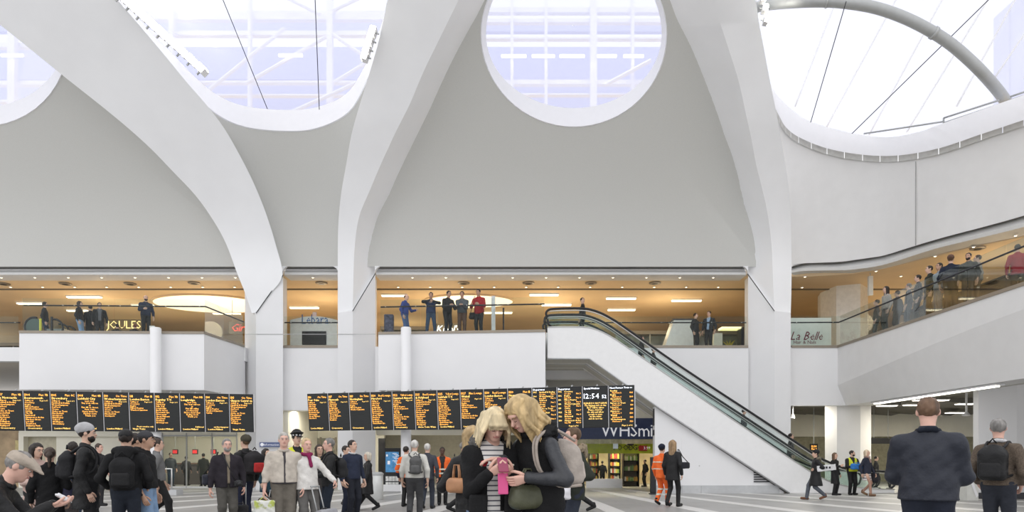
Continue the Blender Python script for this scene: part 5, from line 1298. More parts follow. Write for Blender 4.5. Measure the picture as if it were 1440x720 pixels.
    for nm, sd, hsp in (('r', -1, rhand), ('l', 1, lhand)):
        S, E_, W_ = A[nm]; hsp = hsp or {}
        dv = np.array(hsp.get('d', (W_ - E_)), float); dv = dv/np.linalg.norm(dv)
        nv = np.array(hsp.get('n', (-sd, 0.1, 0)), float); nv = nv - dv*(nv @ dv); nv = nv/(np.linalg.norm(nv) + 1e-9)
        wv = np.cross(dv, nv); th = np.array(hsp.get('t', (0, -1, 0.2)), float)
        if wv @ th < 0: wv = -wv                                              # thumb side
        for q, r_ in ((-.024, .014), (-.008, .0155), (.008, .0155), (.024, .015)):
            b.rc(W_ + dv*.005 + wv*q*.5, W_ + dv*.085 + wv*q, .018, r_, .012)
        curl = hsp.get('curl', 0.55); fm = MB()
        for i, (q, Lf) in enumerate(((.027, .92), (.009, 1.0), (-.009, .95), (-.027, .76))):
            p0 = W_ + dv*.072 + wv*q; c1 = curl*.7; c2 = curl*1.6; c3 = curl*2.3
            p1 = W_ + dv*.09 + wv*q; p2 = p1 + (dv*math.cos(c1) + nv*math.sin(c1))*.040*Lf; p3 = p2 + (dv*math.cos(c2) + nv*math.sin(c2))*.028*Lf; p4 = p3 + (dv*math.cos(c3) + nv*math.sin(c3))*.021*Lf
            fm.tube([p0, p1, p2, p3, p4, p4 + (p4-p3)*.2], [.0105, .0105, .0098, .009, .0078, .003], 6 if Y > 9 else 8)
        r0 = W_ + dv*.022 + wv*.022; r1 = W_ + dv*.05 + wv*.046 + nv*.012; r2 = r1 + dv*.03 + wv*.010 + nv*.014*(1+curl); r3 = r2 + dv*.024 + nv*.010*(1+curl) - wv*.004*curl
        fm.tube([r0, r1, r2, r3, r3 + (r3-r2)*.2], [.014, .0125, .0105, .009, .003], 6 if Y > 9 else 8)
        hands.append(fm)
    V, F = b.mesh(res)
    vv, ff = [V], [tuple(q) for q in F]; n0 = len(V)
    if True:
        polys = F.tolist()
        for fm in hands:
            hv = np.array([tuple(q) for q in fm.v]); vv.append(hv); polys += [tuple(i + n0 for i in q) for q in fm.f]; n0 += len(hv)
        mesh_child('body', np.concatenate(vv), polys, skinmat(skin), root, s)
    # --- face details
    if abs(((yaw + hyaw + 180) % 360) - 180) < 125:
        e = MB(); e2 = MB(); lp = MB(); br = MB()
        for q in (-1, 1):
            dn = pitch > 18
            ew = MB().sphere(hd((q*.031, -.0835, .006)), (.0115, .0115, .0075), 8, 6)
            if Y < 16 and not dn: mb_child('eye', ew, mat('eye_white', (0.5, 0.47, 0.44), 0.3, var=0), root, s)
            if dn: e2.tube([hd((q*.018, -.090, .000)), hd((q*.031, -.0945, -.003)), hd((q*.044, -.088, .000))], .0022, 5)
            else: e2.sphere(hd((q*.031, -.0925, .005)), .0055, 6, 5)
            br.tube([hd((q*.016, -.094, .024)), hd((q*.032, -.094, .029)), hd((q*.05, -.083, .025))], .0042, 5)
        lp.tube([hd((-.024, -.090, -.053)), hd((-.01, -.100, -.051)), hd((.01, -.100, -.051)), hd((.024, -.090, -.053))], [.003, .006, .006, .003], 6)
        mb_child('eye_details', e2, mat('eye_dark', (0.03, 0.02, 0.015), 0.2, var=0), root, s)
        mb_child('eyebrows', br, hairmat(hc if hc != HW else HG), root, s)
        mb_child('lips', lp, mat('lips_' + skin, (0.42, 0.17, 0.15) if skin != 'dark' else (0.12, 0.05, 0.045), 0.4, var=0), root, s)
    def bake(sd, name, m, r=None):
        V, F = sd.mesh(r or res)
        if len(V): return mesh_child(name, V, F, m, root, s)
    # --- trousers / legs
    if legs:
        t = Sdf(); t.noise = 0.003 if Y < 14 else 0.0; t.nk = 26
        t.rc(up((-.045*gt, .01, .95)), up((.045*gt, .01, .95)), .118*gt, .118*gt, .05, .88); t.rc(up((0,0,.98)), up((0,0,1.06)), .15*gt, .14*gt, .05, .72)
        for nm in 'rl':
            h_, k_, a_, t_ = Lg[nm]; lw_ = 1.0 if skirt is None and legc != 'tights' else 0.82
            t.rc(h_, k_, .098*gt*lw_, .070*gt*lw_, .04); t.rc(k_, a_ + (a_-k_)*.02, .070*gt*lw_, .058*gt*lw_, .03)
        t.cuts.append(lambda x, y, z: z - (1.06 - drop) + 0*x + 0*y)
        bake(t, 'trousers', cloth(legc), max(res, .012))
        for nm in 'rl':
            sh_ = Sdf(); h_, k_, a_, t_ = Lg[nm]
            sh_.rc(a_ + np.array([0, .03, -.03]), t_ + np.array([0, -.005, .005]), .046, .041, .03); sh_.rc(a_ + np.array([0, .01, .03]), a_ + np.array([0, .01, -.02]), .048, .046, .02)
            sh_.cuts.append(lambda x, y, z: -z + 0.002 + 0*x + 0*y)
            bake(sh_, 'shoe', cloth(shoe, 0.5), max(min(res, .016), .010))
    if skirt:
        k = Sdf(); k.rc(up((0, 0, 1.0)), (0, 0, .60), .15*gt, .20*gt, .04, .8)
        k.cuts += [lambda x, y, z: .58 - z + 0*x + 0*y, lambda x, y, z: z - 1.04 + 0*x + 0*y]
        bake(k, 'skirt', skirt)
    # --- upper garment
    def garment(tk, hemz, sleeves=True, fl=0.0, nz=0.004, torso=True):
        c = Sdf(); c.noise = nz*1.3 if Y < 14 else nz*.5; c.nk = 24
        if torso:
            c.rc(up((0,0,1.0)), up((0,0,1.16)), .158*gt + tk, .145*gt + tk, .06, .74); c.rc(up((0,0,1.16)), up((0,0,1.265)), .145*gt + tk, .150*gt + tk, .06, .72)
            c.rc(up((-sh*.74,.008,1.345)), up((sh*.74,.008,1.345)), .062 + tk*.5, .062 + tk*.5, .05)
            for e in (-1, 1): c.rc(up((e*.025,.016,1.455)), up((e*sh*.85,.008,1.365)), .036 + tk*.35, .046 + tk*.5, .04)
            c.rc(up((0,.014,1.42)), up((0,.012,1.47)), .066, .060 + tk*.3, .03)
            if hemz < 0.98:
                zz = hemz - 0.03; c.rc(up((0, 0, .99)), (0, 0, zz) if hemz < .8 else up((0, 0, zz)), .162*gt + tk, .176*gt + tk + fl, .05, .80)
        if sleeves:
            for nm in 'rl':
                S, E_, W_ = A[nm]; c.rc(S, E_, .056*gt + tk*.7, .049*gt + tk*.6, .05); c.rc(E_, W_ - (W_-E_)*.02, .049*gt + tk*.6, .037 + tk*.5, .03)
        return c
    if kind != 'none':
        tk = {'jacket': .013, 'coat': .016, 'sweater': .006, 'puffy': .022, 'suit': .010}.get(kind, .012)
        if vest is not None:                                                  # sleeves of another material
            c = garment(tk*.5, hem, True, 0, .004, False)
            bake(c, 'sleeves', vest)
            c = garment(tk, hem, False, flare)
        else: c = garment(tk, hem, True, flare)
        hz = hem - drop
        c.cuts.append(lambda x, y, z: np.where(np.abs(x) < .30*gt, hz - z, -1.0) + 0*y if hem > .80 else hz - z + 0*x + 0*y)
        cl_ = lambda x, y, z: z - (1.505 - drop) + 0*x + 0*y
        if lean < 12: c.cuts.append(cl_)
        if inner:
            wd = inner[1]; c.cuts.append(lambda x, y, z: np.where((y < -0.02 - lean*.005) & (z > .7), wd*(1 + 1.2*np.clip((z - 1.25)/.25, 0, 1)) - np.abs(x - inner[2]), -1.0))
            i_ = garment(.004, .92, False, 0, .002); i_.cuts.append(lambda x, y, z: .93 - z + 0*x + 0*y); i_.cuts.append(cl_)
            bake(i_, 'shirt', inner[0])
        bake(c, {'coat': 'coat', 'sweater': 'sweater'}.get(kind, 'jacket'), topc if not isinstance(topc, tuple) else cloth(topc))
        if bands:
            for z0, z1 in bands:
                q = garment(tk + .005, hem, True, flare, 0); q.cuts.append(lambda x, y, z, a=z0, b_=z1: np.maximum(a - z, z - b_) + 0*x + 0*y); bake(q, 'reflective_strip', mat('reflective_silver', (0.62, 0.62, 0.52), 0.4, var=0.05))
        if sleeve:
            q = garment(tk + .004, hem, True, flare, 0, False); q.cuts.append(lambda x, y, z: z - sleeve[1] + 0*x + 0*y); bake(q, 'sleeve_cuffs', cloth(sleeve[0]))
    if vestcut:                                                                # sleeveless hi-vis waistcoat over the jacket
        q = garment(.034, hem, False, flare, 0.002); q.cuts.append(lambda x, y, z: np.maximum(vestcut[1] - z, np.abs(x) - .175) + 0*y); q.cuts.append(lambda x, y, z: z - 1.47 + 0*x + 0*y); q.cuts.append(lambda x, y, z: np.where((y < 0) & (z > 1.2), (z - 1.2)*.35 - np.abs(x), -1.0)); bake(q, 'waistcoat', cloth(vestcut[0]))
        q = garment(.038, hem, False, flare, 0); q.cuts.append(lambda x, y, z: np.maximum(np.maximum(1.0 - z, z - 1.05), np.abs(x) - .176) + 0*y); bake(q, 'reflective_strip', mat('reflective_silver', (0.62, 0.62, 0.52), 0.4, var=0.05))
    if legbands:
        for z0, z1 in legbands:
            q = Sdf()
            for nm in 'rl':
                h_, k_, a_, t_ = Lg[nm]; q.rc(h_, k_, .103*gt, .075*gt, .04); q.rc(k_, a_, .075*gt, .063*gt, .03)
            q.cuts.append(lambda x, y, z, a=z0, b_=z1: np.maximum(a - z, z - b_) + 0*x + 0*y); bake(q, 'reflective_strip', mat('reflective_silver', (0.62, 0.62, 0.52), 0.4, var=0.05))
    if collar:
        q = Sdf(); q.noise = .003
        for a in range(8):
            t0, t1 = [2*PI*(a + e)/8 for e in (0, 1)]
            q.rc(up((.072*math.sin(t0), .012 + .07*math.cos(t0), 1.462 + .012*math.cos(t0))), up((.072*math.sin(t1), .012 + .07*math.cos(t1), 1.462 + .012*math.cos(t1))), .021, .021, .012)
        bake(q, 'collar', cloth(collar))
    if scarf:
        q = Sdf(); q.noise = .005
        for a in range(8):
            t0, t1 = [2*PI*(a + e)/8 for e in (0, 1)]
            q.rc(up((.075*math.sin(t0), .008 + .075*math.cos(t0), 1.468)), up((.075*math.sin(t1), .008 + .075*math.cos(t1), 1.468)), .03, .03, .02)
        q.rc(up((.01, -.09, 1.44)), up((.03, -.135, 1.27)), .035, .028, .02); bake(q, 'scarf', cloth(scarf))
    if hood:
        q = Sdf(); q.noise = .012 if hood[1] == 'fur' else .004; q.nk = 60 if hood[1] == 'fur' else 20
        for a in range(9):
            t0, t1 = [-1.9 + 3.8*(a + e)/9 for e in (0, 1)]
            q.rc(up((.125*math.sin(t0), .04 + .085*math.cos(t0), 1.45 + .04*math.cos(t0))), up((.125*math.sin(t1), .04 + .085*math.cos(t1), 1.45 + .04*math.cos(t1))), .038, .038, .02)
        q.el(up((0, .12, 1.40)), (.10, .06, .09), None, .05)
        bake(q, 'fur_hood' if hood[1] == 'fur' else 'hood', cloth(hood[0]) if isinstance(hood[0], tuple) else hood[0])
    # --- hair and headwear
    Ri = RH.T
    def loc(x, y, z):
        c0 = hd((0, 0, 0)); X_, Y_, Z_ = x - c0[0], y - c0[1], z - c0[2]
        return Ri[0,0]*X_ + Ri[0,1]*Y_ + Ri[0,2]*Z_, Ri[1,0]*X_ + Ri[1,1]*Y_ + Ri[1,2]*Z_, Ri[2,0]*X_ + Ri[2,1]*Y_ + Ri[2,2]*Z_
    hr = min(res, .016)
    if hairfn: hairfn(hd, RH, bake, Sdf, up)
    elif hair and hat != 'hood':
        h = Sdf(); h.noise = .004; h.nk = 60
        h.el(hd((0, .018, .028)), (.084, .100, .096), RH, .02)
        if hair == 'short': h.cuts.append(lambda x, y, z: (lambda a, b_, c: np.maximum(np.minimum(-.045 - b_, .062 - c), np.minimum(-.045 - c - .35*np.maximum(b_, 0), 9)))(*loc(x, y, z)))
        elif hair == 'bald': h.cuts.append(lambda x, y, z: (lambda a, b_, c: np.maximum(np.maximum(np.minimum(-.01 - b_, .2 - c), -.05 - c), c - .045))(*loc(x, y, z)))
        else:
            L = {'bob': -.11, 'long': -.26, 'bun': -.05, 'pony': -.05}[hair]
            if hair in ('bob', 'long'):
                for e in (-1, 1):
                    h.rc(hd((e*.066, .01, .03)), hd((e*.074, .0, L*.75)), .036, .03, .03); h.rc(hd((e*.045, .06, .02)), hd((e*.05, .06, L)), .05, .038, .03)
                h.rc(hd((0, .065, .02)), hd((0, .075, L)), .06, .045, .03)
            else:
                h.el(hd((0, .125, .03 if hair == 'bun' else -.01)), (.045, .04, .045), RH, .02)
                if hair == 'pony': h.rc(hd((0, .125, -.02)), hd((0, .12, -.2)), .034, .02, .02)
            h.cuts.append(lambda x, y, z: (lambda a, b_, c: np.maximum(np.minimum(np.minimum(-.035 - b_, .064 - .3*np.abs(a) - c), .062 - np.abs(a)), np.where(np.abs(a) < .058, np.minimum(-.02 - b_, .03 - c), -1.)))(*loc(x, y, z)))
        bake(h, 'hair', hairmat(hc), hr)
    if beard:
        h = Sdf(); h.noise = .003; h.nk = 70; h.el(hd((0, -.030, -.062)), (.063, .070, .066), RH, .02)
        h.cuts.append(lambda x, y, z: (lambda a, b_, c: np.maximum(np.maximum(c + .032, b_ - .03), np.minimum(.02 - np.abs(a), np.minimum(c + .062, -.07 - b_))))(*loc(x, y, z)))
        bake(h, 'beard', hairmat(beard), hr)
    if hat:
        h = Sdf(); hm = hatc if not isinstance(hatc, tuple) else cloth(hatc)
        if hat == 'beanie':
            h.el(hd((0, .03, .062)), (.094, .116, .092), RH, .03); h.noise = .003; h.nk = 50; h.cuts.append(lambda x, y, z: (lambda a, b_, c: .012 - c - .25*b_)(*loc(x, y, z)))
        elif hat == 'cap':
            h.el(hd((0, .018, .042)), (.090, .104, .090), RH, .02); h.cuts.append(lambda x, y, z: (lambda a, b_, c: .03 - c)(*loc(x, y, z)))
        elif hat == 'flat':
            h.el(hd((0, -.01, .062)), (.096, .122, .042), RH @ rotx(.12), .02); h.el(hd((0, -.125, .038)), (.07, .055, .012), RH @ rotx(.25), .03); h.el(hd((0, .02, .03)), (.088, .104, .08), RH, .03); h.cuts.append(lambda x, y, z: (lambda a, b_, c: .022 - c)(*loc(x, y, z)))
        elif hat == 'hood':
            h.el(hd((0, .03, .02)), (.11, .125, .125), RH, .03); h.rc(hd((0, .06, -.06)), up((0, .08, 1.44)), .10, .11, .04); h.cuts.append(lambda x, y, z: (lambda a, b_, c: np.minimum(-.055 - b_, .078 - np.abs(a)))(*loc(x, y, z)))
        elif hat == 'police':
            h.el(hd((0, -.005, .105)), (.125, .135, .028), RH @ rotx(-.1), .02); h.rc(hd((0, .01, .05)), hd((0, .005, .09)), .093, .10, .02); h.cuts.append(lambda x, y, z: (lambda a, b_, c: .045 - c)(*loc(x, y, z)))
        bake(h, 'hat', hm, hr)
        if hat in ('cap', 'police'):
            h = Sdf(); h.el(hd((0, -.125, .036 if hat == 'cap' else .042)), (.07, .07, .008), RH @ rotx(.22), .01); bake(h, 'cap_brim', hm, .011)
        if hat == 'police':
            m = MB()
            for k_ in range(20):
                if k_ % 2 == 0: continue
                a0, a1 = 2*PI*k_/20, 2*PI*(k_+1)/20
                m.add([hd((.099*math.cos(a0), .007 + .104*math.sin(a0), .055)), hd((.099*math.cos(a1), .007 + .104*math.sin(a1), .055)), hd((.102*math.cos(a1), .007 + .108*math.sin(a1), .08)), hd((.102*math.cos(a0), .007 + .108*math.sin(a0), .08))], [(0, 1, 2, 3)])
            mb_child('chequered_band', m, mat('white_check', (.7, .7, .7), .6, var=0), root, s, False)
    return dict(root=root, s=s, up=up, hd=hd, A=A, Lg=Lg, res=res, sh=sh, RL=RL, loc=(X, Y, zb), yaw=math.radians(ryaw), Y=Y)

def carried(p, name, label, cat):
    return thing(name, p['loc'], label, cat, None, p['yaw'])
def sbake(sd, name, m, root, s, res): 
    V, F = sd.mesh(res)
    return mesh_child(name, V, F, m, root, s)
def backpack(p, col, label, w=.15, d=.085, h=.215, z=1.22, off=.215, x=0.0, acc=None, straps=True):
    t = carried(p, 'backpack', label, 'backpack'); s, up = p['s'], p['up']; R = p['RL']; r = max(.012, min(p['res']*1.2, .02))
    b = Sdf(); b.noise = .005; b.bx(up((x, off, z - h*.1)), (w - .075, d - .055, h*.8 - .075), .065, R, .05); b.el(up((x, off - .01, z + h*.45)), (w*.82, d*.85, h*.5), R, .06)
    sbake(b, 'bag', cloth(col, .7), t, s, r)
    b = Sdf(); b.bx(up((x, off + d*.85, z - h*.35)), (w*.7 - .03, .02, h*.38 - .03), .03, R, .02); sbake(b, 'front_pocket', cloth(acc or tuple(c*1.25 for c in col), .7), t, s, r)
    m = MB(); m.tube([up((x - .04, off, z + h + .0)), up((x, off, z + h + .05)), up((x + .04, off, z + h))], .01, 6); mb_child('top_loop', m, cloth(col), t, s)
    if straps:
        for e in (-1, 1):
            m = MB(); m.tube(catmull([up((x + e*.09, off - .05, z + h*.75)), up((e*.105, .09, 1.42)), up((e*.105, .02, 1.455)), up((e*.11, -.06, 1.435)), up((e*.12, -.13, 1.32)), up((e*.15, -.12, 1.17)), up((e*.17, -.02, 1.08)), up((x + e*.12, off - .03, z - h*.7))], 3), .017, 6); mb_child('strap', m, cloth(col), t, s)
    return t
def shoulder_bag(p, col, label, pos, size, strapc, shoulder=1, rotz_=0.0, shape='tote'):
    t = carried(p, 'shoulder_bag', label, 'bag'); s, up = p['s'], p['up']; r = max(.010, min(p['res']*1.1, .02)); c = np.array(pos, float); w, d, h = size
    b = Sdf(); b.noise = .004; R = rotz(rotz_)
    b.bx(c, (max(.01, w - .035), max(.008, d - .03), h - .035), .03, R, .03)
    if shape == 'sack': b.el(c + np.array([0, 0, -h*.45]), (w*1.15, d*1.3, h*.6), R, .05)
    sbake(b, 'bag', cloth(col, .55), t, s, r)
    q = up((shoulder*.15, 0, 1.49)); m = MB(); a = R @ np.array([w*.7, 0, 0])
    m.tube([c + np.array([0, 0, h*.9]) - a, c*.45 + q*.55 - a*.5, q + np.array([0, -.03, .01]), q + np.array([0, .03, .01]), c*.45 + q*.55 + a*.5, c + np.array([0, 0, h*.9]) + a], .011, 6); mb_child('strap', m, cloth(strapc), t, s)
    return t
def hand_bag(p, col, label, hand, size, hl=.14, yawb=0.0, mat_=None, acc=None):
    """bag hanging from a hand or forearm"""
    t = carried(p, 'handbag', label, 'bag'); s = p['s']; r = max(.009, min(p['res'], .018)); w, d, h = size; top_ = np.array(hand, float); c = top_ - np.array([0, 0, hl + h]); R = rotz(yawb); m_ = mat_ or cloth(col, .4)
    b = Sdf(); b.noise = .003
    b.rc(c + R @ np.array([-w*.75, 0, -h*.45]), c + R @ np.array([w*.75, 0, -h*.45]), d*.9, d*.9, .05); b.rc(c + R @ np.array([-w*.6, 0, h*.55]), c + R @ np.array([w*.6, 0, h*.55]), d*.45, d*.45, .06)
    b.bx(c, (w*.75, d*.35, h*.55), .03, R, .06); sbake(b, 'bag', m_, t, s, r)
    for e in (-1, 1):
        m = MB(); m.tube([c + R @ np.array([-w*.45, e*d*.45, h*.6]), c + R @ np.array([-w*.4, e*d*.3, h + hl*.55]), top_ + R @ np.array([-.02, e*.012, .012]), top_ + R @ np.array([.02, e*.012, .012]), c + R @ np.array([w*.4, e*d*.3, h + hl*.55]), c + R @ np.array([w*.45, e*d*.45, h*.6])], .009, 6); mb_child('handle', m, m_, t, s)
    m = MB()
    for e in (-1, 1): m.tube([c + R @ np.array([e*w*.45, -d*.55, h*.5]), c + R @ np.array([e*w*.45, -d*.5, h*.75])], .014, 6)
    mb_child('buckle', m, acc or mat('brass_buckle', (.5, .38, .16), .3, .8), t, s); return t
def carrier(p, label, hand, size, m_, handle=.10):
    t = carried(p, 'carrier_bag', label, 'bag'); s = p['s']; w, d, h = size; c = np.array(hand, float) - np.array([0, 0, handle + h])
    b = Sdf(); b.noise = .007; b.nk = 30; b.bx(c, (w - .03, max(.01, d - .03), h - .03), .03, None, .02); sbake(b, 'bag', m_, t, s, max(.012, p['res']))
    m = MB(); m.tube([c + np.array([-w*.5, 0, h]), np.array(hand) + np.array([-.01, 0, 0]), np.array(hand) + np.array([.01, 0, 0]), c + np.array([w*.5, 0, h])], .008, 5); mb_child('handle', m, m_, t, s); return t
def suitcase(px, Y, yaw, label, w=.2, d=.12, h=.29, tilt=0.0, col=BLK, handle=.35, zc=None):
    t = thing('suitcase', (XP(px, Y), Y, 0), label, 'suitcase', None, math.radians(yaw)); R = rotx(-math.radians(tilt))
    def q(v): return R @ np.array(v, float)
    base = np.array([0, 0, .06])
    b = Sdf(); b.noise = .003; b.bx(base + q((0, 0, h)), (w - .04, d - .04, h - .04), .04, R, .02); b.bx(base + q((0, -d, h*.8)), (w*.7 - .02, .01, h*.5), .025, R, .02); sbake(b, 'shell', cloth(col, .6), t, 1, .018)
    m = MB()
    for e in (-1, 1): m.tube([base + q((e*.08, d*.7, h*2 - .05)), base + q((e*.08, d*.7, h*2 + handle))], .011, 6)
    m.tube([base + q((-.09, d*.7, h*2 + handle)), base + q((.09, d*.7, h*2 + handle))], .016, 6); mb_child('pull_handle', m, STEELD, t)
    for e in (-1, 1): 
        m = MB(); c = base + q((e*w*.75, d*.7, -.005)); c[2] = .042; m.lathe([(.04, -.02), (.04, .02)], tuple(c), 12, 'x'); mb_child('wheel', m, BLACKP, t, 1, False)
    m = MB(); m.tube([base + q((-.06, 0, h*2)), base + q((-.05, 0, h*2 + .03)), base + q((.05, 0, h*2 + .03)), base + q((.06, 0, h*2))], .012, 6); mb_child('carry_handle', m, BLACKP, t)
    return t
# ================================================================== THE CROWD ON THE CONCOURSE
STRIPE = mat('striped_top', (0.70, 0.68, 0.66), 0.8, var=0)
def add_stripes(m, c2, freq):
    nt = m.node_tree; N = nt.nodes; L = nt.links; b = N['Principled BSDF']
    tc = N.new('ShaderNodeTexCoord'); sp = N.new('ShaderNodeSeparateXYZ'); mm = N.new('ShaderNodeMath'); mm.operation = 'MULTIPLY'; mm.inputs[1].default_value = freq
    fr_ = N.new('ShaderNodeMath'); fr_.operation = 'FRACT'; gt = N.new('ShaderNodeMath'); gt.operation = 'GREATER_THAN'; gt.inputs[1].default_value = 0.72
    mx = N.new('ShaderNodeMix'); mx.data_type = 'RGBA'; mx.inputs['A'].default_value = b.inputs['Base Color'].default_value; mx.inputs['B'].default_value = c2 + (1,)
    L.new(tc.outputs['Object'], sp.inputs[0]); L.new(sp.outputs['Z'], mm.inputs[0]); L.new(mm.outputs[0], fr_.inputs[0]); L.new(fr_.outputs[0], gt.inputs[0]); L.new(gt.outputs[0], mx.inputs['Factor']); L.new(mx.outputs['Result'], b.inputs['Base Color'])
add_stripes(STRIPE, (0.10, 0.10, 0.12), 26)
SKST = mat('striped_skirt', (0.60, 0.56, 0.55), 0.8, var=0); add_stripes(SKST, (0.06, 0.05, 0.06), 11)
LEATH = mat('black_leather', (0.03, 0.032, 0.038), 0.38, var=0.2, scale=8, bump=0.35, bscale=26)
OLIVE = mat('olive_leather', (0.075, 0.078, 0.045), 0.38, var=0.2, scale=10, bump=0.2, bscale=40)
TANL = mat('tan_leather', (0.40, 0.20, 0.10), 0.42, var=0.12, scale=10)
FURG = cloth((0.24, 0.22, 0.20))

# --- the two women in front
def hair_front1(hd, RH, bake, Sdf, up):
    h = Sdf(); rs = random.Random(3)
    h.el(hd((0, .02, .034)), (.088, .102, .098), RH, .02)
    for e in (-1, 1):
        for i in range(20):
            a = i/19; y0 = -.078 + .16*a; x0 = e*(.062 + .018*math.sin(PI*a)); ln_ = -.14 - .07*rs.random(); j = e*(.094 + .014*rs.random())
            h.rc(hd((x0*.75, y0*.8, .075)), hd((j, y0*1.0, -.02)), .014, .014, .004); h.rc(hd((j, y0, -.02)), hd((e*(.108 + .03*rs.random()), y0*.95 + .01, ln_)), .014, .005, .004)
    for i in range(8):
        x = -.07 + .02*i; h.rc(hd((x, .09, .03)), hd((x*1.25, .105, -.19 - .02*rs.random())), .03, .014, .015)
    for i in range(9):                                   # fringe
        x = -.06 + .015*i; h.rc(hd((x*.6, -.05, .105)), hd((x, -.103, .055)), .016, .013, .01); h.rc(hd((x, -.103, .055)), hd((x*1.12, -.106 + .25*abs(x)*.3, .022 - .012*rs.random())), .013, .006, .008)
    bake(h, 'hair', hairmat((0.66, 0.54, 0.34)), .0052)
def hair_front2(hd, RH, bake, Sdf, up):
    h = Sdf(); rs = random.Random(5)
    h.el(hd((0, .022, .036)), (.088, .105, .098), RH, .02)
    for e in (-1, 1):
        for i in range(18):
            a = i/17; y0 = -.048 + .145*a; L = -.18 - .12*rs.random(); x1 = e*(.082 + .03*rs.random())
            p = [(e*.05, y0*.7 - .01, .095), (e*.088, y0, .02), (x1, y0 - .012, -.06), (x1*1.08 + .012*math.sin(i*2.), y0 + .005, -.13), (x1*1.02 + .015*math.cos(i*1.7), y0 - .018, L)]
            for q in range(4): h.rc(hd(p[q]), hd(p[q+1]), [.015, .015, .013, .012][q], [.015, .013, .012, .004][q], .004)
    for i in range(7):
        x = -.06 + .02*i; h.rc(hd((x, .09, .03)), hd((x*1.1, .10, -.20)), .032, .018, .015)
    for i in range(10):                                  # swept-back roots
        x = -.07 + .0155*i; h.rc(hd((x*.9, -.068, .068 - .25*abs(x))), hd((x, .02, .118 - .3*abs(x))), .009, .018, .006)
    for e in (-1, 1):
        for i in range(5):
            x0 = e*(.066 + .006*i); p = [(e*.052, -.058 + .008*i, .085), (x0 + e*.012, -.072 + .012*i, .01), (x0 + e*.016, -.086 + .012*i, -.08), (x0 + e*.004*math.sin(i*2), -.078 + .01*i, -.16), (x0*.95 + e*.008*math.cos(i*3), -.088 + .01*i, -.25 + .02*i)]
            for q in range(4): h.rc(hd(p[q]), hd(p[q+1]), [.010, .013, .012, .010][q], [.013, .012, .010, .004][q], .005)
    bake(h, 'hair', hairmat((0.50, 0.36, 0.18)), .0052)
w1 = person(690, 577, 5.35, 14, 'blonde woman in a black jacket over a striped top looking down at a pink phone', f=True, g=1.08, topc=(0.012, 0.012, 0.013), hem=.94, flare=.02, legc=(0.13, 0.18, 0.27), hair='long', hairfn=hair_front1, hc=(0.45, 0.32, 0.18), lean=5, pitch=30,
            rh=(-.085, -.29, 1.225), lh=(.085, -.29, 1.225), rpole=(-.4, .7, -.8), lpole=(.5, .6, -.8), inner=(STRIPE, .05, -.01), hood=((0.10, 0.095, 0.09), 'fur'), skin='pink',
            rhand={'d': (.55, -.55, .35), 'n': (.5, .3, .5), 'curl': .75, 't': (0, -.2, 1)}, lhand={'d': (-.55, -.55, .35), 'n': (-.5, .3, .5), 'curl': .75, 't': (0, -.2, 1)})
s1, root1 = w1['s'], w1['root']
m = MB()
for x, z in [(-.115, 1.30), (-.115, 1.16), (-.16, 1.06), (-.09, 1.06), (.13, 1.30), (.12, 1.16), (.10, 1.06), (.17, 1.06)]:
    m.sphere(w1['up']((x, -.155 - (0.012 if z < 1.1 else 0), z)), (.011, .008, .011), 8, 5)
mb_child('buttons', m, mat('silver_button', (.6, .58, .5), .3, .7), root1, s1)
for e in (-1, 1):
    b = Sdf(); b.bx(w1['up']((e*.135, -.158, 1.01)), (.058, .008, .06), .012, w1['RL'], .01); sbake(b, 'pocket_flap', cloth((0.015, 0.015, 0.016)), root1, s1, .011)
pp = carried(w1, 'poppy_badge', 'red poppy badge pinned on the black jacket', 'badge'); b = Sdf(); c = w1['up']((-.095, -.165, 1.315)); b.el(c + np.array([-.012, 0, .008]), (.018, .006, .014), None, .006); b.el(c + np.array([.012, 0, .008]), (.018, .006, .014), None, .006); b.el(c + np.array([0, 0, -.01]), (.018, .006, .014), None, .006)
sbake(b, 'petals', mat('poppy_red', (.50, .015, .03), .6), pp, s1, .005); m = MB(); m.sphere(c + np.array([0, -.007, .002]), .005); mb_child('centre', m, BLACKP, pp, s1)
ph = carried(w1, 'mobile_phone', 'pink mobile phone with hanging flap held by the blonde woman', 'phone'); R = rotx(math.radians(-28)); c = np.array([.0, -.365, 1.29])
b = Sdf(); b.bx(c, (.034, .003, .055), .004, R, .002); sbake(b, 'phone_body', mat('dark_pink_phone', (.28, .05, .10), .35), ph, s1, .004)
b = Sdf(); b.bx(c + np.array([0.006, .02, -.135]), (.034, .002, .075), .004, rotx(-.1), .002); sbake(b, 'case_flap', mat('bright_pink_case', (.66, .09, .26), .5), ph, s1, .004)
hand_bag(w1, OLIVE, 'olive green leather handbag hanging between the two women', (.215, -.27, 1.245), (.125, .062, .078), .11, .25, OLIVE, mat('silver_buckle', (.6, .6, .58), .3, .8))

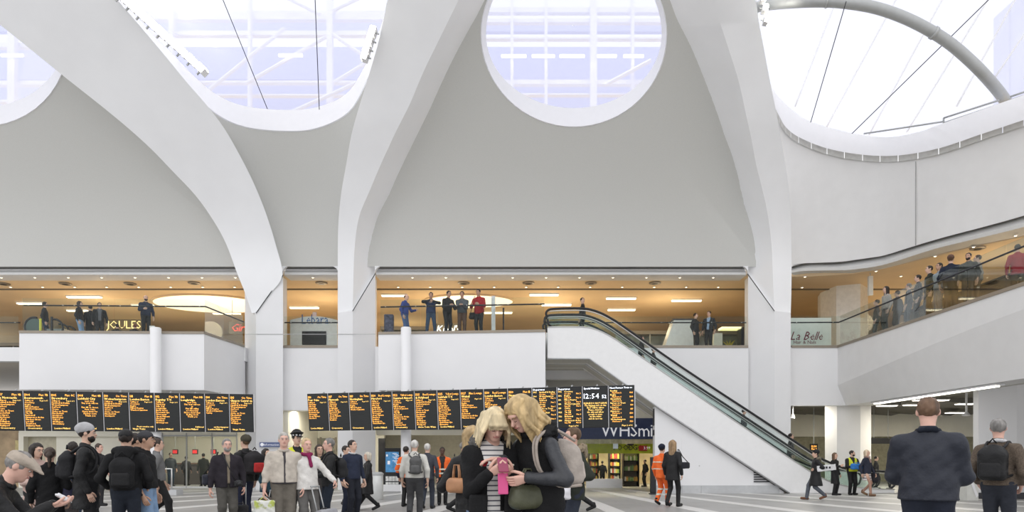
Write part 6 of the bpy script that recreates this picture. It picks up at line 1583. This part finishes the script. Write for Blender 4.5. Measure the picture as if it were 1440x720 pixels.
w2 = person(765, 562, 5.3, -48, 'tall blonde woman in a black waistcoat with leather sleeves bending over the phone', f=True, g=1.0, topc=(0.014, 0.014, 0.015), hem=.72, flare=.02, legc=(0.014, 0.014, 0.016), hair='long', hairfn=hair_front2, hc=(0.22, 0.14, 0.07), lean=13, pitch=26, hyaw=-4,
            rh=(-.065, -.325, 1.25), lh=(.14, -.27, 1.13), rpole=(-.6, .3, -.8), lpole=(.75, .6, -.3), vest=LEATH, skin='pink', hood=((0.016, 0.016, 0.017), 'fur'), collar=(0.012, 0.012, 0.013),
            rhand={'d': (-.38, -.87, .05), 'n': (.1, 0, -1), 'curl': .4, 't': (1, 0, .2)}, lhand={'d': (-.45, -.6, -.2), 'n': (-.5, .5, .3), 'curl': .6, 't': (-.2, 0, 1)})
t = backpack(w2, (0.42, 0.37, 0.33), 'beige leather backpack slung on the back of the taller blonde woman', w=.145, d=.085, h=.20, z=1.18, off=.225, x=.03, straps=False)
for e in (-1, 1):
    m = MB(); up = w2['up']
    m.tube(catmull([up((.06 + e*.10, .25, 1.34)), up((.10 + e*.03, .13, 1.44)), up((.12 + e*.015, .02, 1.465)), up((.13 + e*.015, -.10, 1.40)), up((.16 + e*.01, -.13, 1.22)), up((.20, -.02, 1.08)), up((.08 + e*.1, .22, 1.02))], 5), .011, 6); mb_child('strap', m, cloth((0.36, 0.31, 0.27)), t, w2['s'])
w3 = person(664, 597, 6.7, 165, 'woman in black mostly hidden behind the blonde woman in the striped top', f=True, topc=BLK, hem=.78, hair='long', hc=(0.40, 0.28, 0.14), legc=BLK, rh=(-.15, -.3, 1.1), lh=(.20, -.18, 1.17))
hand_bag(w3, TANL, 'tan leather handbag left of the blonde woman in the striped top', (.125, .14, 1.33), (.075, .046, .060), .13, -.1, TANL)

# --- man in the navy jacket and man with the backpack at the right
NVJ = mat('navy_padded_jacket', (0.016, 0.019, 0.030), 0.6, var=0.08, scale=30, bump=0.35, bscale=22)
m1 = person(1305, 557, 6.1, 179, 'broad man in a navy padded jacket seen from behind at the right', g=1.10, kind='puffy', topc=NVJ, hem=.90, flare=.01, legc=(0.022, 0.026, 0.04), hair='short', hc=(0.13, 0.075, 0.045), pitch=12, rh=(-.14, -.30, 1.12), lh=(.14, -.30, 1.12), rpole=(-.45, .4, -.9), lpole=(.45, .4, -.9), skin='pink', collar=(0.014, 0.017, 0.027))
m2 = person(1404, 587, 8.9, 165, 'grey haired man in a brown tweed jacket beside the near pillar', topc=mat('brown_tweed', (0.105, 0.080, 0.060), 0.9, var=0.35, scale=70), kind='suit', hem=.93, flare=.01, legc=(0.030, 0.033, 0.043), hair='short', hc=(0.22, 0.21, 0.20), skin='pink', rh=(-.20, -.12, .93), lh=(.22, -.1, .92), hyaw=15, collar=(0.55, 0.55, 0.56))
backpack(m2, BLK, 'black backpack on the man in the tweed jacket', w=.155, d=.10, h=.24, z=1.20, off=.22, x=.0)

# --- left crowd
g1 = person(-36, 635, 6.2, 76, 'elderly man in a beige flat cap and black jacket bent over at the left edge', seat=True, topc=BLK, hem=.80, hair='short', hc=HG, hat='flat', hatc=(0.42, 0.36, 0.30), skin='pink', lean=24, pitch=8, rh=(-.10, -.52, .80), lh=(.08, -.52, .80), legc=NVY, rhand={'d': (.3, -.9, .1), 'n': (.2, 0, 1), 'curl': .5}, lhand={'d': (-.3, -.9, .1), 'n': (-.2, 0, 1), 'curl': .5}, collar=BLK)
bn = thing('bench', (XP(-30, 6.3), 6.3, 0), 'low grey bench under the man in the flat cap', 'bench'); bx0 = XP(-30, 6.3)
MB().box((bx0 - .55, 6.1, .44), (bx0 + .38, 6.55, .50)).build('seat', SKIRT, bn); [MB().box((bx0 + q, 6.15, 0), (bx0 + q + .06, 6.5, .44)).build('leg', STEELD, bn) for q in (-.5, .26)]
pt = carried(g1, 'paper_sheet', 'crumpled white paper held by the man in the flat cap', 'paper'); b = Sdf(); b.noise = .006; b.nk = 60; b.bx((.0, -.60, .86), (.07, .05, .004), .006, rotx(.6), .01); sbake(b, 'sheet', cloth((.68, .68, .70)), pt, g1['s'], .009)
person(50, 622, 10.2, 25, 'woman with long dark hair and a pale pink coat in the left queue', f=True, topc=(0.50, 0.36, 0.32), kind='coat', hem=.55, legc=BLK, hair='long', hc=HB, pitch=12, hyaw=12, rh=(-.1, -.3, 1.1), lh=(.1, -.3, 1.1))
g3 = person(70, 628, 9.6, 178, 'woman in a long black coat with her back turned in the left queue', f=True, g=1.1, topc=(0.010, 0.010, 0.011), kind='coat', hem=.34, flare=.06, legc=BLK, hair='pony', hc=HD)
shoulder_bag(g3, (0.035, 0.035, 0.07), 'navy shoulder bag with a tan strap on the woman in the long coat', (-.27, .03, .98), (.10, .06, .12), (0.40, 0.25, 0.17), -1, shape='sack')
g4 = person(102, 620, 11.5, 195, 'person in a dark blue jacket and jeans left of the beanie man', topc=(0.028, 0.038, 0.06), hem=.74, legc=JEAN, hair='short', hc=HB, g=.95)
suitcase(90, 11.2, 30, 'dark upright suitcase behind the woman in the long coat', .20, .13, .27, 14, (0.03, 0.025, 0.025), .1)
g5 = person(121, 594, 9.5, 84, 'bearded man in a grey beanie and black coat facing right', topc=BLK, kind='coat', hem=.62, legc=BLK, hair='short', hc=HB, hat='beanie', hatc=(0.40, 0.40, 0.41), beard=HB, skin='light', g=1.05)
backpack(g5, (0.02, 0.02, 0.022), 'black backpack on the man in the grey beanie', z=1.2)
person(139, 623, 18.9, 55, 'distant man in a dark suit right of the beanie man', kind='suit', topc=CHAR, legc=CHAR, skin='pink', hc=HD, stride=.12)
g7 = person(177, 603, 9.0, 168, 'man in a black hoodie and black cap with his back turned', topc=(0.014, 0.014, 0.015), hem=.94, legc=(0.020, 0.024, 0.034), hair='short', hc=HB, hat='cap', hatc=BLK, hood=((0.015, 0.015, 0.016), 'plain'), rh=(-.24, -.15, .98), lh=(.24, -.15, .98))
backpack(g7, (0.014, 0.014, 0.015), 'black backpack on the man in the black hoodie', z=1.17, h=.23)
person(190, 608, 9.9, 115, 'man in glasses and light jeans hidden beside the black hoodie', topc=CHAR, legc=LJEAN, hair='short', hc=HB, skin='tan')
person(205, 605, 9.4, 72, 'man in a dark cap, black jacket and light blue jeans facing right', topc=(0.016, 0.016, 0.017), hem=.95, legc=LJEAN, hair='short', hc=HB, hat='cap', hatc=(0.05, 0.05, 0.055), hood=((0.016, 0.016, 0.017), 'plain'), skin='tan', g=1.05)
person(221, 615, 13.2, 95, 'walking man in a grey jacket and black trousers behind the light jeans', topc=(0.16, 0.16, 0.16), legc=BLK, stride=.22, hair='short', hc=HD)
person(240, 636, 31.0, 20, 'dark figure behind the left pane of the ticket office', topc=(0.06, 0.07, 0.08), legc=(0.04, 0.06, 0.09), hc=HB)
person(286, 637, 30.7, 200, 'dark figure with a coat behind the right pane of the ticket office', topc=(0.05, 0.055, 0.045), kind='coat', hem=.55, legc=BLK, hc=HB)
person(262, 641, 32.3, 150, 'short dark figure at the ticket counter', topc=CHAR, legc=BLK, hc=HD)

g12 = person(319, 616, 12.0, 12, 'bearded man in a dark jacket with a camera at his waist', topc=(0.028, 0.024, 0.030), kind='coat', hem=.86, legc=GRY, hair='short', hc=HG, beard=(0.30, 0.28, 0.26), skin='pink', g=1.08, inner=(cloth((.24, .20, .15)), .02, 0), rh=(-.29, -.02, .80))
shoulder_bag(g12, (0.03, 0.032, 0.045), 'dark shoulder bag on the bearded man', (-.31, .08, 1.0), (.10, .055, .10), CHAR, -1)
cm = carried(g12, 'camera', 'black camera hanging in front of the bearded man', 'camera'); b = Sdf(); b.bx((.14, -.25, .93), (.06, .03, .04), .012, None, .01); b.rc((.14, -.28, .93), (.14, -.35, .925), .036, .038, .01); b.bx((.14, -.25, .975), (.025, .02, .015), .008, None, .01); sbake(b, 'camera_body', BLACKP, cm, g12['s'], .010)
m = MB(); m.tube([(.10, -.23, .97), g12['up']((-.02, -.19, 1.25)), g12['up']((-.09, -.05, 1.49)), g12['up']((-.07, .08, 1.47))], .009, 5); mb_child('strap', m, BLACKP, cm, g12['s'])
suitcase(338, 12.3, 10, 'small dark trolley case beside the bearded man', .13, .10, .22, 0, CHAR, .38)
g13 = person(345, 611, 13.6, -142, 'man in an olive hat and black jacket with a red and black rucksack', topc=BLK, hem=.86, legc=(0.02, 0.024, 0.045), hair='short', hc=HBR, hat='beanie', hatc=(0.06, 0.055, 0.04), g=1.05)
backpack(g13, (0.02, 0.018, 0.02), 'large red and black rucksack on the man in the olive hat', w=.18, d=.13, h=.25, z=1.22, off=.27, acc=(0.42, 0.03, 0.03))
person(374, 630, 16.0, 50, 'woman with long dark hair and a teal jacket by the left column', f=True, topc=(0.02, 0.05, 0.07), kind='coat', hem=.6, legc=BLK, hair='long', hc=HB)
g15 = person(399, 607, 10.9, 6, 'elderly man in a beige jacket and grey trousers facing the camera', topc=BEI, hem=.95, legc=(0.14, 0.125, 0.105), hair='short', hc=(0.40, 0.38, 0.35), skin='pink', g=1.12, inner=(cloth((0.06, 0.055, 0.06)), .010, 0), rh=(-.30, -.08, .83), collar=BEI)
GWB = mat('green_white_bag', (0.62, 0.64, 0.50), 0.5, var=0.0); nt = GWB.node_tree
vr = nt.nodes.new('ShaderNodeTexNoise'); vr.inputs['Scale'].default_value = 9; rp = nt.nodes.new('ShaderNodeValToRGB'); rp.color_ramp.elements[0].color = (0.68, 0.68, 0.64, 1); rp.color_ramp.elements[0].position = .48; rp.color_ramp.elements[1].color = (0.42, 0.48, 0.10, 1); rp.color_ramp.elements[1].position = .6
tcx = nt.nodes.new('ShaderNodeTexCoord'); nt.links.new(tcx.outputs['Object'], vr.inputs['Vector']); nt.links.new(vr.outputs['Fac'], rp.inputs[0]); nt.links.new(rp.outputs[0], nt.nodes['Principled BSDF'].inputs['Base Color'])
carrier(g15, 'white and green shopping bag in the hand of the man in beige', (-.30, -.12, .74), (.15, .07, .17), GWB, .06)
suitcase(371, 13.0, -15, 'brown trolley suitcase behind the shopping bag', .18, .12, .26, 20, (0.06, 0.045, 0.035), .2)
g16 = person(431, 615, 11.1, 22, 'woman with short blonde hair, white jacket and magenta scarf', f=True, g=1.12, topc=WHT, hem=.88, flare=.02, legc=(0.12, 0.115, 0.11), hair='short', hc=(0.52, 0.38, 0.22), scarf=(0.22, 0.02, 0.08), skin='pink', stride=.14, lh=(.36, -.30, 1.02), lhand={'d': (.2, -.5, -.8), 'n': (-.6, .3, 0), 'curl': .8})
suitcase(466, 10.8, 60, 'pale trolley case pulled by the woman in the white jacket', .18, .12, .24, 18, (0.32, 0.32, 0.34), .42)
person(417, 606, 13.8, 25, 'police officer in a chequered cap behind the elderly couple', topc=BLK, legc=BLK, hair='short', hc=HB, hat='police', hatc=BLK, vestcut=(HIV, .95), skin='light')
person(449, 624, 14.3, 15, 'dark haired woman in a black jacket between the white jacket and the grey haired man', f=True, topc=CHAR, legc=NVY, hair='long', hc=HD, skin='light')
person(447, 642, 13.2, 15, 'small blonde child in a dark coat in front of the dark haired woman', f=True, topc=(0.05, 0.045, 0.045), kind='coat', hem=.6, legc=NVY, hair='bob', hc=HBL, skin='light')
g19 = person(463, 615, 12.5, -78, 'grey haired man in a black jacket facing left', topc=BLK, hem=.84, legc=(0.018, 0.024, 0.036), hair='short', hc=HG, skin='pink', rh=(-.12, -.32, 1.05), lh=(.15, -.3, 1.02))
backpack(g19, (0.022, 0.022, 0.024), 'black backpack on the grey haired man facing left', z=1.18)
suitcase(489, 17.4, -60, 'large black suitcase leaning on its wheels', .24, .17, .33, 38, BLK, .12)
g20 = person(496, 618, 14.6, 38, 'man in a navy jumper with a white collar looking up', kind='sweater', topc=(0.026, 0.032, 0.055), hem=.90, legc=(0.02, 0.022, 0.03), hair='short', hc=HB, skin='light', pitch=-6, hyaw=12, collar=(0.6, 0.6, 0.6))
person(486, 626, 16.2, 60, 'man in a dark blue jacket behind the navy jumper', topc=(0.022, 0.03, 0.055), legc=NVY, hair='short', hc=HB)
g22 = person(517, 635, 17.2, -72, 'woman with silver blonde hair in a black coat walking left', f=True, topc=BLK, kind='coat', hem=.52, flare=.03, legc=BLK, hair='bob', hc=(0.55, 0.50, 0.42), stride=.27, skin='light')
g23 = person(583, 618, 14.6, 172, 'white haired man in a cream jacket with a grey rucksack', topc=(0.56, 0.55, 0.51), hem=.93, legc=(0.055, 0.055, 0.058), hair='short', hc=HW, stride=.13, g=1.08)
backpack(g23, (0.085, 0.085, 0.085), 'grey rucksack on the white haired man', w=.13, h=.22, z=1.2, x=-.05)
person(601, 623, 17.7, 168, 'white haired man in a charcoal suit walking away', kind='suit', topc=(0.055, 0.058, 0.07), hem=.80, legc=(0.04, 0.045, 0.06), hair='short', hc=HW, stride=.16)
g25 = person(571, 627, 18.6, 150, 'worker in an orange jacket hidden by the cream jacket', topc=ORG, hem=.84, legc=BLK, hair='short', hc=HB, bands=[(1.02, 1.07), (1.2, 1.25)], sleeve=((0.02, 0.025, 0.05), 1.0))
g26 = person(622, 628, 19.2, 3, 'worker in an open orange jacket and black trousers facing the camera', topc=ORG, hem=.84, legc=BLK, hair='short', hc=HB, skin='dark', bands=[(.93, .98), (1.05, 1.10)], inner=(cloth(BLK), .045, 0), rh=(-.24, -.15, .95), lh=(.2, -.2, 1.0))
g27 = person(652, 621, 16.4, 82, 'person in black striding right with a dark backpack', topc=BLK, legc=BLK, hair='short', hc=HG, stride=.36, skin='pink')
backpack(g27, (0.025, 0.028, 0.035), 'dark backpack on the person striding right', z=1.2)
g30 = person(806, 599, 8.7, -72, 'man in a dark green parka with a fur hood facing left', topc=(0.030, 0.034, 0.027), hem=.82, legc=(0.03, 0.035, 0.05), hair='short', hc=HBR, hood=((0.25, 0.20, 0.14), 'fur'), skin='pink', lh=(.25, -.12, 1.09), lpole=(.3, .7, -.7))
carrier(g30, 'small white plastic bag held by the man in the parka', (.26, -.17, 1.04), (.07, .045, .085), mat('white_plastic_bag', (.70, .69, .72), .5, var=.1), .03)
person(812, 624, 17.0, -82, 'person in black trousers striding left behind the parka', topc=CHAR, legc=BLK, stride=.38, hc=HB)
g32 = person(931, 624, 19.0, 150, 'worker in orange overalls and a dark beanie', topc=ORG, hem=.80, legc=ORG, hair='short', hc=HB, hat='beanie', hatc=NVY, bands=[(1.02, 1.07), (1.22, 1.27)], legbands=[(.30, .36), (.44, .50)], shoe=BLK, stride=.14, g=1.05)
g33 = person(946, 618, 18.5, 158, 'woman with long fair hair in a black coat beside the orange overalls', f=True, topc=BLK, kind='coat', hem=.70, flare=.02, legc=BLK, hair='long', hc=(0.30, 0.20, 0.11), stride=.14)
shoulder_bag(g33, (0.02, 0.02, 0.025), 'black handbag on the woman beside the orange overalls', (-.33, .05, 1.08), (.13, .07, .09), BLK, -1)
# --- by the foot of the escalator
g34 = person(1147, 632, 21.6, -76, 'woman in a black hooded coat and brown boots walking left', f=True, g=1.1, topc=BLK, kind='coat', hem=.52, flare=.09, legc=(0.10, 0.11, 0.13), hair='short', hc=HB, hat='beanie', hatc=BLK, hood=((0.16, 0.14, 0.10), 'fur'), shoe=(0.16, 0.075, 0.04), stride=.27, lh=(.15, -.05, 1.05))
pc = carried(g34, 'placard', 'white placard carried under the arm of the woman in the hooded coat', 'placard'); b = Sdf(); b.bx((.26, .28, 1.10), (.012, .30, .10), .006, rotx(.12), .004); sbake(b, 'sheet', cloth((.62, .62, .63)), pc, g34['s'], .02); m = MB()
for q in range(4): m.add([(.282, .05 + q*.1, 1.08), (.282, .11 + q*.1, 1.08), (.282, .11 + q*.1, 1.15), (.282, .05 + q*.1, 1.15)], [(0, 1, 2, 3)])
mb_child('print', m, BLACKP, pc, g34['s'], False)
person(1174, 636, 24.0, 58, 'woman with long brown hair in a dark coat by the escalator foot', f=True, topc=(0.02, 0.02, 0.021), kind='coat', hem=.48, legc=BLK, hair='long', hc=(0.12, 0.07, 0.04), rh=(-.1, -.28, 1.2))
g36 = person(1198, 633, 24.3, 30, 'bearded man in a yellow high visibility waistcoat holding a blue bag', topc=BLK, legc=BLK, hair='short', hc=HB, beard=HB, vestcut=(HIV, .92), hyaw=50, rh=(-.14, -.30, 1.12), lh=(.14, -.30, 1.12), skin='light', g=1.08)
bb = carried(g36, 'blue_bag', 'bright blue bag held by the man in the yellow waistcoat', 'bag'); b = Sdf(); b.noise = .008; b.bx((0, -.33, 1.12), (.17, .05, .07), .04, None, .02); sbake(b, 'bag', cloth((.05, .22, .60)), bb, g36['s'], .02); m = MB(); m.tube([(-.1, -.33, 1.2), (-.08, -.33, 1.27), (.08, -.33, 1.27), (.1, -.33, 1.2)], .01, 5); mb_child('handle', m, cloth((.04, .18, .5)), bb, g36['s'])
g37 = person(1219, 632, 23.7, 60, 'blonde woman in a striped skirt and brown boots by the escalator foot', f=True, topc=(0.03, 0.033, 0.05), hem=.84, skirt=SKST, legc=(0.40, 0.24, 0.18), shoe=(0.20, 0.12, 0.07), hair='bob', hc=(0.62, 0.50, 0.36), stride=.2, scarf=(0.32, 0.22, 0.20))
shoulder_bag(g37, (0.02, 0.02, 0.026), 'large black tote bag of the woman in the striped skirt', (.36, -.10, .68), (.17, .09, .19), BLK, 1, shape='sack')
person(1232, 641, 28.6, 90, 'dark figure behind the blonde woman in the striped skirt', topc=CHAR, legc=BLK, hc=HB)
person(1252, 645, 28.4, -100, 'dark haired figure behind the escalator end', topc=BLK, kind='coat', hem=.6, legc=BLK, hc=HB, f=True, hair='short')
person(1354, 641, 25.5, 20, 'dark figure with a yellow hem beside the broad man', topc=(0.025, 0.025, 0.025), hem=.82, legc=BLK, hc=HB, vestcut=None, sleeve=((0.45, 0.5, 0.06), .93))
person(1367, 642, 26.8, -40, 'dark figure left of the near pillar', topc=CHAR, legc=BLK, hc=HD)
person(847, 648, 30.9, 180, 'dark figure browsing behind the newsagent glass', topc=(0.03, 0.03, 0.03), legc=BLK, hc=HB)
person(907, 646, 31.0, -60, 'dark figure in the newsagent doorway', topc=BLK, legc=BLK, hc=HB)

# ================================================================== ON THE ESCALATOR AND THE GALLERY
_sx = [E(*q).x for q in step_line]; _sz = [E(*q).z for q in step_line]
def rider(px, top, yaw, label, **k):
    Y = 27.24; X = XP(px, Y); person(px, top, Y, yaw, label, zb=float(np.interp(X, _sx, _sz)) - 0.02, **k)
rider(819, 418, -85, 'man in black stepping off at the top of the escalator', topc=BLK, legc=BLK, hc=HB, hyaw=120, stride=.1)
rider(902, 472, 85, 'upper of two dark riders on the second escalator', topc=CHAR, legc=NVY, hc=HB)
rider(919, 488, 85, 'lower of two dark riders on the second escalator', topc=BLK, legc=BLK, hc=HD)
rider(1046, 575, 85, 'rider halfway down the second escalator', topc=(0.05, 0.05, 0.06), legc=BLK, hc=HB)
rider(1112, 609, 85, 'rider near the foot of the second escalator', topc=BLK, legc=BLK, hc=HB)
def bal(px, top, Y, yaw, label, **k): return person(px, top, Y, yaw, label, zb=ZU + .02, **k)
LR, RR = (.16, -.36, 1.12), (-.16, -.36, 1.12)
bal(63, 424, 27.4, 80, 'dark clothed person beside the yellow post on the left balcony', topc=CHAR, hc=HB)
bal(112, 423, 27.2, 70, 'long haired person in a black jacket and light jeans on the left balcony', topc=BLK, legc=LJEAN, hc=HD, hair='bob')
bal(127, 429, 27.7, 200, 'person in a black coat with back turned on the left balcony', topc=BLK, kind='coat', hem=.55, hc=HB)
bal(140, 425, 27.3, 5, 'man in an open black coat and grey shirt on the left balcony', topc=BLK, kind='coat', hem=.7, legc=CHAR, inner=(cloth((.12, .12, .13)), .05, 0), hc=HB)
bal(205, 415, 26.5, 12, 'bald man in a dark blue jacket standing at the left balcony railing', topc=(.03, .036, .06), legc=BLK, hair='bald', hc=HB, beard=HB, rh=RR)
for px, Y, lab, hcx in ((165, 29.4, 'left one of two people seated behind the left balcony', HB), (190, 29.4, 'right one of two people seated behind the left balcony', (.14, .05, .03))):
    bal(px, 455, Y, 185, lab, topc=BLK, hc=hcx, seat=True)
bt = thing('gallery_bench', (XP(178, 29.4), 29.4, ZU), 'low bench under two seated people on the left gallery', 'bench')
MB().box((XP(158, 29.4), 29.2, ZU + .36), (XP(198, 29.4), 29.62, ZU + .42)).build('seat', BRONZE, bt); [MB().box((XP(q, 29.4), 29.25, ZU), (XP(q + 2, 29.4), 29.55, ZU + .36)).build('leg', DARKM, bt) for q in (160, 194)]
bal(569, 414, 26.3, 62, 'man in a blue jacket and jeans leaning at the middle railing', topc=(.045, .07, .24), legc=(.08, .13, .26), hair='bald', hc=HD, lean=6, lh=(.2, -.4, 1.12))
bal(606, 411, 26.15, 2, 'person in blue and black with raised arms at the middle railing', topc=(.03, .045, .10), legc=(.045, .07, .12), hc=HB, lean=5, rh=(-.06, -.30, 1.36), lh=(.06, -.30, 1.33), rpole=(-1, 0, -.2), lpole=(1, 0, -.2), sleeve=(BLK, 2.0), skin='tan', cross=-.08)
bal(629, 409, 26.15, 35, 'man in black leaning beside the raised arms at the middle railing', topc=BLK, legc=BLK, hc=HB, lean=8, rh=RR, lh=LR, skin='tan')
bal(650, 410, 26.2, -5, 'man in a grey jacket and brown trousers at the middle railing', topc=(.09, .10, .11), legc=(.10, .06, .045), hc=HB, lean=7, rh=(-.05, -.36, 1.14), lh=(.05, -.36, 1.14), skin='tan')
b10 = bal(674, 407, 26.1, -25, 'man in a red jacket and black trousers at the middle railing', topc=(.32, .02, .025), hem=.84, legc=BLK, hc=HB, lean=7, rh=RR, lh=LR, skin='tan')
shoulder_bag(b10, BLK, 'black bag hanging beside the red jacket', (-.27, -.02, .80), (.11, .07, .12), BLK, -1, shape='sack')
t = thing('wheeled_bag', (XP(547, 26.4), 26.4, ZU), 'dark patterned upright bag at the left end of the middle railing', 'bag'); bx_ = XP(547, 26.4)
MB().box((bx_ - .18, 26.3, ZU + .05), (bx_ + .18, 26.55, ZU + .95)).build('body', mat('patterned_dark', (.06, .06, .09), .7, var=.7, scale=14), t, bevel=.04); MB().box((bx_ - .16, 26.32, ZU), (bx_ + .16, 26.5, ZU + .06)).build('wheel_base', BLACKP, t)
bal(978, 440, 29.7, 60, 'left one of two people behind the glass right of the escalator', topc=BLK, legc=BLK, hc=HB)
bal(997, 437, 29.8, -20, 'person with a pale blue shirt behind the glass right of the escalator', topc=CHAR, legc=BLK, hc=HB, inner=(cloth((.30, .40, .55)), .04, 0))
def wing(px, top, X, yaw, label, **k): 
    Y = X*FPX/(px - CX); return person(px, top, Y, yaw, label, zb=ZU + .02, X=X, **k)
wing(1246, 402, 14.0, -60, 'long haired woman in a pale top leaning on the right gallery rail', f=True, topc=(.36, .33, .30), legc=BLK, hair='long', hc=HB)
wing(1233, 421, 14.6, -90, 'dark figure lowest in the right gallery crowd', topc=BLK, legc=BLK, hc=HB)
wing(1262, 408, 14.5, -120, 'dark figure right of the pale top in the right gallery', topc=CHAR, legc=BLK, hc=HD)
wing(1278, 398, 14.3, -100, 'grey haired figure in dark clothes in the right gallery', topc=(.06, .06, .07), legc=(.08, .09, .11), hc=HG)
wing(1291, 386, 14.1, -80, 'figure in a black jacket left of the cap in the right gallery', topc=BLK, legc=BLK, hc=HB)
wing(1307, 373, 14.0, -70, 'man in a dark green jacket in the right gallery', topc=(.025, .03, .025), legc=BLK, hc=HB, g=1.05)
wing(1321, 369, 14.0, -50, 'man in a pale blue shirt and grey jeans in the right gallery', topc=(.28, .32, .36), legc=(.16, .17, .19), hc=HB, skin='tan')
wing(1337, 358, 14.0, 175, 'man in a brown cap and navy jacket in the right gallery', topc=(.02, .024, .04), legc=BLK, hc=HBR, hat='beanie', hatc=(.12, .07, .05), g=1.15)
wing(1362, 355, 14.05, -20, 'bearded man in a dark jacket in the right gallery', topc=(.03, .03, .028), legc=BLK, hc=HB, beard=HB, skin='tan')
wing(1375, 358, 14.4, -80, 'person in a beige jacket beside the bearded man in the gallery', topc=(.26, .23, .19), legc=CHAR, hc=HD)
wing(1431, 343, 14.75, 185, 'person in a red and black jacket at the right edge of the gallery', topc=(.28, .02, .03), hem=.80, legc=BLK, hc=HB)
